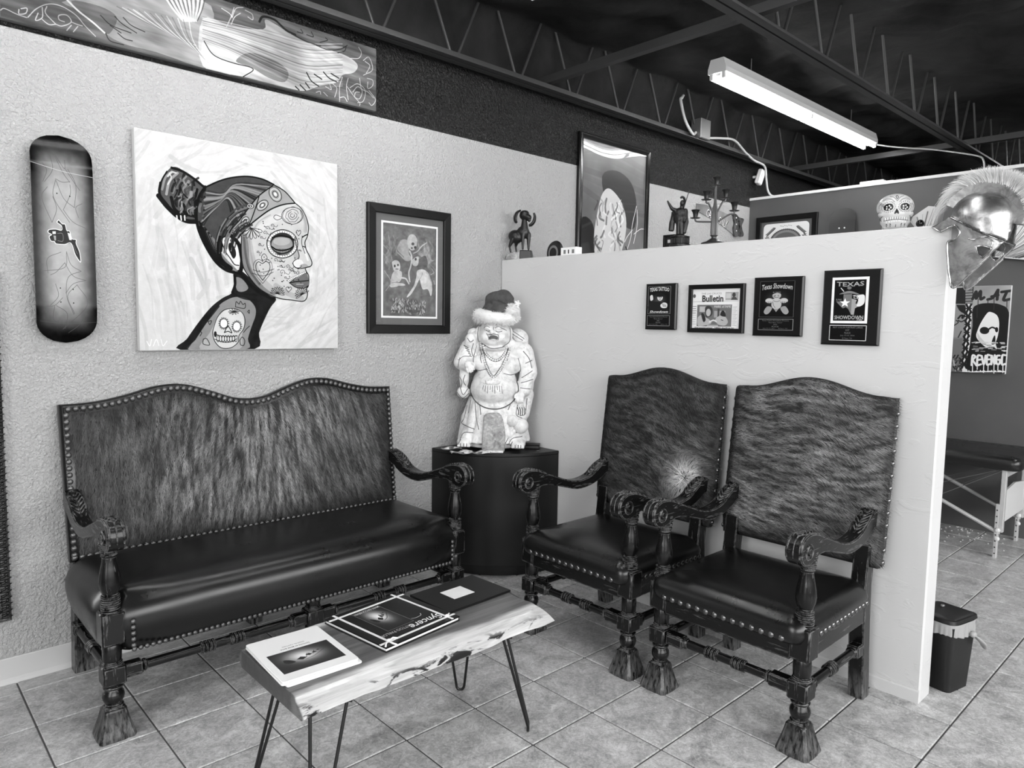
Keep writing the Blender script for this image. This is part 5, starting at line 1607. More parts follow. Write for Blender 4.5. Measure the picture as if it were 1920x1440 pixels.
# ------------------------------------------------------------------ flat pictures drawn in code
class Art:
    """greyscale canvas; x, y in thousandths of the width, y down"""
    def __init__(s, W, aspect, g=.9):
        s.W = W; s.H = int(round(W * aspect)); s.k = W / 1000; s.a = np.full((s.H, s.W), float(g))
    def _bb(s, x0, y0, x1, y1, m=2):
        i0, j0 = max(0, int(x0 * s.k - m)), max(0, int(y0 * s.k - m)); i1, j1 = min(s.W, int(x1 * s.k + m) + 1), min(s.H, int(y1 * s.k + m) + 1)
        if i1 <= i0 or j1 <= j0: return None
        X, Y = np.meshgrid((np.arange(i0, i1) + .5) / s.k, (np.arange(j0, j1) + .5) / s.k); return (slice(j0, j1), slice(i0, i1)), X, Y
    def poly(s, g, pts, al=1., sm=0):
        if sm: pts = smooth_curve(pts, 4, True)
        P = np.array(pts, float); b = s._bb(*P.min(0), *P.max(0))
        if b is None: return
        sl, X, Y = b; c = np.zeros(X.shape)
        for ox, oy in ((-.25, -.25), (.25, -.25), (-.25, .25), (.25, .25)):
            ins = np.zeros(X.shape, bool); Xo = X + ox / s.k; Yo = Y + oy / s.k
            for (xa, ya), (xb, yb) in zip(P, np.roll(P, -1, 0)):
                if ya == yb: continue
                ins ^= ((ya > Yo) != (yb > Yo)) & (Xo < (xb - xa) * (Yo - ya) / (yb - ya) + xa)
            c += ins * .25
        s.a[sl] += (g - s.a[sl]) * c * al
    def stroke(s, g, w, pts, al=1., sm=1, taper=0):
        if sm and len(pts) > 2: pts = smooth_curve(pts, 5)
        P = np.array(pts, float); w = max(w, 1.0 / s.k); b = s._bb(*(P.min(0) - w), *(P.max(0) + w))
        if b is None: return
        sl, X, Y = b; D = np.full(X.shape, 1e9)
        for (xa, ya), (xb, yb) in zip(P, P[1:]):
            dx, dy = xb - xa, yb - ya; L = dx * dx + dy * dy + 1e-9
            t = np.clip(((X - xa) * dx + (Y - ya) * dy) / L, 0, 1); D = np.minimum(D, np.hypot(X - xa - t * dx, Y - ya - t * dy))
        c = np.clip((w / 2 - D) * s.k + .5, 0, 1); s.a[sl] += (g - s.a[sl]) * c * al
    def ell(s, g, cx, cy, rx, ry=None, al=1., soft=0., rot=0.):
        ry = ry or rx; m = 1 + soft * 2; b = s._bb(cx - rx * m - ry * m * bool(rot), cy - ry * m - rx * m * bool(rot), cx + rx * m + ry * m * bool(rot), cy + ry * m + rx * m * bool(rot))
        if b is None: return
        sl, X, Y = b; c_, s_ = math.cos(rot), math.sin(rot); u = (X - cx) * c_ + (Y - cy) * s_; v = -(X - cx) * s_ + (Y - cy) * c_
        d = np.hypot(u / rx, v / ry); c = np.clip((1 - d) / max(soft, 1.5 / (min(rx, ry) * s.k)) + (0 if soft else .5), 0, 1); s.a[sl] += (g - s.a[sl]) * c * al
    def rect(s, g, x0, y0, x1, y1, al=1.): s.poly(g, [(x0, y0), (x1, y0), (x1, y1), (x0, y1)], al)
    def frame(s, g, x0, y0, x1, y1, w): s.stroke(g, w, [(x0, y0), (x1, y0), (x1, y1), (x0, y1), (x0, y0), (x1, y0)], sm=0)
    def ops(s, L):
        for o in L:
            if o[0] == 'C':
                c = [(o[3] + o[5] * math.cos(a), o[4] + o[6] * math.sin(a)) for a in [2 * PI * k / 10 for k in range(11)]]
                s.stroke(o[1], o[2], c, sm=0) if o[2] else s.poly(o[1], c[:10])
            elif o[0] == 'P':
                q = [int(t) for t in o[4].split()]; s.poly(o[1], list(zip(q[::2], q[1::2])), o[2], o[3])
            else:
                q = [int(t) for t in o[4].split()]; s.stroke(o[1], o[2], list(zip(q[::2], q[1::2])), o[3])
    def text(s, g, txt, cx, cy, width=None, height=None, rot=0., arch=0., shear=0., al=1., bold=0.):
        cu = bpy.data.curves.new('t', 'FONT'); cu.body = txt; cu.resolution_u = 2; cu.shear = shear; cu.offset = bold; cu.fill_mode = 'FRONT'
        o = bpy.data.objects.new('t', cu); me = o.to_mesh(); me.calc_loop_triangles()
        V = np.array([v.co[:2] for v in me.vertices]); T = [tuple(t.vertices) for t in me.loop_triangles]
        o.to_mesh_clear(); bpy.data.objects.remove(o); bpy.data.curves.remove(cu)
        if not len(V): return
        lo, hi = V.min(0), V.max(0); ext = hi - lo; V = V - (lo + hi) / 2
        kx = (width / ext[0]) if width else height / ext[1]; ky = (height / ext[1]) if height else kx
        V = V * (kx, -ky)
        if arch: V[:, 1] += arch * (V[:, 0] / (ext[0] * kx / 2)) ** 2
        c, s_ = math.cos(rot), math.sin(rot); V = V @ np.array([[c, s_], [-s_, c]]) + (cx, cy)
        for t in T: s.poly(g, V[list(t)], al)
    def noise(s, amp, sx, sy, seed=0, o=3):
        f = vnoise(seed); X, Y = np.meshgrid(np.arange(s.W) / s.W, np.arange(s.H) / s.W); s.a += amp * (fbm(f, X * sx, Y * sy, o) - .5) * 2
    def image(s, name):
        a = np.clip(s.a, 0, 1)[::-1]; im = bpy.data.images.new(name, s.W, s.H)
        px = np.ones((s.H, s.W, 4), np.float32); px[..., :3] = a[..., None]; im.pixels.foreach_set(px.ravel()); im.update(); im.pack(); return im
def m_print(name, art, rough=.5, spec=.4, axes='XZ', brush=0):
    m = mat(name, .5, rough, 0, spec); t = NT(m); c = t.n('ShaderNodeTexCoord'); s = t.n('ShaderNodeSeparateXYZ'); k = t.n('ShaderNodeCombineXYZ')
    t.l(c.outputs['Generated'], s.inputs[0]); t.l(s.outputs[axes[0]], k.inputs[0]); t.l(s.outputs[axes[1]], k.inputs[1])
    im = t.n('ShaderNodeTexImage'); im.image = art.image(name); im.extension = 'EXTEND'; t.l(k.outputs[0], im.inputs['Vector']); t.color(im.outputs['Color'])
    if brush: t.bump(t.noise(t.coord((9, 9, 28)), 4, 5, .65, 1.5), brush, .004)
    return m
def picture(name, w, h, art, parent, y=0., rough=.5, z=0., x=0., th=.002, brush=0, label=None, spec=.4):
    """flat sheet facing local -y, centred on (x, z)"""
    return obj(name, box((0, 0, 0), (w, th, h)), m_print(name, art, rough, spec, 'XZ', brush), parent, loc=(x, y, z), smooth=0, label=label)
def moulding(name, w, h, fw, depth, m, parent, bev=.004, y=0.):
    """four mitred sides of a frame, as one moulding"""
    V = []; F = []
    prof = [(0, 0), (0, -depth + bev), (bev, -depth), (fw - bev, -depth * .92), (fw, -depth * .8), (fw, 0)]
    for a, b in (((-1, -1), (1, -1)), ((1, -1), (1, 1)), ((1, 1), (-1, 1)), ((-1, 1), (-1, -1))):
        o = len(V)
        for c in (a, b):
            for i, d in prof: V.append((c[0] * (w / 2 - i), d + y, c[1] * (h / 2 - i)))
        n = len(prof)
        for k in range(n - 1): F.append((o + k, o + k + 1, o + n + k + 1, o + n + k))
    return obj(name, (V, F), m, parent, smooth=20)
R90 = -PI / 2

# ---- large canvas over the settee
A = Art(1150, .990, .80)
r = random.Random(4)
for k in range(420):
    x, y = r.uniform(0, 1000), r.uniform(0, 990); dx, dy = x - 520, y - 480; d = math.hypot(dx, dy) + 1; tx, ty = -dy / d, dx / d; L = r.uniform(70, 190)
    if y > 560 and x < 480: tx, ty = .15, 1
    c = (-dx / d * L * .12, -dy / d * L * .12)
    A.stroke(r.choice([.86, .82, .88, .75, .70, .79, .66]), r.uniform(6, 26), [(x - tx * L, y - ty * L), (x + c[0], y + c[1]), (x + tx * L, y + ty * L)], r.uniform(.15, .45))
for q, g in (([(150, 100), (200, 130), (270, 150)], .72), ([(230, 560), (270, 640), (290, 690)], .70), ([(260, 740), (300, 690), (310, 660)], .74)): A.stroke(g, 22, q, .7)
A.ops(ART['painting']); r = random.Random(15)
for k in range(60):
    u = r.random(); x, y = 225 + r.uniform(-90, 70), 285 + r.uniform(-90, 90)
    if ((x - 218) / 84) ** 2 + ((y - 288) / 96) ** 2 < .75: A.stroke(r.choice([.05, .08, .45, .6, .2, .05]), r.uniform(5, 14), [(x, y), (x + r.uniform(-8, 12), y - 18), (x + r.uniform(0, 22), y - 36)], .75)
for k in range(46):
    a = r.uniform(.45, 1.35); q = r.uniform(.55, .97); f_ = lambda a: (560 - 225 * q * math.cos(a), 520 - 265 * q * math.sin(a))
    A.stroke(r.choice([.06, .1, .5, .24, .58, .08]), r.uniform(4, 9), [f_(a - .5), f_(a - .25), f_(a)], .7)
A.a *= .93; A.noise(.03, 30, 30, 16)
t = thing('canvas_painting', 'large square painting of a woman with sugar skull face hung above the settee', 'painting', (-1.608, -.001, 1.759))
obj('stretched_canvas', box((0, -.021, 0), (.925, .038, .915), .002), M['cream'], t)
picture('painted_face', .921, .911, A, t, -.0405, .5, brush=.35, spec=.05)

# ---- skateboard deck on the left wall
A = Art(360, 3.2, .10)
X, Y = np.meshgrid((np.arange(A.W) + .5) / A.W * 2 - 1, (np.arange(A.H) + .5) / A.H * 2 - 1)
gl = np.clip(1 - np.abs(X) ** 3.2, 0, 1) * np.clip(1.02 - np.abs(Y * 1.07) ** 6, 0, 1)
A.a = .02 + .58 * gl ** 1.4; A.noise(.05, 8, 8, 3); A.ops(ART['skateboard'])
A.stroke(.75, 7, [(0, 480), (500, 560), (1000, 600)], .9); A.stroke(.35, 6, [(60, 2860), (500, 2900), (1000, 2870)], .6)
def deck(w, h, thick=.011, kick=.035):
    """popsicle deck: rounded ends that curl away from the front, slight concave"""
    V = []; F = []; n = 40; m = 12
    for side in (0, 1):
        for j in range(n + 1):
            s_ = -1 + 2 * j / n; s_ = math.copysign(1 - (1 - abs(s_)) ** 1.35, s_) if abs(s_) > .0 else 0
            hw_ = w / 2; r_ = w / 2; e = h / 2 - r_ * .86; z = s_ * h / 2
            wz = hw_ if abs(z) < e else hw_ * math.sqrt(max(0.0004, 1 - ((abs(z) - e) / (r_ * .86)) ** 2.1))
            for i in range(m + 1):
                x = -1 + 2 * i / m
                k = max(0., (abs(z) - h * .33) / (h * .17)); y = kick * k ** 1.6 - .006 * (x * wz / hw_) ** 2
                V.append((x * wz, y + side * thick, z))
    q = (n + 1) * (m + 1)
    for j in range(n):
        for i in range(m):
            a = j * (m + 1) + i; F.append((a, a + 1, a + m + 2, a + m + 1)); F.append((q + a, q + a + m + 1, q + a + m + 2, q + a + 1))
        for i in (0, m): a = j * (m + 1) + i; F.append((a, a + m + 1, q + a + m + 1, q + a))
    for j in (0, n):
        for i in range(m): a = j * (m + 1) + i; F.append((a, a + 1, q + a + 1, q + a))
    return V, F
t = thing('skateboard_deck', 'black skateboard deck with a tattoo machine graphic hung left of the canvas painting', 'skateboard', (-2.333, -.058, 1.737))
obj('deck', deck(.205, .80), m_print('deck_graphic', A, .12, .08), t, smooth=60)
obj('wall_hook', tube([(0, .01, .0), (0, .06, .0)], .006, 8), M['gal'], t)

# ---- long wooden wing panel under the joist (extends past the left edge of the photo)
A = Art(1500, .0001, .4); A.k = 1500 / 1590 ; A.W = 1500; A.H = int(311 * A.k); A.a = np.full((A.H, A.W), .40)
A.noise(.13, 5, 90, 31, 4); A.ops(ART['wing'])
X, Y = np.meshgrid(np.arange(A.W) / A.W, np.arange(A.H) / A.W); fa, fb = vnoise(33), vnoise(34)
A.a *= (.50 + .46 * fbm(fa, X * 5 + Y * 9, Y * 34 - X * 9, 4)) * (.66 + .62 * fbm(fb, X * 9, Y * 9, 3)) * 1.1
A.noise(.05, 6, 160, 32, 3)
t = thing('wing_panel', 'long carved wooden panel with burned feather wings mounted high under the roof joist', 'wall panel', (-1.71, -.001, 2.6785))
obj('board', box((0, -.0155, 0), (1.59, .029, .311), .002), M['grey_mat'], t)
obj('board_end', box((-1.25, -.0155, 0), (.91, .029, .311), .002), M['grey_mat'], t)
picture('wing_carving', 1.588, .309, A, t, -.0305, .4, spec=.06)

# ---- framed print left of the corner
A = Art(420, 1.64, .36); A.noise(.06, 4, 4, 8); r = random.Random(5)
for k in range(70):
    x, y = (r.uniform(40, 250) if k % 2 else r.uniform(650, 960)), r.uniform(300, 860); A.stroke(r.uniform(.45, .72), r.uniform(12, 30), [(x, y), (x + r.uniform(-40, 45), y - 80), (x + r.uniform(-60, 60), y - 170)], .4)
A.ops(ART['print'])
for k in range(260):
    x = r.uniform(160, 800); y = 1370 + (x - 160) * .05 + r.uniform(-60, 190); A.stroke(r.choice([.12, .72, .8, .25, .78]), r.uniform(8, 18), [(x, y), (x + r.uniform(-18, 18), y + r.uniform(18, 44))], .8)
A.ell(.25, 560, 1545, 110, 34, .9); A.a = .08 + .74 * A.a; A.noise(.12, 14, 14, 18, 4)
t = thing('framed_print', 'black framed print of three pale figures under grey mat, hung left of the statue', 'framed print', (-.6845, -.001, 1.7193))
moulding('frame', .545, .685, .048, .026, M['wood_black'], t, .004)
obj('mount_board', box((0, -.006, 0), (.455, .006, .595)), M['grey_mat'], t, smooth=0)
obj('mat_bevel', box((0, -.0098, 0), (.372, .0018, .515)), M['white'], t, smooth=0, label='white inner bevel of the mat')
picture('print', .35, .494, A, t, -.0115, .5)
obj('glazing', grid(lambda u, v: ((u - .5) * .452, -.016, (v - .5) * .592), 1, 1), M['glass'], t, smooth=0)

# ---- tall poster on the wall behind the half wall: a plain light-and-dark face-like abstract stands in
A = Art(500, 1.40, .42); A.noise(.10, 5, 4, 51)
for k in range(7): A.stroke(.30 + .05 * (k % 3), 60, [(0, 120 + 60 * k), (400, 60 + 90 * k), (1000, 160 + 80 * k)], .35)
A.poly(.10, [(0, 820), (160, 800), (220, 1000), (200, 1400), (0, 1400)], .95, 1); A.poly(.16, [(300, 330), (520, 240), (760, 330), (860, 560), (800, 820), (420, 640)], .8, 1)
A.poly(.80, [(260, 640), (330, 480), (440, 440), (620, 560), (700, 760), (660, 1000), (560, 1200), (400, 1330), (270, 1250), (200, 980)], .95, 1)
r = random.Random(6)
for k in range(60):
    x, y = r.uniform(230, 640), r.uniform(520, 1280); A.stroke(r.choice([.3, .95, .55, .9, .2]), r.uniform(8, 26), [(x, y), (x + r.uniform(-40, 40), y + r.uniform(20, 70)), (x + r.uniform(-60, 60), y + r.uniform(60, 150))], .6)
for q in ([(860, 560), (800, 760), (780, 900), (720, 1050)], [(870, 600), (880, 760), (830, 960)], [(800, 820), (720, 900), (680, 960)], [(830, 860), (930, 800), (990, 790)]): A.stroke(.85, 9, q)
A.poly(.08, [(740, 1120), (800, 1060), (850, 1120), (860, 1400), (740, 1400)], 1, 0); A.stroke(.1, 18, [(700, 1010), (800, 1150), (690, 1330)], 1, 0)
t = thing('framed_poster', 'tall framed poster of pale brushwork on the wall behind the half wall', 'poster', (1.058, -.001, 2.22))
moulding('frame', .782, 1.02, .036, .03, mat('gloss_black_frame', .06, .18), t, .008)
picture('poster_sheet', .712, .95, A, t, -.012, .3)
def wavy(u, v): return ((u - .5) * .712, -.0185 - .002 * math.sin(5 * u + 2 * v) - .0022 * math.sin(9 * v + 3 * u), (v - .5) * .95)
obj('glazing', grid(wavy, 16, 16), M['glass'], t, smooth=180, label='rippled clear poster cover')

# ---- four plaques on the half wall
def plaque(label, y0, y1, z0, z1, fw, board_m, art, plate_art, art_box, plate_box, edge=None):
    w_, h_ = abs(y1 - y0), z1 - z0
    t = thing('award_plaque', label, 'plaque', (-.001, (y0 + y1) / 2, (z0 + z1) / 2), R90, 'plaques on the half wall'); del t['group']
    obj('backing_board', prism([(-w_ / 2, -h_ / 2), (w_ / 2, -h_ / 2), (w_ / 2, h_ / 2), (-w_ / 2, h_ / 2)], 0, -.019, 'y', .006), board_m, t, smooth=20)
    for nm, a, (x0, t0, x1, t1) in (('award_print', art, art_box), ('engraved_plate', plate_art, plate_box)):
        if a is None: continue
        W_, H_ = (x1 - x0) * w_, (t1 - t0) * h_
        picture(nm, W_, H_, a, t, -.0202, .35, spec=.15, x=((x0 + x1) / 2 - .5) * w_, z=(.5 - (t0 + t1) / 2) * h_)
    return t
gloss = mat('gloss_black_board', .03, .2, 0, .3); brown = mat('dark_marbled_board', .09, .25, 0, .3)
def plate(lines, rim=.55, W=220, asp=.36, g=.05, ink=.6):
    A = Art(W, asp, g); A.frame(rim, 8, 8, 992, asp * 1000 - 8, 14)
    n = len(lines)
    for k, (s_, wd) in enumerate(lines): A.text(ink, s_, 500, asp * 1000 * (k + .8) / (n + .6), wd, asp * 1000 / (n + .6) * .62)
    return A
def figure_head(A, cx, cy, s_, dark=.1, light=.82):
    A.ell(light, cx, cy, 90 * s_, 110 * s_); A.ell(dark, cx, cy - 75 * s_, 130 * s_, 50 * s_); A.ell(dark, cx - 10 * s_, cy - 110 * s_, 80 * s_, 60 * s_)
    A.ell(dark, cx - 34 * s_, cy - 8 * s_, 20 * s_, 12 * s_); A.ell(dark, cx + 34 * s_, cy - 8 * s_, 20 * s_, 12 * s_); A.stroke(dark, 12 * s_, [(cx - 40 * s_, cy + 50 * s_), (cx, cy + 66 * s_), (cx + 42 * s_, cy + 48 * s_)])
    A.stroke(dark, 9 * s_, [(cx, cy), (cx + 12 * s_, cy + 30 * s_), (cx - 6 * s_, cy + 34 * s_)])
# 1: TEXAS TATTOO showdown
A = Art(260, 1.36, .07); A.frame(.5, 8, 8, 992, 1352, 14); A.ell(.45, 480, 700, 380, 420, .5, .8)
A.text(.9, 'TEXAS TATTOO', 500, 130, 860, 190, arch=50, bold=.02); figure_head(A, 540, 560, 1.35)
A.poly(.12, [(60, 820), (300, 740), (640, 800), (900, 1100), (900, 1200), (80, 1200)], 1, 1)
for q in ([(90, 480), (190, 420), (230, 640), (120, 700)], [(560, 930), (700, 800), (860, 860), (840, 1050), (640, 1060)]): A.poly(.85, q, 1, 1)
for k in range(4): A.stroke(.15, 16, [(640 + 50 * k, 850 + 20 * k), (700 + 40 * k, 1010)])
A.text(.9, 'Showdown', 500, 1250, 820, 120, shear=.3, bold=.02)
plaque('smallest black plaque on the half wall, leftmost, its print lettered Texas Tattoo', -1.109, -1.292, 1.4235, 1.650, .01, gloss, A,
       plate([('Texas Tattoo Showdown Presents', 800), ('"Best Sleeve"', 420), ('2ND', 120), ('PLACE', 200), ('July 11-13, 2011        El Paso, TX', 820)]), (.10, .06, .83, .66), (.09, .69, .82, .92))
# 2: framed newspaper page
A = Art(520, .72, .90)
A.text(.42, 'THE LAS CRUCES', 400, 90, 420, 30); A.text(.08, 'Bulletin', 430, 180, 440, 120, bold=.03); A.rect(.62, 690, 70, 950, 210); A.ell(.2, 860, 120, 34, 40); A.poly(.25, [(800, 210), (830, 160), (900, 160), (940, 210)]); A.rect(.78, 700, 90, 800, 180)
A.stroke(.3, 4, [(20, 235), (960, 225)], sm=0); A.ell(.35, 40, 130, 30, 34)
A.rect(.42, 110, 290, 830, 680); A.rect(.72, 160, 320, 300, 420); A.rect(.62, 470, 400, 700, 520); A.rect(.25, 540, 360, 580, 540)
A.poly(.20, [(280, 340), (360, 310), (430, 360), (430, 470), (340, 520), (290, 480)], 1, 1); A.ell(.72, 350, 430, 50, 68); A.poly(.70, [(130, 520), (230, 470), (300, 520), (380, 560), (420, 620), (300, 660), (140, 670)], 1, 1); A.poly(.15, [(200, 460), (250, 450), (300, 560), (250, 600)], 1, 1)
A.poly(.70, [(500, 560), (560, 500), (640, 480), (720, 520), (760, 600), (700, 660), (560, 640)], 1, 1); A.poly(.12, [(600, 480), (630, 400), (680, 410), (710, 500)], 1, 1); A.stroke(.85, 26, [(380, 600), (460, 570), (520, 590)]); A.stroke(.2, 12, [(620, 560), (660, 570)]); A.rect(.66, 330, 650, 560, 680)
A.text(.92, 'MARK of FAME', 640, 325, 340, 42); A.text(.1, 'Ring around school   NMED deadlines for', 480, 705, 820, 30, bold=.02)
for k in range(16): A.stroke(.55, 5, [(850, 330 + 22 * k), (930 - 12 * (k % 3), 329 + 22 * k)], sm=0)
for k in range(9): A.stroke(.2 if k < 4 else .5, 9 if k < 4 else 5, [(14, 320 + 40 * k), (90 - 10 * (k % 2), 319 + 40 * k)], sm=0)
t = thing('framed_newspaper', 'black framed newspaper front page headed Bulletin, hung between two plaques', 'framed page', (-.001, -1.503, 1.5262), R90)
moulding('frame', .290, .2245, .021, .02, M['wood_black'], t, .003)
picture('newspaper_page', .252, .186, A, t, -.008, .6)
obj('glazing', grid(lambda u, v: ((u - .5) * .25, -.0125, (v - .5) * .184), 1, 1), M['glass'], t, smooth=0)
# 3
A = Art(260, 1.40, .06); A.frame(.35, 8, 8, 992, 1392, 14); A.ell(.40, 500, 760, 420, 460, .6, .8)
A.text(.92, 'Texas Showdown', 500, 190, 880, 210, arch=60, shear=.2, bold=.015)
A.ell(.80, 500, 560, 125, 130); A.poly(.10, [(350, 520), (360, 380), (500, 330), (640, 380), (650, 500), (500, 460)], 1, 1); A.text(.85, 'EL PASO', 500, 440, 220, 50)
A.poly(.85, [(380, 720), (500, 680), (620, 720), (640, 960), (560, 1080), (440, 1080), (360, 960)], 1, 1)
for sx in (-1, 1):
    A.ell(.88, 500 + sx * 210, 760, 115, 95); A.poly(.7, [(500 + sx * 120, 1040), (500 + sx * 260, 980), (500 + sx * 360, 1180), (500 + sx * 300, 1290), (500 + sx * 200, 1240)], 1, 1)
    for k in range(4): A.stroke(.15, 12, [(500 + sx * (130 + 48 * k), 790), (500 + sx * (135 + 48 * k), 850)])
    A.ell(.12, 500 + sx * 45, 560, 20, 12)
A.a *= .84; A.stroke(.1, 14, [(440, 620), (500, 640), (565, 615)]); A.stroke(.3, 16, [(400, 760), (500, 800), (600, 760)]); A.stroke(.3, 12, [(400, 820), (420, 940), (470, 1040)]); A.ell(.4, 430, 590, 40, 60, .6, .6); A.poly(.55, [(430, 1080), (570, 1080), (500, 1200)], 1, 0)
plaque('black plaque with squatting figure below Texas Showdown lettering, right of the newspaper page', -1.694, -1.919, 1.406, 1.661, .01, gloss, A,
       plate([('Texas Tattoo Showdown Presents', 760), ('"Best New Tattoo"', 400), ('2ND', 110), ('PLACE', 190), ('July 11-13, 2011      El Paso, TX', 700)]), (.14, .07, .84, .68), (.13, .71, .84, .90))
# 4
A = Art(300, 1.42, .93); A.rect(.05, 70, 80, 930, 1340)
A.text(.40, 'TEXAS', 500, 220, 760, 150, arch=-20, bold=.04); A.text(.7, 'TEXAS', 500, 216, 730, 126, arch=-20)
A.ell(.45, 480, 330, 60, 50); A.poly(.50, [(220, 520), (300, 470), (480, 420), (650, 470), (760, 540), (500, 500)], 1, 1); A.stroke(.9, 22, [(250, 330), (330, 430)])
A.poly(.45, [(330, 520), (560, 520), (560, 660), (760, 720), (800, 860), (660, 960), (640, 1160), (560, 1150), (480, 980), (410, 920), (330, 960), (270, 900), (180, 800), (130, 740), (330, 740)], 1, 0)
A.poly(.62, [(560, 660), (760, 720), (800, 860), (660, 960), (640, 1160), (560, 1150)], 1, 0)
star = [(380 + (150 if k % 2 == 0 else 60) * math.sin(PI * k / 5), 790 - (150 if k % 2 == 0 else 60) * math.cos(PI * k / 5)) for k in range(10)]; A.poly(.97, star)
A.poly(.88, [(690, 590), (800, 540), (900, 570), (900, 800), (790, 900), (700, 880), (740, 740)], 1, 1); A.stroke(.05, 40, [(600, 560), (720, 640), (690, 800)]); A.stroke(.8, 16, [(590, 560), (700, 610), (740, 700)]); A.frame(.85, 620, 560, 720, 650, 14)
A.text(.85, 'EL PASO', 210, 690, 150, 50); A.text(.45, 'SHOWDOWN', 500, 1240, 800, 130, bold=.04); A.text(.75, 'SHOWDOWN', 500, 1236, 770, 104); A.text(.95, 'Tex', 800, 1300, 150, 60, shear=.3)
plaque('largest plaque on the half wall, showing a white star on the state of Texas', -2.001, -2.228, 1.377, 1.6785, .012, brown, A,
       plate([('BEST COLOR PORTRAIT LARGE', 800), ('1ST', 100), ('PLACE', 160), ('July 17-19, 2014', 380), ('El Paso, TX', 260)], .92, 260, .40), (.17, .10, .80, .71), (.16, .735, .80, .94))

# ---- rear wall pictures
A = Art(620, 1.008, .62); A.noise(.1, 6, 6, 61); A.ops(ART['mad'])
t = thing('skull_canvas', 'square canvas with a white skull and painted words MAD and REVENGE on rear wall', 'painting', (REAR - .001, -1.706, 1.4535), R90)
obj('stretched_canvas', box((0, -.016, 0), (.612, .03, .617), .002), M['cream'], t)
picture('painted_skull', .609, .614, A, t, -.032, .45, brush=.3)
A = Art(520, .8, .90)
for (cx, a0) in ((500, 0),):
    for k in range(48):
        a = 2 * PI * k / 48; A.ell(.30, 500 + 330 * math.cos(a), 420 + 270 * math.sin(a), 24, 22)
    A.ell(.5, 500, 420, 310, 252); A.ell(.36, 500, 430, 270, 215)
    for k in range(6): A.stroke(.85, 8, [(340 + 50 * k, 430), (370 + 50 * k, 330 + 10 * (k % 2)), (410 + 50 * k, 400), (380 + 50 * k, 470)])
for sx in (-1, 1):
    for k in range(9): A.ell(.30, 500 + sx * (250 + 20 * k), 120 + 18 * k, 34, 11, rot=sx * .9); A.ell(.35, 500 + sx * (262 + 20 * k), 95 + 18 * k, 30, 10, rot=-sx * .1)
    for k in range(7): a = k * .9; A.ell(.25, 500 + sx * 410 + 36 * math.cos(a), 330 + 40 * math.sin(a), 26, 10, rot=a); A.ell(.3, 500 + sx * 420, 500 + 30 * k, 20, 9, rot=a)
for k in range(9): A.ell(.35, 380 + 30 * k, 60 + 8 * (k % 3), 8, 8)
t = thing('framed_ornament_print', 'black framed print with rosette and leaf sprays on rear wall, left of small skateboard', 'framed print', (REAR - .001, -.352, 2.19), R90)
moulding('frame', .545, .43, .046, .024, M['wood_black'], t, .004)
obj('mount_board', box((0, -.006, 0), (.455, .006, .34)), M['grey_mat'], t, smooth=0)
mb = prism(rounded_rect(.405, .30, .035), -.0095, -.0125, 'y'); obj('ornament_print', mb, m_print('ornament_print', A, .5), t, smooth=0)
t = thing('small_skateboard', 'dark small skateboard deck hung on the rear wall left of the sugar skull', 'skateboard', (REAR - .05, -.84, 2.045), R90)
obj('deck', deck(.205, .735), mat('dark_deck', .24, .35), t, smooth=60)
for sx in (-1, 1): obj('bolt', ball((sx * .021, -.002, .205), .0065, 8, 6), M['white'], t, smooth=180)
A = Art(520, .55, .86); A.noise(.08, 5, 5, 71); r = random.Random(8)
for k in range(46):
    x = 1000 * k / 46; A.stroke(r.choice([.35, .6, .2, .7]), r.uniform(4, 9), [(120 + x * .2, 540), (200 + x * .62, 330 + r.uniform(-40, 40)), (260 + x * .9, 60 + r.uniform(-50, 50))], .8)
A.rect(.10, 0, 430, 130, 550); 
for k in range(5): A.stroke(.3, 10, [(20 + 26 * k, 440), (24 + 26 * k, 545)], sm=0)
t = thing('feather_canvas', 'pale canvas of dark feather lines on rear wall behind the crested helmet', 'painting', (REAR - .03, -2.22, 2.12), rot=(0, math.radians(9), R90))
obj('stretched_canvas', box((0, -.014, 0), (.78, .026, .42), .002), M['cream'], t)
picture('feather_drawing', .776, .416, A, t, -.0285, .5)

# ---- carved frame just entering at the left edge
t = thing('wall_mirror', 'tall dark carved mirror frame cut by the left edge of the photo', 'mirror', (-2.86, -.001, .93))
fw, FH = .62, 1.335
obj('mirror_glass', box((0, -.012, 0), (fw - .14, .004, FH - .14)), mat('mirror', .9, .02, 1.0), t, smooth=0)
moulding('carved_moulding', fw, FH, .085, .035, M['wood'], t, .012)
orn = []
def scrolls(p, q, n, out):
    p = Vector(p); q = Vector(q); d = (q - p) / n; s_ = Vector((-d.z, 0, d.x)).normalized()
    for k in range(n):
        c = p + d * (k + .5)
        out.append(tube([tuple(c + d * (.42 - .1 * j) * math.cos(j * .9) + s_ * (.028 - .003 * j) * math.sin(j * .9) + Vector((0, -.004, 0))) for j in range(7)], [.005, .006, .006, .005, .005, .004, .003], 6))
        out.append(ball(tuple(c + d * .5 + Vector((0, -.003, 0))), .007, 8, 6))
scrolls((fw / 2 - .045, -.034, -FH / 2 + .03), (fw / 2 - .045, -.034, FH / 2 - .03), 34, orn); scrolls((-fw / 2 + .04, -.034, -FH / 2 + .045), (fw / 2 - .04, -.034, -FH / 2 + .045), 15, orn)
scrolls((fw / 2 - .012, -.03, -FH / 2 + .01), (fw / 2 - .012, -.03, FH / 2 - .01), 52, orn)
obj('carved_scrollwork', join(*orn), M['bronze'], t, kind='stuff', smooth=180)
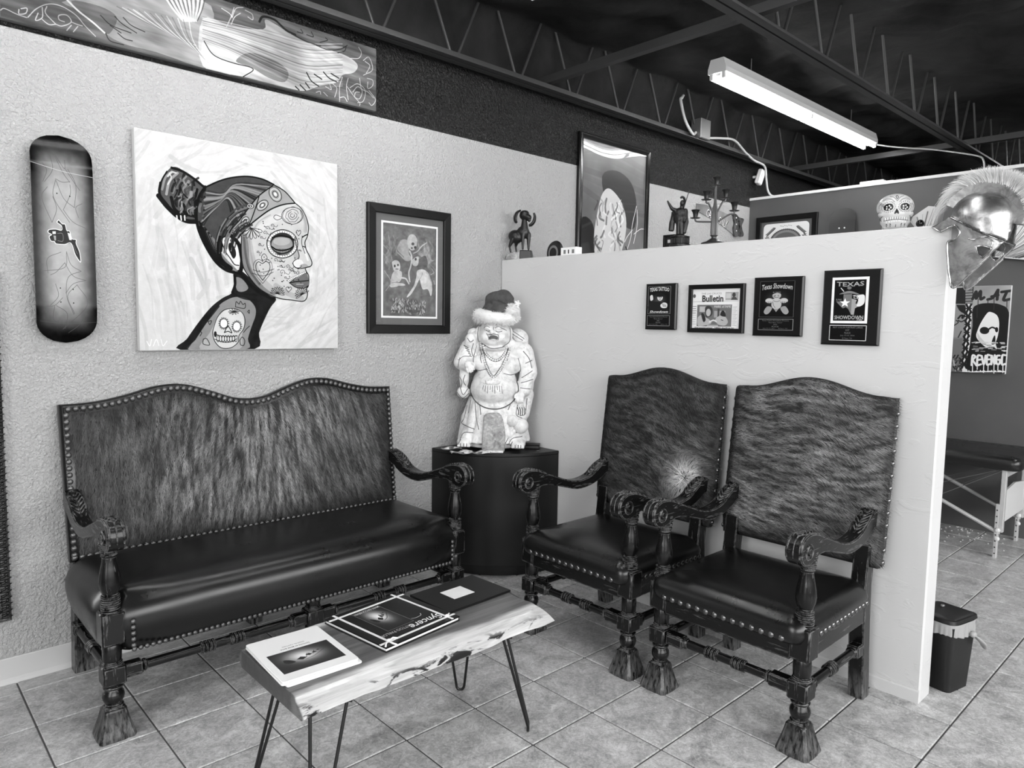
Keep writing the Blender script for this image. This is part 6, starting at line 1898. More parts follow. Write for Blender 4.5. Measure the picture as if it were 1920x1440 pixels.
# ------------------------------------------------------------------ corner pedestal
def facing(x, y):
    tx, ty = -2.9588 - x, -3.288 - y; return math.atan2(tx, -ty)
t = thing('corner_pedestal', 'black quarter round pedestal in the corner below the laughing statue', 'pedestal', (-.004, -.004, 0))
def quarter(r, n=28):
    # flat return at each wall, then the curve
    return [(0, 0), (-r, 0)] + [(-r * math.cos(a), -r * math.sin(a)) for a in [PI / 2 * k / n for k in range(1, n)]] + [(0, -r)]
obj('plinth', prism(quarter(.465), 0, .075, 'z'), M['black'], t, smooth=40)
obj('body', prism(quarter(.517), .075, .70, 'z', .002), M['black'], t, smooth=40)
obj('top_panel', prism(quarter(.518), .70, .718, 'z', .002), M['black'], t, smooth=40)

# ------------------------------------------------------------------ live-edge coffee table
r = random.Random(12)
X0, X1 = -2.135, -1.197
t = thing('coffee_table', 'low live edge slab coffee table on black hairpin legs in front of the settee', 'coffee table', (-1.666, -1.39, 0))
n1 = vnoise(77)
def section(u):
    x = X0 + 1.666 + (X1 - X0) * u
    e = lambda k, s_=4., a=.02: a * (float(fbm(n1, np.array(u * s_ + k), np.array(k * 3.1), 3)) - .5) * 2
    near_top, near_bot = -.165 + e(1.3), -.232 + e(5.7, 5)
    far_top, far_bot = .185 + e(9.1), .20 + e(12.3)
    if u > .86: q = (u - .86) / .14; near_top += .035 * q * q; near_bot += .01 * q * q
    if u < .06: far_top -= .02 * (1 - u / .06); far_bot -= .02 * (1 - u / .06)
    if u > .93: q = (u - .93) / .07; far_top -= .02 * q; far_bot -= .02 * q
    zt, zb = .44, .388
    pts = [(near_top, zt), (near_top - .012, zt - .004)] + [(near_top + (near_bot - near_top) * k / 5 - .010 * math.sin(PI * k / 5) + e(20 + k, 14, .004), zt - .006 + (zb + .012 - zt) * k / 5) for k in range(1, 6)]
    pts += [(near_bot + .01, zb), (far_bot - .008, zb), (far_bot, zb + .012), ((far_top + far_bot) / 2 + .008, (zt + zb) / 2), (far_top + .004, zt - .005), (far_top, zt)]
    pts += [(far_top + (near_top - far_top) * k / 8, zt) for k in range(1, 8)]
    return [(x, a, b) for a, b in pts]
N = 72; secs = [section(k / N) for k in range(N + 1)]
secs[-1] = [(p[0] + .012 * math.sin(p[1] * 20) - (.0 if p[2] > .43 else -.01), p[1], p[2]) for p in secs[-1]]
m_ = len(secs[0]); V = [p for s_ in secs for p in s_]; F = [(i * m_ + k, i * m_ + (k + 1) % m_, (i + 1) * m_ + (k + 1) % m_, (i + 1) * m_ + k) for i in range(N) for k in range(m_)]
F += [tuple(range(m_ - 1, -1, -1)), tuple(N * m_ + k for k in range(m_))]
obj('slab_top', (V, F), M['slab'], t, smooth=35)
def hairpin(top, foot, spread):
    """bent rod: two straight shanks meeting in a small U at the floor"""
    T = Vector((*top, .388)); Fo = Vector((*foot, .005)); s_ = Vector((*spread, 0)).normalized()
    pts = [T + s_ * .055]; b = Fo + Vector((0, 0, .022)); q = .016
    pts += [b + s_ * q] + [b + s_ * q * math.cos(a) - Vector((0, 0, .022)) * math.sin(a) for a in (.5, 1.0, 1.57, 2.14, 2.64)] + [b - s_ * q] + [T - s_ * .055]
    return join(tube([tuple(p) for p in pts], .0052, 10), xf(box((0, 0, 0), (.15, .07, .004)), tuple(T - Vector((0, 0, .003))), (0, 0, math.atan2(s_.y, s_.x))))
ox, oy = 1.666, 1.39
for top, foot, sp in (((-1.345 + ox, -1.53 + oy), (-1.262 + ox, -1.580 + oy), (1, 1)), ((-1.345 + ox, -1.285 + oy), (-1.268 + ox, -1.205 + oy), (1, -1)), ((-2.035 + ox, -1.30 + oy), (-2.098 + ox, -1.222 + oy), (1, 1)), ((-2.01 + ox, -1.53 + oy), (-2.09 + ox, -1.60 + oy), (1, -1))):
    obj('hairpin_leg', hairpin(top, foot, sp), M['black_metal'], t, smooth=50)

# ------------------------------------------------------------------ things on the table
ZT_ = .4405
def forearm_photo(A, x0, y0, x1, y1, flip=False):
    """soft monochrome photograph of a back-lit body with diamond ornaments"""
    A.rect(.10, x0, y0, x1, y1); w_, h_ = x1 - x0, y1 - y0
    sl = (slice(int(y0 * A.k), int(y1 * A.k)), slice(int(x0 * A.k), int(x1 * A.k)))
    H_, W_ = A.a[sl].shape; Y, X = np.mgrid[0:H_, 0:W_]; X = X / W_; Y = Y / H_
    A.a[sl] = np.clip(.08 + .85 * np.exp(-((X - .48) / .30) ** 2 - ((Y - .42 - .15 * (X - .5)) / .30) ** 2), 0, .95)
    P_ = lambda u, v: (x0 + u * w_, y0 + v * h_)
    for u, v, q in ((.42, .52, .085), (.56, .44, .06), (.66, .40, .045), (.74, .34, .03)): A.poly(.07, [P_(u - q, v), P_(u, v - q * .9), P_(u + q, v + .01), P_(u, v + q * .9)])
    A.stroke(.10, 7, [P_(.5, .52), P_(.55, .36), P_(.62, .46), P_(.68, .32)]); A.stroke(.2, 7, [P_(.45, .62), P_(.62, .56), P_(.85, .36)]); A.poly(.08, [P_(.16, .40), P_(.24, .46), P_(.30, .60), P_(.2, .62), P_(.14, .52)], .9, 1)
def sheet(name, quad, z0, z1, art, parent, mname, rough=.35, side=None, label=None):
    """thin slab through four floor-plan corners; the picture is mapped on its own axes"""
    P = [Vector((*q, 0)) for q in quad]; c = sum(P, Vector()) / 4; ex = ((P[1] - P[0]) + (P[2] - P[3])).normalized(); ang = math.atan2(ex.y, ex.x)
    w_ = ((P[1] - P[0]).length + (P[2] - P[3]).length) / 2; h_ = ((P[3] - P[0]).length + (P[2] - P[1]).length) / 2
    return c, ang, w_, h_
# white brochures: three alike in a stack, the top one shows its cover
c, ang, w_, h_ = sheet('', [(-2.123, -1.217), (-1.885, -1.239), (-1.915, -1.515), (-2.138, -1.515)], 0, 0, None, None, '')
A = Art(460, h_ / w_, .93); H_ = 1000 * h_ / w_
forearm_photo(A, 90, H_ * .40, 905, H_ * .86)
A.text(.15, 'TATTOOS BY MARK BACA', 500, H_ * .345, 400, 30, rot=PI, bold=.01); A.text(.2, 'DIGITAL TATTOO', 500, H_ * .29, 300, 26, rot=PI)
A.stroke(.8, 4, [(30, H_ - 18), (970, H_ - 18)], sm=0)
BR = prism(rounded_rect(w_, h_, .008, 3), 0, .0045, 'z', .0006)
for k, (dx, dy, da) in enumerate(((.006, -.008, .012), (-.003, -.004, -.01), (0, 0, 0))):
    o = thing('brochure', ['bottom white brochure in the stack at the left end of the coffee table', 'middle white brochure in the stack at the left end of the coffee table', 'white brochure with a dark photo on its cover, topmost of the coffee table stack'][k], 'brochure', (c.x + dx, c.y + dy, ZT_ + .005 * k), ang + da, 'white brochures on the table'); del o['group']
    obj('cover', BR, m_print('brochure_cover', A, .3, .4, 'XY') if k == 2 else M['paper'], o, smooth=30)
# black album with white ribbon border
c, ang, w_, h_ = sheet('', [(-1.835, -1.205), (-1.522, -1.170), (-1.508, -1.478), (-1.830, -1.522)], 0, 0, None, None, '')
A = Art(620, h_ / w_, .035); H_ = 1000 * h_ / w_
forearm_photo(A, 255, H_ * .12, 600, H_ * .70); A.frame(.5, 255, H_ * .10, 600, H_ * .72, 5)
A.text(.94, 'Syncere', 690, H_ * .80, 420, 150, rot=PI, shear=.3, bold=.012); A.stroke(.8, 7, [(620, H_ * .66), (660, H_ * .68), (740, H_ * .67), (770, H_ * .63)])
A.text(.80, 'TATTOO PARLOR', 325, H_ * .775, 400, 48, rot=PI); A.text(.92, 'MARK BACCA-BEVIN', 430, H_ * .15, 320, 40, rot=PI, bold=.01)
o = thing('portfolio_album', 'black portfolio album edged with white ribbon in the middle of the coffee table', 'album', (c.x, c.y, ZT_), ang)
obj('pages', box((0, 0, .006), (w_ - .008, h_ - .008, .009)), M['paper'], o, smooth=0)
obj('front_cover', box((0, 0, .0125), (w_, h_, .004), .001), m_print('album_cover', A, .3, .2, 'XY'), o, smooth=30)
obj('back_cover', box((0, 0, .0012), (w_, h_, .0024), .0008), M['wood_black'], o, smooth=30)
ins = .034
for s_ in (-1, 1):
    obj('ribbon', box((0, s_ * (h_ / 2 - ins * .8), .0152), (w_ + .002, .009, .0016), .0005), M['white'], o, smooth=30)
    obj('ribbon', box((s_ * (w_ / 2 - ins), 0, .0160), (.009, h_ + .002, .0016), .0005), M['white'], o, smooth=30)
kx, ky = -w_ / 2 + ins, -h_ / 2 + ins * .8
obj('ribbon_knot', join(ball((kx, ky, .019), (.010, .008, .005), 10, 6), tube([(kx, ky, .018), (kx - .018, ky - .008, .018), (kx - .03, ky - .02, .014)], .003, 6), tube([(kx, ky, .018), (kx - .004, ky - .02, .018), (kx + .006, ky - .032, .013)], .003, 6), tube([(kx, ky, .018), (kx + .02, ky + .004, .02), (kx + .03, ky - .006, .018)], .003, 6)), M['white'], o, smooth=180)
kx = w_ / 2 - ins
obj('ribbon_knot', join(ball((kx, ky, .019), (.009, .007, .005), 10, 6), tube([(kx, ky, .018), (kx + .02, ky + .01, .018)], .003, 6)), M['white'], o, smooth=180)
# black folder with a white window
c, ang, w_, h_ = sheet('', [(-1.495, -1.194), (-1.188, -1.195), (-1.207, -1.398), (-1.508, -1.425)], 0, 0, None, None, '')
o = thing('black_folder', 'thin black folder with a white label at the far end of the coffee table', 'folder', (c.x, c.y, ZT_), ang)
obj('cover', box((0, 0, .0045), (w_, h_, .009), .0015), mat('matt_black_card', .03, .45, 0, .3), o, smooth=30)
obj('label_card', box((-.012, .006, .0094), (.098, .082, .0008)), M['white'], o, smooth=0)

# ------------------------------------------------------------------ trash bin beyond the half wall
t = thing('trash_bin', 'small black lidded trash bin with a tied grey liner behind the half wall end', 'trash bin', (.255, -2.452, 0), math.radians(-12.5))
def taper(w0, d0, w1, d1, z0, z1, r_=.022):
    a = rounded_rect(w0, d0, r_, 5); b = rounded_rect(w1, d1, r_ * 1.1, 5); n = len(a)
    v = [(x, y, z0) for x, y in a] + [(x, y, z1) for x, y in b]; f = [(k, (k + 1) % n, n + (k + 1) % n, n + k) for k in range(n)]
    return v, f + [tuple(range(n - 1, -1, -1)), tuple(range(n, 2 * n))]
obj('bucket', taper(.150, .135, .185, .160, 0, .275), M['rubber'], t, smooth=40)
obj('lid', join(taper(.190, .166, .186, .162, .290, .304), taper(.17, .145, .15, .13, .304, .309)), M['rubber'], t, smooth=40)
obj('lid_button', ball((.03, .03, .312), (.012, .008, .005), 10, 6), M['gal'], t, smooth=180)
nb = vnoise(5)
def skirt(u, v):
    a = 2 * PI * u; q = (abs(math.cos(a)) ** 5 + abs(math.sin(a)) ** 5) ** (-.2); wv = .004 * math.sin(26 * a + 3 * math.sin(5 * a)) * v
    z = .288 - .052 * v - .008 * math.sin(3 * a) * v
    return ((.097 + wv) * q * math.cos(a), (.0845 + wv) * q * math.sin(a), z)
obj('liner_skirt', grid(skirt, 120, 6), M['bag'], t, smooth=180)
kx, ky = .06, -.094
obj('liner_knot', join(ball((kx - .03, ky, .238), (.016, .012, .013), 12, 8), tube(smooth_curve([(kx - .03, ky - .004, .236), (kx - .005, ky - .012, .215), (kx + .03, ky - .010, .19), (kx + .05, ky - .006, .165)], 5), [.007, .008, .0105, .013, .015, .016, .0165, .017, .0168, .0165, .016, .0155, .015, .014, .012, .008], 10, flat=.45)), M['bag'], t, smooth=180)

# ------------------------------------------------------------------ folding massage table
t = thing('massage_table', 'folding treatment table with a black padded top and pale aluminium legs by the rear wall', 'massage table', (2.62, -1.30, 0)); 
def L2(x, y): return (x - 2.62, y + 1.30)
obj('padded_top', pad(.63, 1.93, .05, [(.02, .570), (.004, .576), (-.002, .59), (-.004, .612), (-.001, .635), (.012, .652), (.04, .660), (.09, .662)], (-.005, 0)), M['vinyl'], t, smooth=180)
for s_ in (-1, 1):
    for x in (2.345, 2.885):
        lx, ly = L2(x, -1.30 + s_ * .88)
        lg = obj('leg', join(box((lx, ly, .37), (.034, .028, .40), .003), box((lx, ly - s_ * .022, .175), (.036, .022, .35), .003)), M['alu'], t, smooth=30)
        for k in range(8): obj('leg_hole', xf(lathe([(.0042, 0), (.0042, .0012)], 10), (lx - .0185, ly - s_ * .022, .03 + .04 * k), (0, -PI / 2, 0)), M['black'], lg, smooth=0)
        for z in (.13, .185): obj('knob', xf(lathe([(.004, 0), (.014, .006), (.014, .016), (.009, .02)], 12), (lx - .018, ly - s_ * .01, z), (0, -PI / 2, 0)), M['white'], lg, smooth=40)
        obj('brace_bar', tube([(lx, ly - s_ * .004, .16), (lx, ly - s_ * .86, .545)], .0125, 8), M['alu'], t, smooth=40)
        mx, my, mz = lx, ly - s_ * .43, .3525
        for dy in (.06, .16): obj('wire', tube([(lx, ly - s_ * dy * .3, .56), (mx + .001, my + s_ * (.05 if dy < .1 else -.05), mz + (-.022 if dy < .1 else .022))], .0022, 6), M['gal'], t)
        obj('wire', tube([(mx, my, mz), (mx, 0, .40)], .0022, 6), M['gal'], t)
    lx0, ly = L2(2.345, -1.30 + s_ * .88)
    obj('end_panel', prism([(lx0 + .017, .23), (lx0 + .523, .23), (lx0 + .523, .43), (lx0 + .27, .455), (lx0 + .017, .43)], ly - .006, ly + .006, 'y'), M['cream'], t, smooth=0)
    obj('end_rail', box((lx0 + .27, ly, .545), (.52, .03, .04), .003), M['alu'], t)
# sugar-coloured debris swept against the rear wall
r = random.Random(44); sp = []
for k in range(60): sp.append(box((2.94 - abs(r.gauss(0, .22)), -1.85 + r.gauss(0, .17), .0075), (r.uniform(.004, .010), r.uniform(.004, .010), .005)))
o = obj('plaster_crumbs', join(*sp), M['white'], smooth=0, kind='stuff'); tag(o, 'scattered white plaster crumbs on the floor below the treatment table', 'debris')

# ------------------------------------------------------------------ joist wiring, wall sensor
t = thing('junction_box', 'metal electrical box clamped on the roof joist with a looping flexible conduit', 'electrical box', (1.93, -.135, 2.955))
obj('box_body', box((0, 0, 0), (.13, .09, .15), .004), M['gal'], t, smooth=30)
obj('cover_plate', box((0, -.047, 0), (.122, .004, .142), .001), M['gal'], t, smooth=30)
obj('conduit', tube(smooth_curve([(-.065, 0, -.03), (-.14, -.02, -.055), (-.24, -.02, .02), (-.28, 0, .16), (-.25, .01, .19), (-.22, .02, .215)], 6), .011, 8), M['cable'], t, smooth=180)
obj('cable', tube(smooth_curve([(.065, -.01, -.05), (.25, -.03, -.02), (.45, -.03, .0), (.65, -.02, -.06), (.80, -.02, -.10), (.98, -.02, -.12), (1.02, -.02, -.22), (1.05, -.03, -.33), (1.12, -.06, -.365), (1.20, -.2, -.362), (1.20, -.55, -.362)], 6), .0095, 8), M['cable'], t, smooth=180)
t = thing('motion_sensor', 'small white sensor on a bracket high on the black band near the rear wall', 'sensor', (3.01, -.002, 2.775))
obj('bracket', box((-.01, -.022, .0), (.02, .042, .02), .002), M['white'], t); obj('sensor_body', xf(box((0, 0, 0), (.075, .045, .13), .008), (.0, -.062, -.005), (.2, .2, .1)), M['white'], t, smooth=30)
t = thing('light_cable', 'thin white cable drooping from the strip light to the rear wall top', 'cable', (3.455, -.85, 3.0))
obj('cable_run', tube(smooth_curve([(0, 0, .0), (.02, -.18, -.05), (.06, -.42, -.10), (.05, -.62, -.16), (-.1, -.80, -.24), (-.36, -.90, -.33), (-.40, -.92, -.41)], 6), .006, 8), M['cable'], t, smooth=180)
t = thing('cap_bracket', 'small white bracket lying on top of the rear wall', 'bracket', (REAR + .05, -1.02, 2.587)); obj('plate', box((0, 0, .012), (.06, .18, .022), .004), M['white'], t, smooth=30); obj('tab', box((0, -.12, .006), (.04, .08, .008), .002), M['white'], t, smooth=30)

# ------------------------------------------------------------------ hand saw on the wall: its blade is lettered
A = Art(560, .30, .52); A.noise(.08, 9, 9, 91)
A.a *= np.linspace(.8, 1.1, A.W)[None]
for tx, cx, cy, wd, ro in (('CASH', 370, 110, 230, .16), ('ONLY', 690, 175, 240, .18)):
    A.text(.06, tx, cx + 8, cy + 8, wd + 16, 120, rot=ro, shear=.2, bold=.05); A.text(.95, tx, cx, cy, wd, 104, rot=ro, shear=.2)
t = thing('hand_saw', 'old hand saw with a lettered blade hung on the wall behind the candelabra', 'saw', (2.46, -.004, 2.36))
saw = [(-.35, .075), (-.20, .082), (.22, .035), (.25, -.02), (.23, -.115), (.0, -.045), (-.35, .02)]
obj('blade', prism(saw, 0, -.0035, 'y'), m_print('saw_lettering', A, .6, .2), t, smooth=0)
hd = [(.20, .05), (.25, .055), (.29, .035), (.375, .03), (.365, .0), (.345, -.03), (.36, -.07), (.385, -.10), (.365, -.125), (.31, -.12), (.27, -.135), (.235, -.125), (.215, -.07), (.225, -.02)]
hole = [(.275, .005), (.315, .0), (.32, -.05), (.325, -.085), (.295, -.09), (.28, -.05)]
def ring_prism(outer, inner, a0, a1):
    b = bmesh.new(); O = [b.verts.new((p[0], a0, p[1])) for p in smooth_curve(outer, 3, True)]; I = [b.verts.new((p[0], a0, p[1])) for p in smooth_curve(inner, 3, True)]
    e = [b.edges.new((O[k], O[(k + 1) % len(O)])) for k in range(len(O))] + [b.edges.new((I[k], I[(k + 1) % len(I)])) for k in range(len(I))]
    bmesh.ops.triangle_fill(b, edges=e, use_beauty=True); ex = bmesh.ops.extrude_face_region(b, geom=b.faces[:])
    for v_ in ex['geom']:
        if isinstance(v_, bmesh.types.BMVert): v_.co.y = a1
    bmesh.ops.recalc_face_normals(b, faces=b.faces); me = bpy.data.meshes.new('x'); b.to_mesh(me); b.free(); return me
hm = ring_prism(hd, hole, .002, -.020); hm.materials.append(M['wood']); obj('handle', hm, None, t)
for p in ((.245, .025), (.25, -.03), (.255, -.085)): obj('screw', xf(lathe([(.007, 0), (.006, .003)], 10), (p[0], -.020, p[1]), (PI / 2, 0, 0)), M['white'], t)
# ------------------------------------------------------------------ laughing statue in the corner
SX, SY = -.235, -.225
K = .00069
t = thing('laughing_statue', 'antiqued white plaster laughing monk statue with beads standing on the corner pedestal', 'statue', (SX, SY, .7185), facing(SX, SY))
def Sp(cx, cy, d=0.): return ((cx - 415) * K, d, (1362 - cy) * K)
def E_(cx, cy, d, rx, rz, ry, rot=None): return ball(Sp(cx, cy, d), (rx * K, ry, rz * K), 20, 14, rot)
def Cp(a, b, r0, r1): return capsule(Sp(*a), Sp(*b), r0, r1, 14)
core = [
    E_(405, 855, -.03, 198, 162, .145), E_(410, 800, -.01, 185, 150, .12), E_(430, 640, .02, 190, 140, .095), E_(285, 640, -.045, 75, 66, .05), E_(545, 660, -.045, 82, 76, .05),
    E_(400, 395, -.01, 128, 120, .088), E_(400, 440, -.02, 132, 78, .082), E_(335, 425, -.07, 48, 46, .03), E_(452, 430, -.07, 50, 48, .03), E_(392, 470, -.068, 62, 30, .03), E_(400, 510, -.0, 130, 46, .085),
    E_(380, 385, -.10, 22, 24, .02), E_(362, 392, -.092, 12, 11, .012), E_(402, 392, -.092, 12, 11, .012), E_(345, 352, -.068, 40, 20, .034), E_(440, 352, -.068, 46, 22, .034),
    E_(268, 395, .0, 26, 55, .022), E_(243, 425, -.012, 32, 40, .025), E_(528, 400, .0, 26, 60, .022), E_(545, 482, -.015, 34, 42, .027),
    E_(605, 545, .01, 110, 85, .075), Cp((640, 560, .0), (692, 720, -.01), .064, .052), Cp((690, 720, -.02), (650, 860, -.06), .052, .040), E_(690, 800, -.01, 48, 120, .05),
    E_(205, 520, .01, 88, 75, .065), Cp((190, 540, .0), (135, 640, -.02), .056, .048), Cp((130, 640, -.03), (190, 660, -.075), .046, .036), E_(205, 470, -.03, 52, 75, .04), E_(225, 400, .02, 50, 45, .03),
    E_(155, 760, -.04, 42, 110, .035), E_(150, 890, -.035, 55, 52, .036), E_(170, 690, -.04, 34, 50, .03),
    E_(610, 420, .05, 85, 62, .045, (0, .5, 0)), E_(640, 470, .05, 50, 40, .04),
]
# robe: skirt flaring to the hem, with deep folds
fold = []
for k in range(26):
    a = 2 * PI * k / 26
    top = Vector(((410 + 165 * math.cos(a) - 415) * K, .11 * math.sin(a) + .005, (1362 - 940) * K)); bot = Vector(((410 + 262 * math.cos(a) * (1 if abs(math.cos(a)) > .3 else .9) - 415) * K, .135 * math.sin(a) + .0, (1362 - 1300) * K))
    mid = (top + bot) / 2 + Vector((.012 * math.sin(k * 2.3), .008 * math.cos(k * 1.7), 0)); fold.append(tube([tuple(top), tuple(mid), tuple(bot)], [.034, .036, .034], 10))
robe = fold + [E_(410, 1130, .01, 190, 205, .115), E_(185, 1120, -.01, 58, 70, .06), E_(640, 1270, .02, 70, 60, .06), Cp((600, 960, -.06), (640, 1080, -.07), .03, .03), Cp((690, 900, -.02), (665, 1070, -.02), .034, .028),
    E_(165, 1290, -.10, 62, 42, .07), E_(605, 1300, -.10, 66, 44, .075), E_(200, 1240, -.06, 70, 60, .06), E_(580, 1250, -.06, 70, 60, .06), E_(410, 1330, .0, 250, 30, .125)]
for s0, (cx, cy) in ((-1, (165, 1305)), (1, (605, 1312))):
    for k in range(5): robe.append(E_(cx + (k - 2) * 22, cy + 6 - 2 * (2 - abs(k - 2)), -.165 + .006 * abs(k - 2), 12.5, 13, .016))
fig = blob('figure', join(*core, *robe), M['plaster'], .0055, 3, t)
from mathutils.bvhtree import BVHTree
BV = BVHTree.FromPolygons([v.co for v in fig.data.vertices], [tuple(q.vertices) for q in fig.data.polygons])
def on_skin(p, sink=.0006):
    """move a point along the depth axis onto the front of the figure"""
    h = BV.ray_cast(Vector((p[0], -1, p[2])), Vector((0, 1, 0)))
    return (p[0], h[0].y + sink, p[2]) if h[0] else tuple(p)
def dark_line(pts, w=.0023): return tube([on_skin(q) for q in smooth_curve([Sp(*p[:2]) for p in pts], 6)], w, 6)
# hands resting on the bag strap and the sash: palm, four fingers and a thumb each
def hand(cx, cy, d, tilt, mirror):
    o = [ball((0, 0, 0), (.024, .016, .026), 14, 10)]
    for k in range(4):
        x = (k - 1.5) * .0115; L = (.026, .031, .030, .024)[k]
        a = (x, -.006, -.016); b = (x * 1.12, -.014, -.016 - L * .6); c = (x * 1.1, -.006, -.016 - L)
        o.append(tube([a, ((a[0] + b[0]) / 2, -.013, (a[2] + b[2]) / 2), b, c], [.0068, .0066, .006, .0045], 8))
    o.append(tube([(mirror * .020, -.004, .006), (mirror * .030, -.010, -.008), (mirror * .029, -.012, -.022)], [.0075, .007, .005], 8))
    return xf(join(*o), Sp(cx, cy, d), (0, tilt, 0))
blob('hand', hand(192, 655, -.105, -.45, 1), M['plaster'], .0028, 2, t); blob('hand', hand(622, 900, -.105, .22, -1), M['plaster'], .0028, 2, t)
# each dark_line is a dark tube drawn along a fold
lines = []
def on_front(cx, cy, ctr, rad, lift=.0006):
    """depth of an ellipsoid's front surface"""
    u = ((cx - ctr[0]) / rad[0]) ** 2 + ((cy - ctr[1]) / rad[1]) ** 2
    return ctr[2] - rad[2] * math.sqrt(max(0, 1 - u)) - lift
dep = lambda cx, cy, q: (cx, cy, q)
face = (400, 415, -.012, 134, 112, .090)
fz = lambda cx, cy: (cx, cy, on_front(cx, cy, face[:3], (face[3], face[4], face[5])) - .004)
for q in ([(315, 352), (335, 340), (362, 350)], [(405, 352), (430, 342), (470, 358), (500, 372)], [(320, 330), (345, 318), (365, 332)], [(408, 330), (440, 322), (470, 336)], [(395, 345), (392, 365), (400, 372)]): lines.append(dark_line(q, .0020))
for q in ([(335, 398), (350, 420), (358, 450)], [(428, 402), (436, 425), (430, 452)], [(345, 405), (370, 408), (392, 400), (425, 408)]): lines.append(dark_line(q, .0022))
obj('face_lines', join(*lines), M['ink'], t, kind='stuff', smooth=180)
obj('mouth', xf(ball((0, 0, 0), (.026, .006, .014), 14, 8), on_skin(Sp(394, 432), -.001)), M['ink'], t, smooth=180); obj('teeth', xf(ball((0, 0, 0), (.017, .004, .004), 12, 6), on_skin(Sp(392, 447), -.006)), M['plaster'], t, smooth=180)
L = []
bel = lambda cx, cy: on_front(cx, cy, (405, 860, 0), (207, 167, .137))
L.append(dark_line([(405 + 200 * math.cos(a), 850 + 160 * math.sin(a)) for a in [PI * (k / 24) for k in range(-3, 28)]], .0036))
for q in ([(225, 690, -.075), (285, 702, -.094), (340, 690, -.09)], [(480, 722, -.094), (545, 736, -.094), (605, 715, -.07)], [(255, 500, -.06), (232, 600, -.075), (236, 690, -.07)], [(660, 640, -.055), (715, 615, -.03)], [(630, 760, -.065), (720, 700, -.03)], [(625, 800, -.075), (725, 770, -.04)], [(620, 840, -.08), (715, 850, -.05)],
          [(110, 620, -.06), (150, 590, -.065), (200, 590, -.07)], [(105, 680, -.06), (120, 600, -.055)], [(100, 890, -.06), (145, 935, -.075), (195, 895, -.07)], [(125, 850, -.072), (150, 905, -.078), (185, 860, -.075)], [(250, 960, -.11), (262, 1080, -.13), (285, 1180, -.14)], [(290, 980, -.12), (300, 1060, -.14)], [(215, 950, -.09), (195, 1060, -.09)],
          [(545, 960, -.12), (520, 1020, -.14)], [(600, 980, -.10), (590, 1060, -.115), (640, 1090, -.11)], [(680, 930, -.06), (665, 1050, -.07), (620, 1070, -.1)], [(500, 1290, -.12), (545, 1220, -.12), (620, 1200, -.1)], [(520, 1310, -.13), (560, 1250, -.13), (640, 1240, -.1)], [(130, 1270, -.11), (165, 1215, -.11), (240, 1210, -.1)], [(300, 480, -.06), (380, 520, -.085), (490, 505, -.07)], [(560, 380, .0), (650, 440, .01)], [(550, 400, -.01), (640, 455, .0)]): L.append(dark_line(q))
for k in range(5): L.append(dark_line([(150 + 12 * k, 500 + 20 * k, -.075), (190 + 6 * k, 520 + 18 * k, -.08)], .0028))
for k in range(4): L.append(dark_line([(598 + 18 * k, 1000, -.112), (610 + 16 * k, 1040 - 6 * k, -.118), (604 + 18 * k, 1065, -.112)], .003))
for k in range(9): L.append(dark_line([(320 + 18 * k, 815), (312 + 20 * k, 850 + 14 * (k % 3))], .0018))
for q in ([(268, 350), (262, 410), (275, 470), (330, 505)], [(528, 350), (535, 420), (520, 470), (470, 505)], [(330, 372), (350, 380), (365, 376)], [(408, 376), (430, 384), (462, 380)], [(300, 545), (290, 600), (300, 640)], [(500, 560), (510, 620)], [(140, 1262), (120, 1300)], [(560, 1275), (548, 1310)], [(140, 1290), (142, 1315)], [(165, 1288), (166, 1315)], [(188, 1290), (188, 1315)], [(583, 1296), (583, 1320)], [(606, 1294), (606, 1320)], [(628, 1296), (628, 1320)], [(180, 1000), (160, 1100), (140, 1150), (200, 1165), (250, 1180)], [(330, 1000), (400, 1010), (470, 1000)], [(640, 540), (690, 600), (715, 680)], [(600, 600), (620, 680), (612, 730)], [(120, 760), (140, 800), (130, 850)], [(165, 740), (150, 790), (170, 830)], [(230, 480), (215, 540), (225, 590)], [(180, 440), (205, 470), (230, 455)]): L.append(dark_line(q, .0024))
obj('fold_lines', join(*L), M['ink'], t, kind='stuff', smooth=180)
# bead strands
def beads(name, pts, step, r_, m):
    obj('strand_shadow', tube([on_skin(Sp(*p[:2]), .002) for p in smooth_curve(pts, 6)], r_ * 1.35, 6), M['ink'], t, smooth=180)  # dark tube behind the beads, painting the shade between them
    P = spaced([on_skin(Sp(*p[:2]), -r_ * .75) for p in smooth_curve(pts, 8)], step); obj(name, join(*[ball(tuple(p), r_, 10, 7) for p in P]), m, t, smooth=180)
beads('bead_strand', [(285, 485, -.078), (305, 560, -.10), (335, 660, -.115), (395, 750, -.135), (455, 690, -.122), (500, 600, -.108), (530, 520, -.08)], .0138, .0070, M['plaster'])
beads('bead_strand', [(310, 500, -.085), (330, 560, -.104), (385, 612, -.112), (440, 612, -.112), (490, 560, -.104), (505, 510, -.084)], .0130, .0064, M['plaster'])
obj('pendant', join(ball(on_skin(Sp(393, 792)), (.042, .010, .016), 14, 8), *[ball(on_skin(Sp(345 + 24 * k, 772 + 8 * abs(2 - k) * .5), -.004), .0085, 10, 7) for k in range(5)], ball(on_skin(Sp(410, 590)), (.020, .008, .012), 12, 8)), M['plaster'], t, smooth=180)
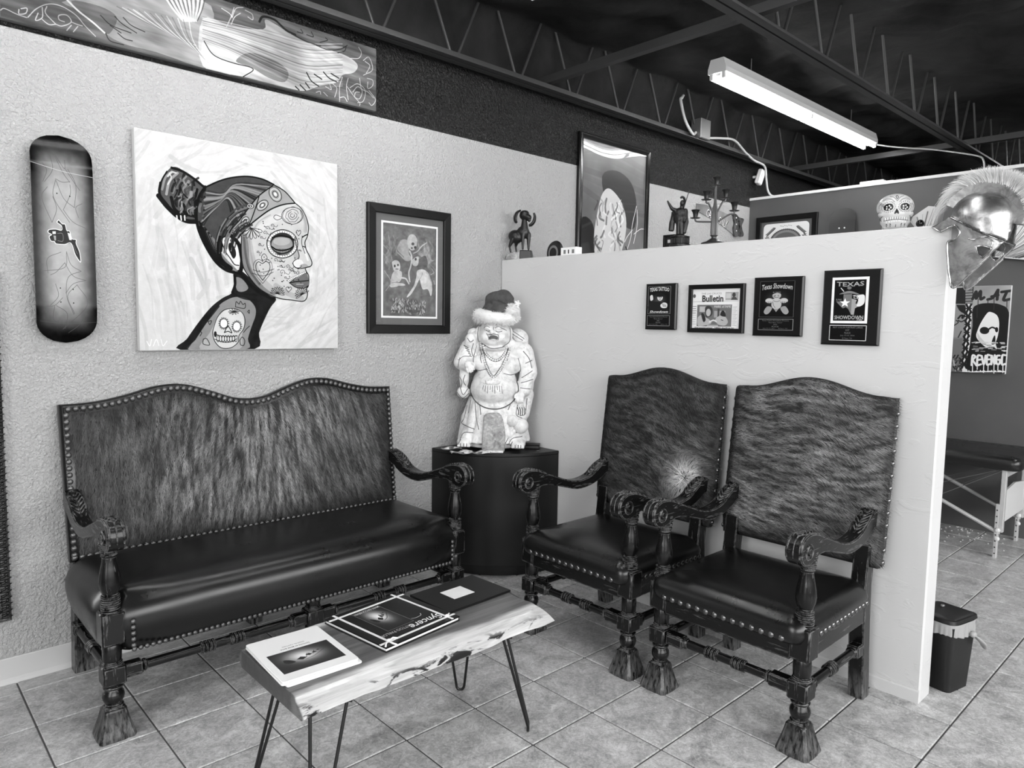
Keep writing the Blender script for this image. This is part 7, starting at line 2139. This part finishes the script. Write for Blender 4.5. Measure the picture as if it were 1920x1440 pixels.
# gourds at the sash and the mottled panel between the feet
obj('gourd', join(ball(Sp(556, 1105, -.135), (.034, .030, .034), 16, 11), ball(Sp(514, 1058, -.13), (.010, .01, .014), 10, 7)), M['plaster'], t, smooth=180)
obj('gourd', ball(Sp(628, 1150, -.12), (.044, .038, .043), 16, 11), M['plaster'], t, smooth=180)
obj('sash_tail', blob('x', join(Cp((590, 1170, -.12), (540, 1230, -.13), .014, .016), Cp((500, 1080, -.13), (525, 1225, -.135), .014, .018)), M['plaster'], .004, 3).data, None, t)
bpy.data.objects.remove(bpy.data.objects['x'])
pn = [(330, 1060), (400, 1035), (465, 1055), (498, 1180), (500, 1290), (480, 1362), (330, 1362), (312, 1280), (318, 1160)]
obj('robe_panel', prism([(Sp(x, y)[0], Sp(x, y)[2]) for x, y in smooth_curve(pn, 4, True)], -.145, -.172, 'y', .008), M['stone'], t, smooth=50, label='mottled grey panel between the feet')
obj('panel_foot', box(Sp(410, 1351, -.16), (.105, .05, .012), .003), M['plaster'], t, smooth=30)

# Santa hat on its head
hx = thing('santa_hat', 'grey santa hat with a white fur brim worn by the laughing statue', 'hat', tuple(Vector((SX, SY, .7185)) + Euler((0, 0, facing(SX, SY))).to_matrix() @ Vector(Sp(412, 300, 0.0))), facing(SX, SY))
def Hp(cx, cy, d=0.): return ((cx - 412) * K, d, (300 - cy) * K)
blob('hat_cap', join(ball(Hp(420, 235, 0), (.094, .088, .075), 18, 12), capsule(Hp(400, 180, .0), Hp(470, 110, .01), .062, .055), capsule(Hp(490, 120, .01), Hp(520, 170, .0), .044, .036), capsule(Hp(360, 130, .01), Hp(380, 200, .0), .030, .05), ball(Hp(440, 110, .01), (.085, .05, .045), 14, 9), capsule(Hp(400, 150, -.05), Hp(500, 185, -.06), .022, .018)), M['felt'], .006, 4, hx)
brim = blob('fur_brim', tube([tuple(Vector(Hp(412, 266)) + Vector((.098 * math.cos(a), .092 * math.sin(a), .010 * math.sin(a * 2 + 1) + (.004 if math.sin(a) < 0 else 0)))) for a in [2 * PI * k / 28 for k in range(28)]], [.034 + .003 * math.sin(k * 2.1) for k in range(28)], 12, closed=True), M['white'], .006, 3, hx)
blob('pompom', ball(Hp(540, 210, -.06), (.038, .034, .034), 16, 11), M['white'], .006, 2, hx)
obj('trinket', join(ball(Hp(585, 150, -.045), .015, 12, 8), *[ball(tuple(Vector(Hp(585, 150, -.055)) + Vector((.013 * math.cos(a), 0, .013 * math.sin(a)))), .0065, 8, 6) for a in [k * 1.256 for k in range(5)]]), M['plaster'], hx, smooth=180)
def tufts(name, ctr_fn, n, L, parent, seed):
    q = np.random.default_rng(seed); V = []; F = []
    for k in range(n):
        p, nrm = ctr_fn(q.random(), q.random()); d = (Vector(nrm) + Vector(q.normal(0, .55, 3))).normalized(); s_ = d.orthogonal().normalized() * .0009; p = Vector(p); l = L * (.5 + q.random()); o = len(V)
        V += [tuple(p - s_), tuple(p + s_), tuple(p + d * l * .6 + s_ * .8 - Vector((0, 0, .001))), tuple(p + d * l - Vector((0, 0, .004)))]; F += [(o, o + 1, o + 2), (o, o + 2, o + 3)]
    return obj(name, (V, F), M['white'], parent, kind='stuff', smooth=0)
def brim_pt(u, v):
    a = 2 * PI * u; b = 2 * PI * v; c = Vector(Hp(412, 266)) + Vector((.098 * math.cos(a), .092 * math.sin(a), .010 * math.sin(a * 2 + 1))); n_ = Vector((math.cos(a) * math.cos(b), math.sin(a) * math.cos(b), math.sin(b))); return c + n_ * .030, n_
tufts('brim_fur', brim_pt, 5200, .016, hx, 3)
def pom_pt(u, v):
    a = 2 * PI * u; z = 2 * v - 1; s_ = math.sqrt(1 - z * z); n_ = Vector((s_ * math.cos(a), s_ * math.sin(a), z)); return Vector(Hp(540, 210, -.06)) + n_ * .034, n_
tufts('pompom_fur', pom_pt, 1500, .015, hx, 4)
# offerings beside the feet
def world(cx, cy, d): return Vector((SX, SY, .7185)) + Euler((0, 0, facing(SX, SY))).to_matrix() @ Vector(Sp(cx, cy, d))
A = Art(160, .45, .82); A.frame(.3, 20, 20, 980, 430, 20); A.ell(.4, 500, 225, 120, 150); A.noise(.12, 8, 8, 15)
bm_ = m_print('bank_note', A, .7, .2, 'XY')
for k, (cx, d, rz, lab) in enumerate(((150, -.215, .2, 'crumpled bank note nearest the edge below the statue left foot'), (300, -.215, -.1, 'crumpled bank note tucked beside the mottled panel of the statue'), (60, -.09, .1, 'folded bank note lying furthest left on the pedestal'))):
    p = world(cx, 1358, d); o = thing('bank_note', lab, 'bank note', (p.x, p.y, .7185), facing(SX, SY) + rz)
    obj('note', grid(lambda u, v: ((u - .5) * .12, (v - .5) * .06, .004 + .006 * (1 + math.sin(7 * u + 3 * v + k)) + .004 * math.sin(11 * v + 4 * u)), 14, 8), bm_, o, smooth=180)
p = world(735, 1335, .0); o = thing('small_black_box', 'small flat black box on the pedestal right of the laughing statue', 'box', (p.x, p.y, .7185), facing(SX, SY) - .15)
obj('base', box((0, 0, .010), (.085, .055, .020), .003), M['black'], o, smooth=30); obj('lid', box((0, 0, .0235), (.088, .058, .006), .002), M['black'], o, smooth=30)
p = world(775, 1352, -.09); tag(obj('coin', lathe([(.009, 0), (.0095, .001), (.009, .002)], 16), M['gal'], loc=(p.x, p.y, .7185)), 'small coin on the pedestal right edge beside the black box', 'coin')
# ------------------------------------------------------------------ things standing along the top of the half wall
ZS = PH + .0005
def local_frame(px, py, x, y):
    """metres per photo-crop unit at that spot, used only to keep measured proportions"""
    return math.hypot(x + 2.9588, y + 3.288) / 1331 / px
# ram figurine
x, y = .058, -.100; k = .000314
t = thing('ram_figurine', 'dark bronze ram figurine with drooping horns on a chipped block near the left wall', 'figurine', (x, y, ZS), -.95)
R_ = lambda cx, cy, d=0.: ((cx - 530) * k, d, (1130 - cy) * k)
C_ = lambda a, b, r0, r1: capsule(R_(*a), R_(*b), r0, r1, 12)
blob('ram_body', join(ball(R_(450, 690), (.048, .034, .040), 16, 11, (0, .45, 0)), ball(R_(590, 610, .0), (.040, .030, .042), 16, 11, (0, .5, 0)), C_((620, 560, -.005), (620, 400, -.01), .026, .017), C_((600, 290, -.008), (710, 330, -.02), .026, .018), ball(R_(620, 250, -.01), (.030, .024, .020), 14, 9), C_((700, 330, -.02), (720, 385, -.022), .016, .011),
    C_((600, 640, -.018), (605, 930, -.022), .013, .0065), C_((700, 640, .006), (705, 930, .0), .015, .007), C_((400, 740, -.015), (340, 880, -.018), .017, .008), C_((340, 880, -.018), (365, 985, -.018), .007, .006), C_((470, 760, .01), (445, 870, .01), .017, .008), C_((445, 870, .01), (460, 980, .01), .007, .006), C_((350, 650, .0), (322, 700, .0), .010, .005)), M['bronze'], .0038, 3, t)
for q in ([(545, 200, -.026), (490, 250, -.040), (462, 340, -.046), (470, 410, -.045), (495, 442, -.042)], [(790, 228, .014), (806, 300, .02), (792, 390, .016), (752, 452, .008), (706, 474, .0)]):
    obj('horn', tube(smooth_curve([R_(*p) for p in q], 5), [.010 + .0065 * math.sin(PI * i / 20) for i in range(21)], 10, flat=.6), M['bronze'], t, smooth=60)
obj('block', join(prism([(R_(545, 0)[0], 0), (R_(795, 0)[0], 0), (R_(770, 0)[0], .054), (R_(550, 0)[0], .056)], -.030, .026, 'y', .004)), M['bronze'], t, smooth=30)
obj('block_step', prism([(R_(275, 0)[0], 0), (R_(545, 0)[0], 0), (R_(545, 0)[0], .046), (R_(440, 0)[0], .044), (R_(300, 0)[0], .030)], -.030, .026, 'y', .004), M['stone'], t, smooth=30, label='chipped pale end of the block')
# striped disc and white card
t = thing('striped_disc', 'dark disc with grey rings standing half hidden beside the white box', 'disc', (.06, -.385, ZS + .024), R90 - .1)
obj('disc', xf(lathe([(.020, .002), (.052, .0), (.068, -.006), (.072, -.014), (.066, -.02)], 28), rot=(PI / 2, 0, 0)), M['black'], t, smooth=50); obj('ring', xf(lathe([(.030, .004), (.038, .0055), (.044, .003)], 28, cap=False), rot=(PI / 2, 0, 0)), M['gal'], t, smooth=50)
A = Art(260, .30, .95)
for a_, b_, g in ((180, 330, .45), (480, 560, .08), (740, 900, .45)): A.rect(g, a_, 90, b_, 240)
t = thing('white_box', 'low white box printed with grey and black squares against the framed poster', 'box', (.055, -.530, ZS + .0225), R90)
obj('carton', box((0, 0, 0), (.115, .05, .045), .001), M['white'], t, smooth=0); picture('printed_side', .113, .043, A, t, -.0256, .5)
# warrior statuette
x, y = .052, -1.252; k = .000456
t = thing('warrior_statuette', 'dark bronze cloaked warrior statuette with raised arm and spear on a fluted base', 'statuette', (x, y, ZS), facing(x, y))
R_ = lambda cx, cy, d=0.: ((cx - 285) * k, d, (842 - cy) * k + .012)
blob('warrior', join(C_((262, 740, -.006), (268, 600, -.006), .009, .014), C_((300, 740, -.012), (290, 600, -.008), .009, .014), ball(R_(278, 560), (.028, .020, .040), 14, 10), ball(R_(275, 500), (.033, .020, .022), 14, 10), C_((290, 460), (294, 430), .011, .009), ball(R_(297, 405, -.003), (.012, .013, .016), 12, 9),
    C_((225, 480, -.004), (190, 465, -.012), .012, .009), C_((190, 465, -.012), (155, 410, -.02), .009, .006), C_((155, 410, -.02), (142, 385, -.022), .006, .004), C_((335, 485, 0), (340, 560, -.01), .012, .010), C_((340, 560, -.01), (325, 600, -.02), .010, .007), *[tube([R_(215 - 4 * i, 490, .010 + .003 * i), R_(190 + 6 * i, 610, .016), R_(180 + 9 * i, 695, .014)], [.010, .012, .010], 8) for i in range(3)], *[tube([R_(330 + 3 * i, 490, .012), R_(348 - 4 * i, 600, .018), R_(325 - 10 * i, 720, .016)], [.010, .012, .010], 8) for i in range(3)]), M['bronze'], .0032, 2, t)
obj('helmet_crest', tube(smooth_curve([R_(275, 350, -.002), R_(295, 338, .002), R_(315, 350, .008), R_(322, 385, .012), R_(322, 410, .012)], 4), [.003, .005, .006, .006, .006, .006, .006, .006, .006, .006, .006, .006, .005, .005, .004, .004, .003], 8), M['bronze'], t, smooth=180)
obj('spear', tube([R_(366, 262, .012), R_(318, 440, .006), R_(300, 600, -.012)], .0022, 6), M['bronze'], t)
obj('base', join(lathe([(.040, 0), (.052, .004), (.052, .010), (.044, .014)], 28), *[xf(box((0, 0, 0), (.006, .006, .030), .002), (.043 * math.cos(a), .043 * math.sin(a), .028)) for a in [2 * PI * i / 26 for i in range(26)]], lathe([(.042, .012), (.042, .043), (.047, .046), (.047, .050), (.030, .055), (.022, .062)], 28)), M['bronze'], t, smooth=40)
t = thing('small_picture', 'small black framed card standing behind the warrior statuette', 'frame', (.092, -1.19, ZS + .0345), R90 + .05)
moulding('frame', .115, .069, .012, .012, M['wood_black'], t, .002); A = Art(160, .55, .06)
for i in range(3): A.rect(.8, 160 + 250 * i, 160, 330 + 250 * i, 330)
picture('card', .098, .052, A, t, -.004, .4)
# five-cup candelabra
x, y = .058, -1.437; k = .000442
t = thing('candelabra', 'five cup metal candelabra with a fluted stem beside the warrior statuette', 'candelabra', (x, y, ZS), facing(x, y))
R_ = lambda cx, cy, d=0.: ((cx - 648) * k, d, (806 - cy) * k + .008)
obj('foot', join(lathe([(.056, 0), (.060, .004), (.056, .008), (.036, .014), (.024, .022), (.012, .030), (.012, .036), (.019, .042)], 24)), M['pewter'], t, smooth=50)
fl = [(.0145, R_(0, 740)[2]), (.0175, R_(0, 700)[2]), (.0165, R_(0, 560)[2]), (.012, R_(0, 450)[2]), (.008, R_(0, 400)[2]), (.005, R_(0, 330)[2]), (.0042, R_(0, 215)[2])]
v, f = lathe(fl, 40); v = [(p[0] * (1 - .10 * (i % 2)), p[1] * (1 - .10 * (i % 2)), p[2]) for i, p in enumerate(v)]
obj('stem', (v, f), M['pewter'], t, smooth=30)
cup = mesh_of('candle_cup', lathe([(.005, -.038), (.010, -.036), (.0115, -.022), (.014, -.011), (.0195, -.002), (.021, 0), (.0185, -.001), (.011, -.014)], 20), M['bronze'], 50)
dish = mesh_of('drip_dish', lathe([(.004, .002), (.020, .0), (.024, .003), (.022, .004), (.006, .004)], 24), M['pewter'], 50)
for cx, cy, d in ((655, 120, 0), (556, 272, -.02), (754, 245, .02), (447, 450, .015), (845, 392, -.015)):
    p = R_(cx, cy, d); q = (p[0], p[1], p[2] - .040); obj('candle_cup', cup, parent=t, loc=p); obj('drip_dish', dish, parent=t, loc=q)
    if cx != 655:
        s_ = 1 if cx > 648 else -1; z0 = R_(0, 470)[2] if cy < 300 else R_(0, 575)[2]
        obj('branch', tube(smooth_curve([(s_ * .008, d * .1, z0 - .012), (s_ * .016, d * .3, z0 + .006 if cy < 300 else z0 - .004), (p[0] * .72, d * .8, q[2] - .016), (p[0] * .97, d, q[2] - .012), (p[0], d, q[2] + .002)], 5), .0042, 8), M['pewter'], t, smooth=180)
    else: obj('candle_neck', tube([(0, 0, R_(0, 215)[2]), p[:2] + (p[2] - .036,)], .0042, 8), M['pewter'], t)
# sugar skull
x, y = .05, -2.237
t = thing('sugar_skull', 'white painted sugar skull with flower eyes on the half wall left of the helmet', 'skull', (x, y, ZS), facing(x, y) + .1)
sk = blob('skull', join(ball((0, .008, .088), (.066, .060, .052), 20, 14), ball((0, -.014, .060), (.055, .040, .036), 18, 12), ball((0, -.016, .030), (.053, .036, .032), 18, 12), ball((-.040, -.018, .058), (.022, .022, .016), 12, 9), ball((.040, -.018, .058), (.022, .022, .016), 12, 9), box((0, .0, .010), (.085, .06, .02), .006), ball((-.03, -.036, .098), (.026, .016, .012), 12, 8), ball((.03, -.036, .098), (.026, .016, .012), 12, 8)), mat('white_ceramic', .78, .28), .0032, 4, t)
BS = BVHTree.FromPolygons([v_.co for v_ in sk.data.vertices], [tuple(q.vertices) for q in sk.data.polygons])
def on_skull(a_, b_, s_=.0008):
    h = BS.ray_cast(Vector((a_, -1, b_)), Vector((0, 1, 0))); return (a_, (h[0].y if h[0] else 0) + s_, b_)
def decal(poly, lift=-.0006):
    P = smooth_curve(poly, 3, True); c = on_skull(sum(p[0] for p in P) / len(P), sum(p[1] for p in P) / len(P), lift - .0012); V = [c]; rings = (.35, .7, 1)
    for q in rings: V += [on_skull(c[0] + (p[0] - c[0]) * q, c[2] + (p[1] - c[2]) * q, lift if q < 1 else .0004) for p in P]
    n = len(P); F = [(0, 1 + i, 1 + (i + 1) % n) for i in range(n)] + [(1 + r_ * n + i, 1 + (r_ + 1) * n + i, 1 + (r_ + 1) * n + (i + 1) % n, 1 + r_ * n + (i + 1) % n) for r_ in range(2) for i in range(n)]
    return V, F
for s_ in (-1, 1):
    e = obj('eye_socket', decal([(s_ * .028 + .0185 * math.cos(a), .082 + .0165 * math.sin(a)) for a in [2 * PI * i / 12 for i in range(12)]]), M['black'], t, smooth=180)
    obj('eye_flower', join(*[ball(on_skull(s_ * .028 + 0.0072 * math.cos(a), .080 + .0072 * math.sin(a), -.001), (.0032, .0014, .0032), 8, 6) for a in [2 * PI * i / 5 for i in range(5)]]), M['white'], t, smooth=180)
    obj('eye_dots', join(*[ball(on_skull(s_ * .028 + .022 * math.cos(a), .082 + .0195 * math.sin(a), .0), (.0018, .001, .0018), 6, 4) for a in [2 * PI * i / 20 for i in range(20)]]), M['ink'], t, kind='stuff', smooth=180)
obj('nose', decal([(0, .076), (.010, .058), (.006, .054), (0, .058), (-.006, .054), (-.010, .058)]), M['black'], t, smooth=180)
for i in range(10): obj('tooth', xf(box((0, 0, 0), (.0068, .006, .010), .002), on_skull(-.036 + .008 * i, .036 + .003 * math.sin(PI * i / 9), .001)), M['cream'], t)
for i in range(9): obj('lower_tooth', xf(box((0, 0, 0), (.0068, .006, .010), .002), on_skull(-.032 + .008 * i, .025 + .003 * math.sin(PI * i / 8), .001)), M['cream'], t)
sw = [tube([on_skull(-.042 + .084 * i / 16, .0305 + .003 * math.sin(PI * i / 16), .0006) for i in range(17)], .0013, 6)] + [tube([on_skull(-.040 + .008 * i, .030, .0), on_skull(-.040 + .008 * i, .041 + .003 * math.sin(PI * i / 10), .0)], .0009, 5) for i in range(11)]
for s_ in (-1, 1):
    for q in ([(.008, .100), (.020, .112), (.034, .116), (.046, .110)], [(.0, .104), (.010, .118), (.024, .126)], [(.050, .100), (.058, .092), (.058, .080)], [(.046, .050), (.052, .042), (.048, .030)], [(.050, .062), (.060, .066)], [(.016, .014), (.020, .020), (.018, .008)], [(.028, .014), (.032, .019), (.030, .008)]): sw.append(tube([on_skull(s_ * a, b) for a, b in smooth_curve(q, 4)], .0014, 5))
for q in ([(.0, .016), (.0, .007)], [(0, .112), (.004, .120), (0, .128), (-.004, .120), (0, .112)]): sw.append(tube([on_skull(a, b) for a, b in smooth_curve(q, 4)], .0016, 5))
obj('painted_scrolls', join(*sw), M['ink'], t, kind='stuff', smooth=180)
# folded paper fan and a dark glass ball between skull and helmet
t = thing('paper_fan', 'pale pleated paper fan leaning between the sugar skull and the helmet', 'fan', (.088, -2.318, ZS), R90)
pl = [(-.035, .030), (-.028, .050), (.025, .085), (.05, .08), (.03, .0), (-.012, .0)]
obj('fan_leaf', prism(pl, -.004, .004, 'y'), M['cream'], t, smooth=0)
for i in range(5): obj('pleat', tube([(-.010 + .008 * i, -.005, .004), (-.030 + .018 * i, -.006, .038 + .009 * i)], .0022, 5), M['gal'] if i % 2 else M['cream'], t)
tag(obj('glass_ball', ball((0, 0, .014), .0145, 16, 12), mat('black_glass', .03, .05), loc=(.030, -2.335, ZS), smooth=180), 'small black glass ball on the half wall beside the helmet brim', 'ball')
# crested helmet hooked over the end of the half wall
HX, HY, HZ = .058, -2.5, PH
DC = (.030, .010)             # centre of the dome on the helmet's own middle plane
t = thing('crested_helmet', 'polished metal crested warrior helmet hooked over the end of the half wall', 'helmet', (HX, HY, HZ), R90)
out = smooth_curve([(-.112, -.006), (-.080, .006), (-.052, .026), (-.052, .072), (-.020, .099), (.030, .114), (.080, .099), (.119, .062), (.134, .010), (.130, -.035), (.122, -.072), (.105, -.100), (.093, -.112)], 6) + [(.084, -.124)] + smooth_curve([(.084, -.124), (.030, -.182), (-.024, -.234)], 4)[1:] + smooth_curve([(-.024, -.234), (-.040, -.190), (-.048, -.130), (-.052, -.070)], 4)[1:] + smooth_curve([(-.052, -.070), (-.030, -.062), (-.016, -.044), (-.016, -.028), (-.030, -.012), (-.046, -.014), (-.070, -.026), (-.085, -.026)], 4)[1:]
OP = np.array(out)
def inside(P, Q):
    c = np.zeros(len(Q), bool)
    for (xa, ya), (xb, yb) in zip(P, np.roll(P, -1, 0)):
        if ya == yb: continue
        c ^= ((ya > Q[:, 1]) != (yb > Q[:, 1])) & (Q[:, 0] < (xb - xa) * (Q[:, 1] - ya) / (yb - ya) + xa)
    return c
EAR = np.array([(.040, -.092), (.058, -.088), (.085, -.098), (.083, -.108), (.062, -.132), (.048, -.118)])
BL = lambda xx: .018 - .60 * (xx + .045)            # brow band line
def depth(xx, zz):
    d2 = ((xx - DC[0]) / .104) ** 2 + (np.maximum(0, zz - DC[1]) / .104) ** 2
    dome = .097 * np.sqrt(np.clip(1 - d2, 0.0, 1)); cheek = .088 * np.sqrt(np.clip(1 - np.abs((xx - .030) / .172) ** 3.2, .05, 1)) - .05 * np.clip(-zz - .10, 0, 1)
    up = zz > BL(xx); k_ = np.clip((zz - BL(xx)) / .010, 0, 1) * (xx > -.056)
    return np.where(up, dome * k_ + np.maximum(cheek, dome) * (1 - k_), np.maximum(cheek, 0)) 
def plate(sgn):
    b = bmesh.new(); poly = [tuple(p) for p in OP]
    # dense constrained fill: outline plus interior lattice
    step = .0062; gx, gz = np.meshgrid(np.arange(-.115, .155, step), np.arange(-.236, .108, step)); Q = np.stack([gx.ravel(), gz.ravel()], 1)
    ins = inside(OP, Q); dist = np.min(np.hypot(Q[:, None, 0] - OP[None, :, 0], Q[:, None, 1] - OP[None, :, 1]), 1); Q = Q[ins & (dist > step * .55) & ~inside(EAR, Q)]
    from mathutils.geometry import delaunay_2d_cdt
    n0 = len(poly); e0 = [(i, (i + 1) % n0) for i in range(n0)]; ne = len(EAR); ear = [tuple(p) for p in EAR]; e1 = [(n0 + i, n0 + (i + 1) % ne) for i in range(ne)]
    V2, E2, F2, *_ = delaunay_2d_cdt([Vector(p) for p in poly + ear] + [Vector(p) for p in Q], e0 + e1, [], 0, 1e-6)
    V2 = np.array([tuple(v_) for v_ in V2]); C = np.array([V2[list(f_)].mean(0) for f_ in F2]); keep = inside(OP, C) & ~inside(EAR, C)
    D = depth(V2[:, 0], V2[:, 1]); V = [(p[0], sgn * d_, p[1]) for p, d_ in zip(V2, D)]; F = [tuple(f_) for f_, k_ in zip(F2, keep) if k_]
    return V, F
for sgn in (-1, 1):
    o = obj('side_plate', plate(sgn), M['steel'], t, smooth=60); so = o.modifiers.new('thickness', 'SOLIDIFY'); so.thickness = .003; so.offset = 0
    rim = lambda pts, w_: tube([(p[0], sgn * (float(depth(np.array(p[0]), np.array(p[1]))) + .0008), p[1]) for p in pts], w_, 8)
    obj('rim', join(rim(smooth_curve([(-.112, -.006), (-.085, -.026), (-.070, -.026), (-.046, -.014), (-.030, -.012), (-.016, -.028), (-.016, -.044), (-.030, -.062), (-.052, -.070), (-.048, -.130), (-.040, -.190), (-.024, -.234), (.030, -.182), (.084, -.124)], 5), .0035), rim([tuple(p) for p in EAR] + [tuple(EAR[0])], .0028)), M['chrome'], t, smooth=60)
    obj('brow_band', rim([(xx, BL(xx)) for xx in np.linspace(-.046, .085, 16)] + [(.12, -.078)], .0042), M['chrome'], t, smooth=60)
    obj('ear_scroll', rim(smooth_curve([(.015, -.062), (.035, -.066), (.055, -.060), (.075, -.062), (.088, -.078), (.086, -.092)], 5), .0026), M['chrome'], t, smooth=60)
arc = lambda r_, a: (DC[0] + r_ * math.cos(a), DC[1] + r_ * math.sin(a))
a0, a1 = math.radians(150), math.radians(-12)
def crest_sec(u, v):
    a = a0 + (a1 - a0) * u; q = v * 4; r0, r1 = .100, .134
    r_, y_ = [(r0, -.018), (r1, -.022), (r1, .022), (r0, .018), (r0, -.018)][int(round(q))]; p = arc(r_, a); return (p[0], y_, p[1])
obj('crest_holder', grid(crest_sec, 48, 4), M['steel'], t, smooth=30)
def plume():
    q = np.random.default_rng(5); V = []; F = []
    for i in range(6500):
        u = q.random() ** 1.0; a = a0 + math.radians(6) + (a1 - a0 - math.radians(6)) * u; yy = q.normal(0, .010); p = arc(.130, a); L = .058 * (.75 + .4 * q.random()); d = Vector((math.cos(a), 0, math.sin(a)))
        droop = max(0., (.30 - u) / .30); back = Vector((-math.sin(a), 0, math.cos(a)))
        d = (d + back * (.35 + .5 * droop) + Vector((q.normal(0, .10), q.normal(0, .22), q.normal(0, .10)))).normalized()
        if droop > 0: L *= 1 + 1.3 * droop
        P = [Vector((p[0], yy, p[1]))]; w_ = .0009
        for s_ in range(5):
            d = (d + Vector((0, -.02 * (yy < 0) + .0, -.16 - .62 * droop))).normalized(); P.append(P[-1] + d * L / 5)
        sd = Vector((d.z, 0, -d.x)).normalized() * w_; sd = (sd + Vector((0, w_ * .6 * q.normal(), 0))); o = len(V)
        for s_, c in enumerate(P): k_ = 1 - .8 * s_ / 5; V += [tuple(c - sd * k_), tuple(c + sd * k_)]
        F += [(o + 2 * s_, o + 2 * s_ + 1, o + 2 * s_ + 3, o + 2 * s_ + 2) for s_ in range(5)]
    return V, F
obj('plume', plume(), mat('pale_horsehair', .84, .5), t, kind='stuff', smooth=0)
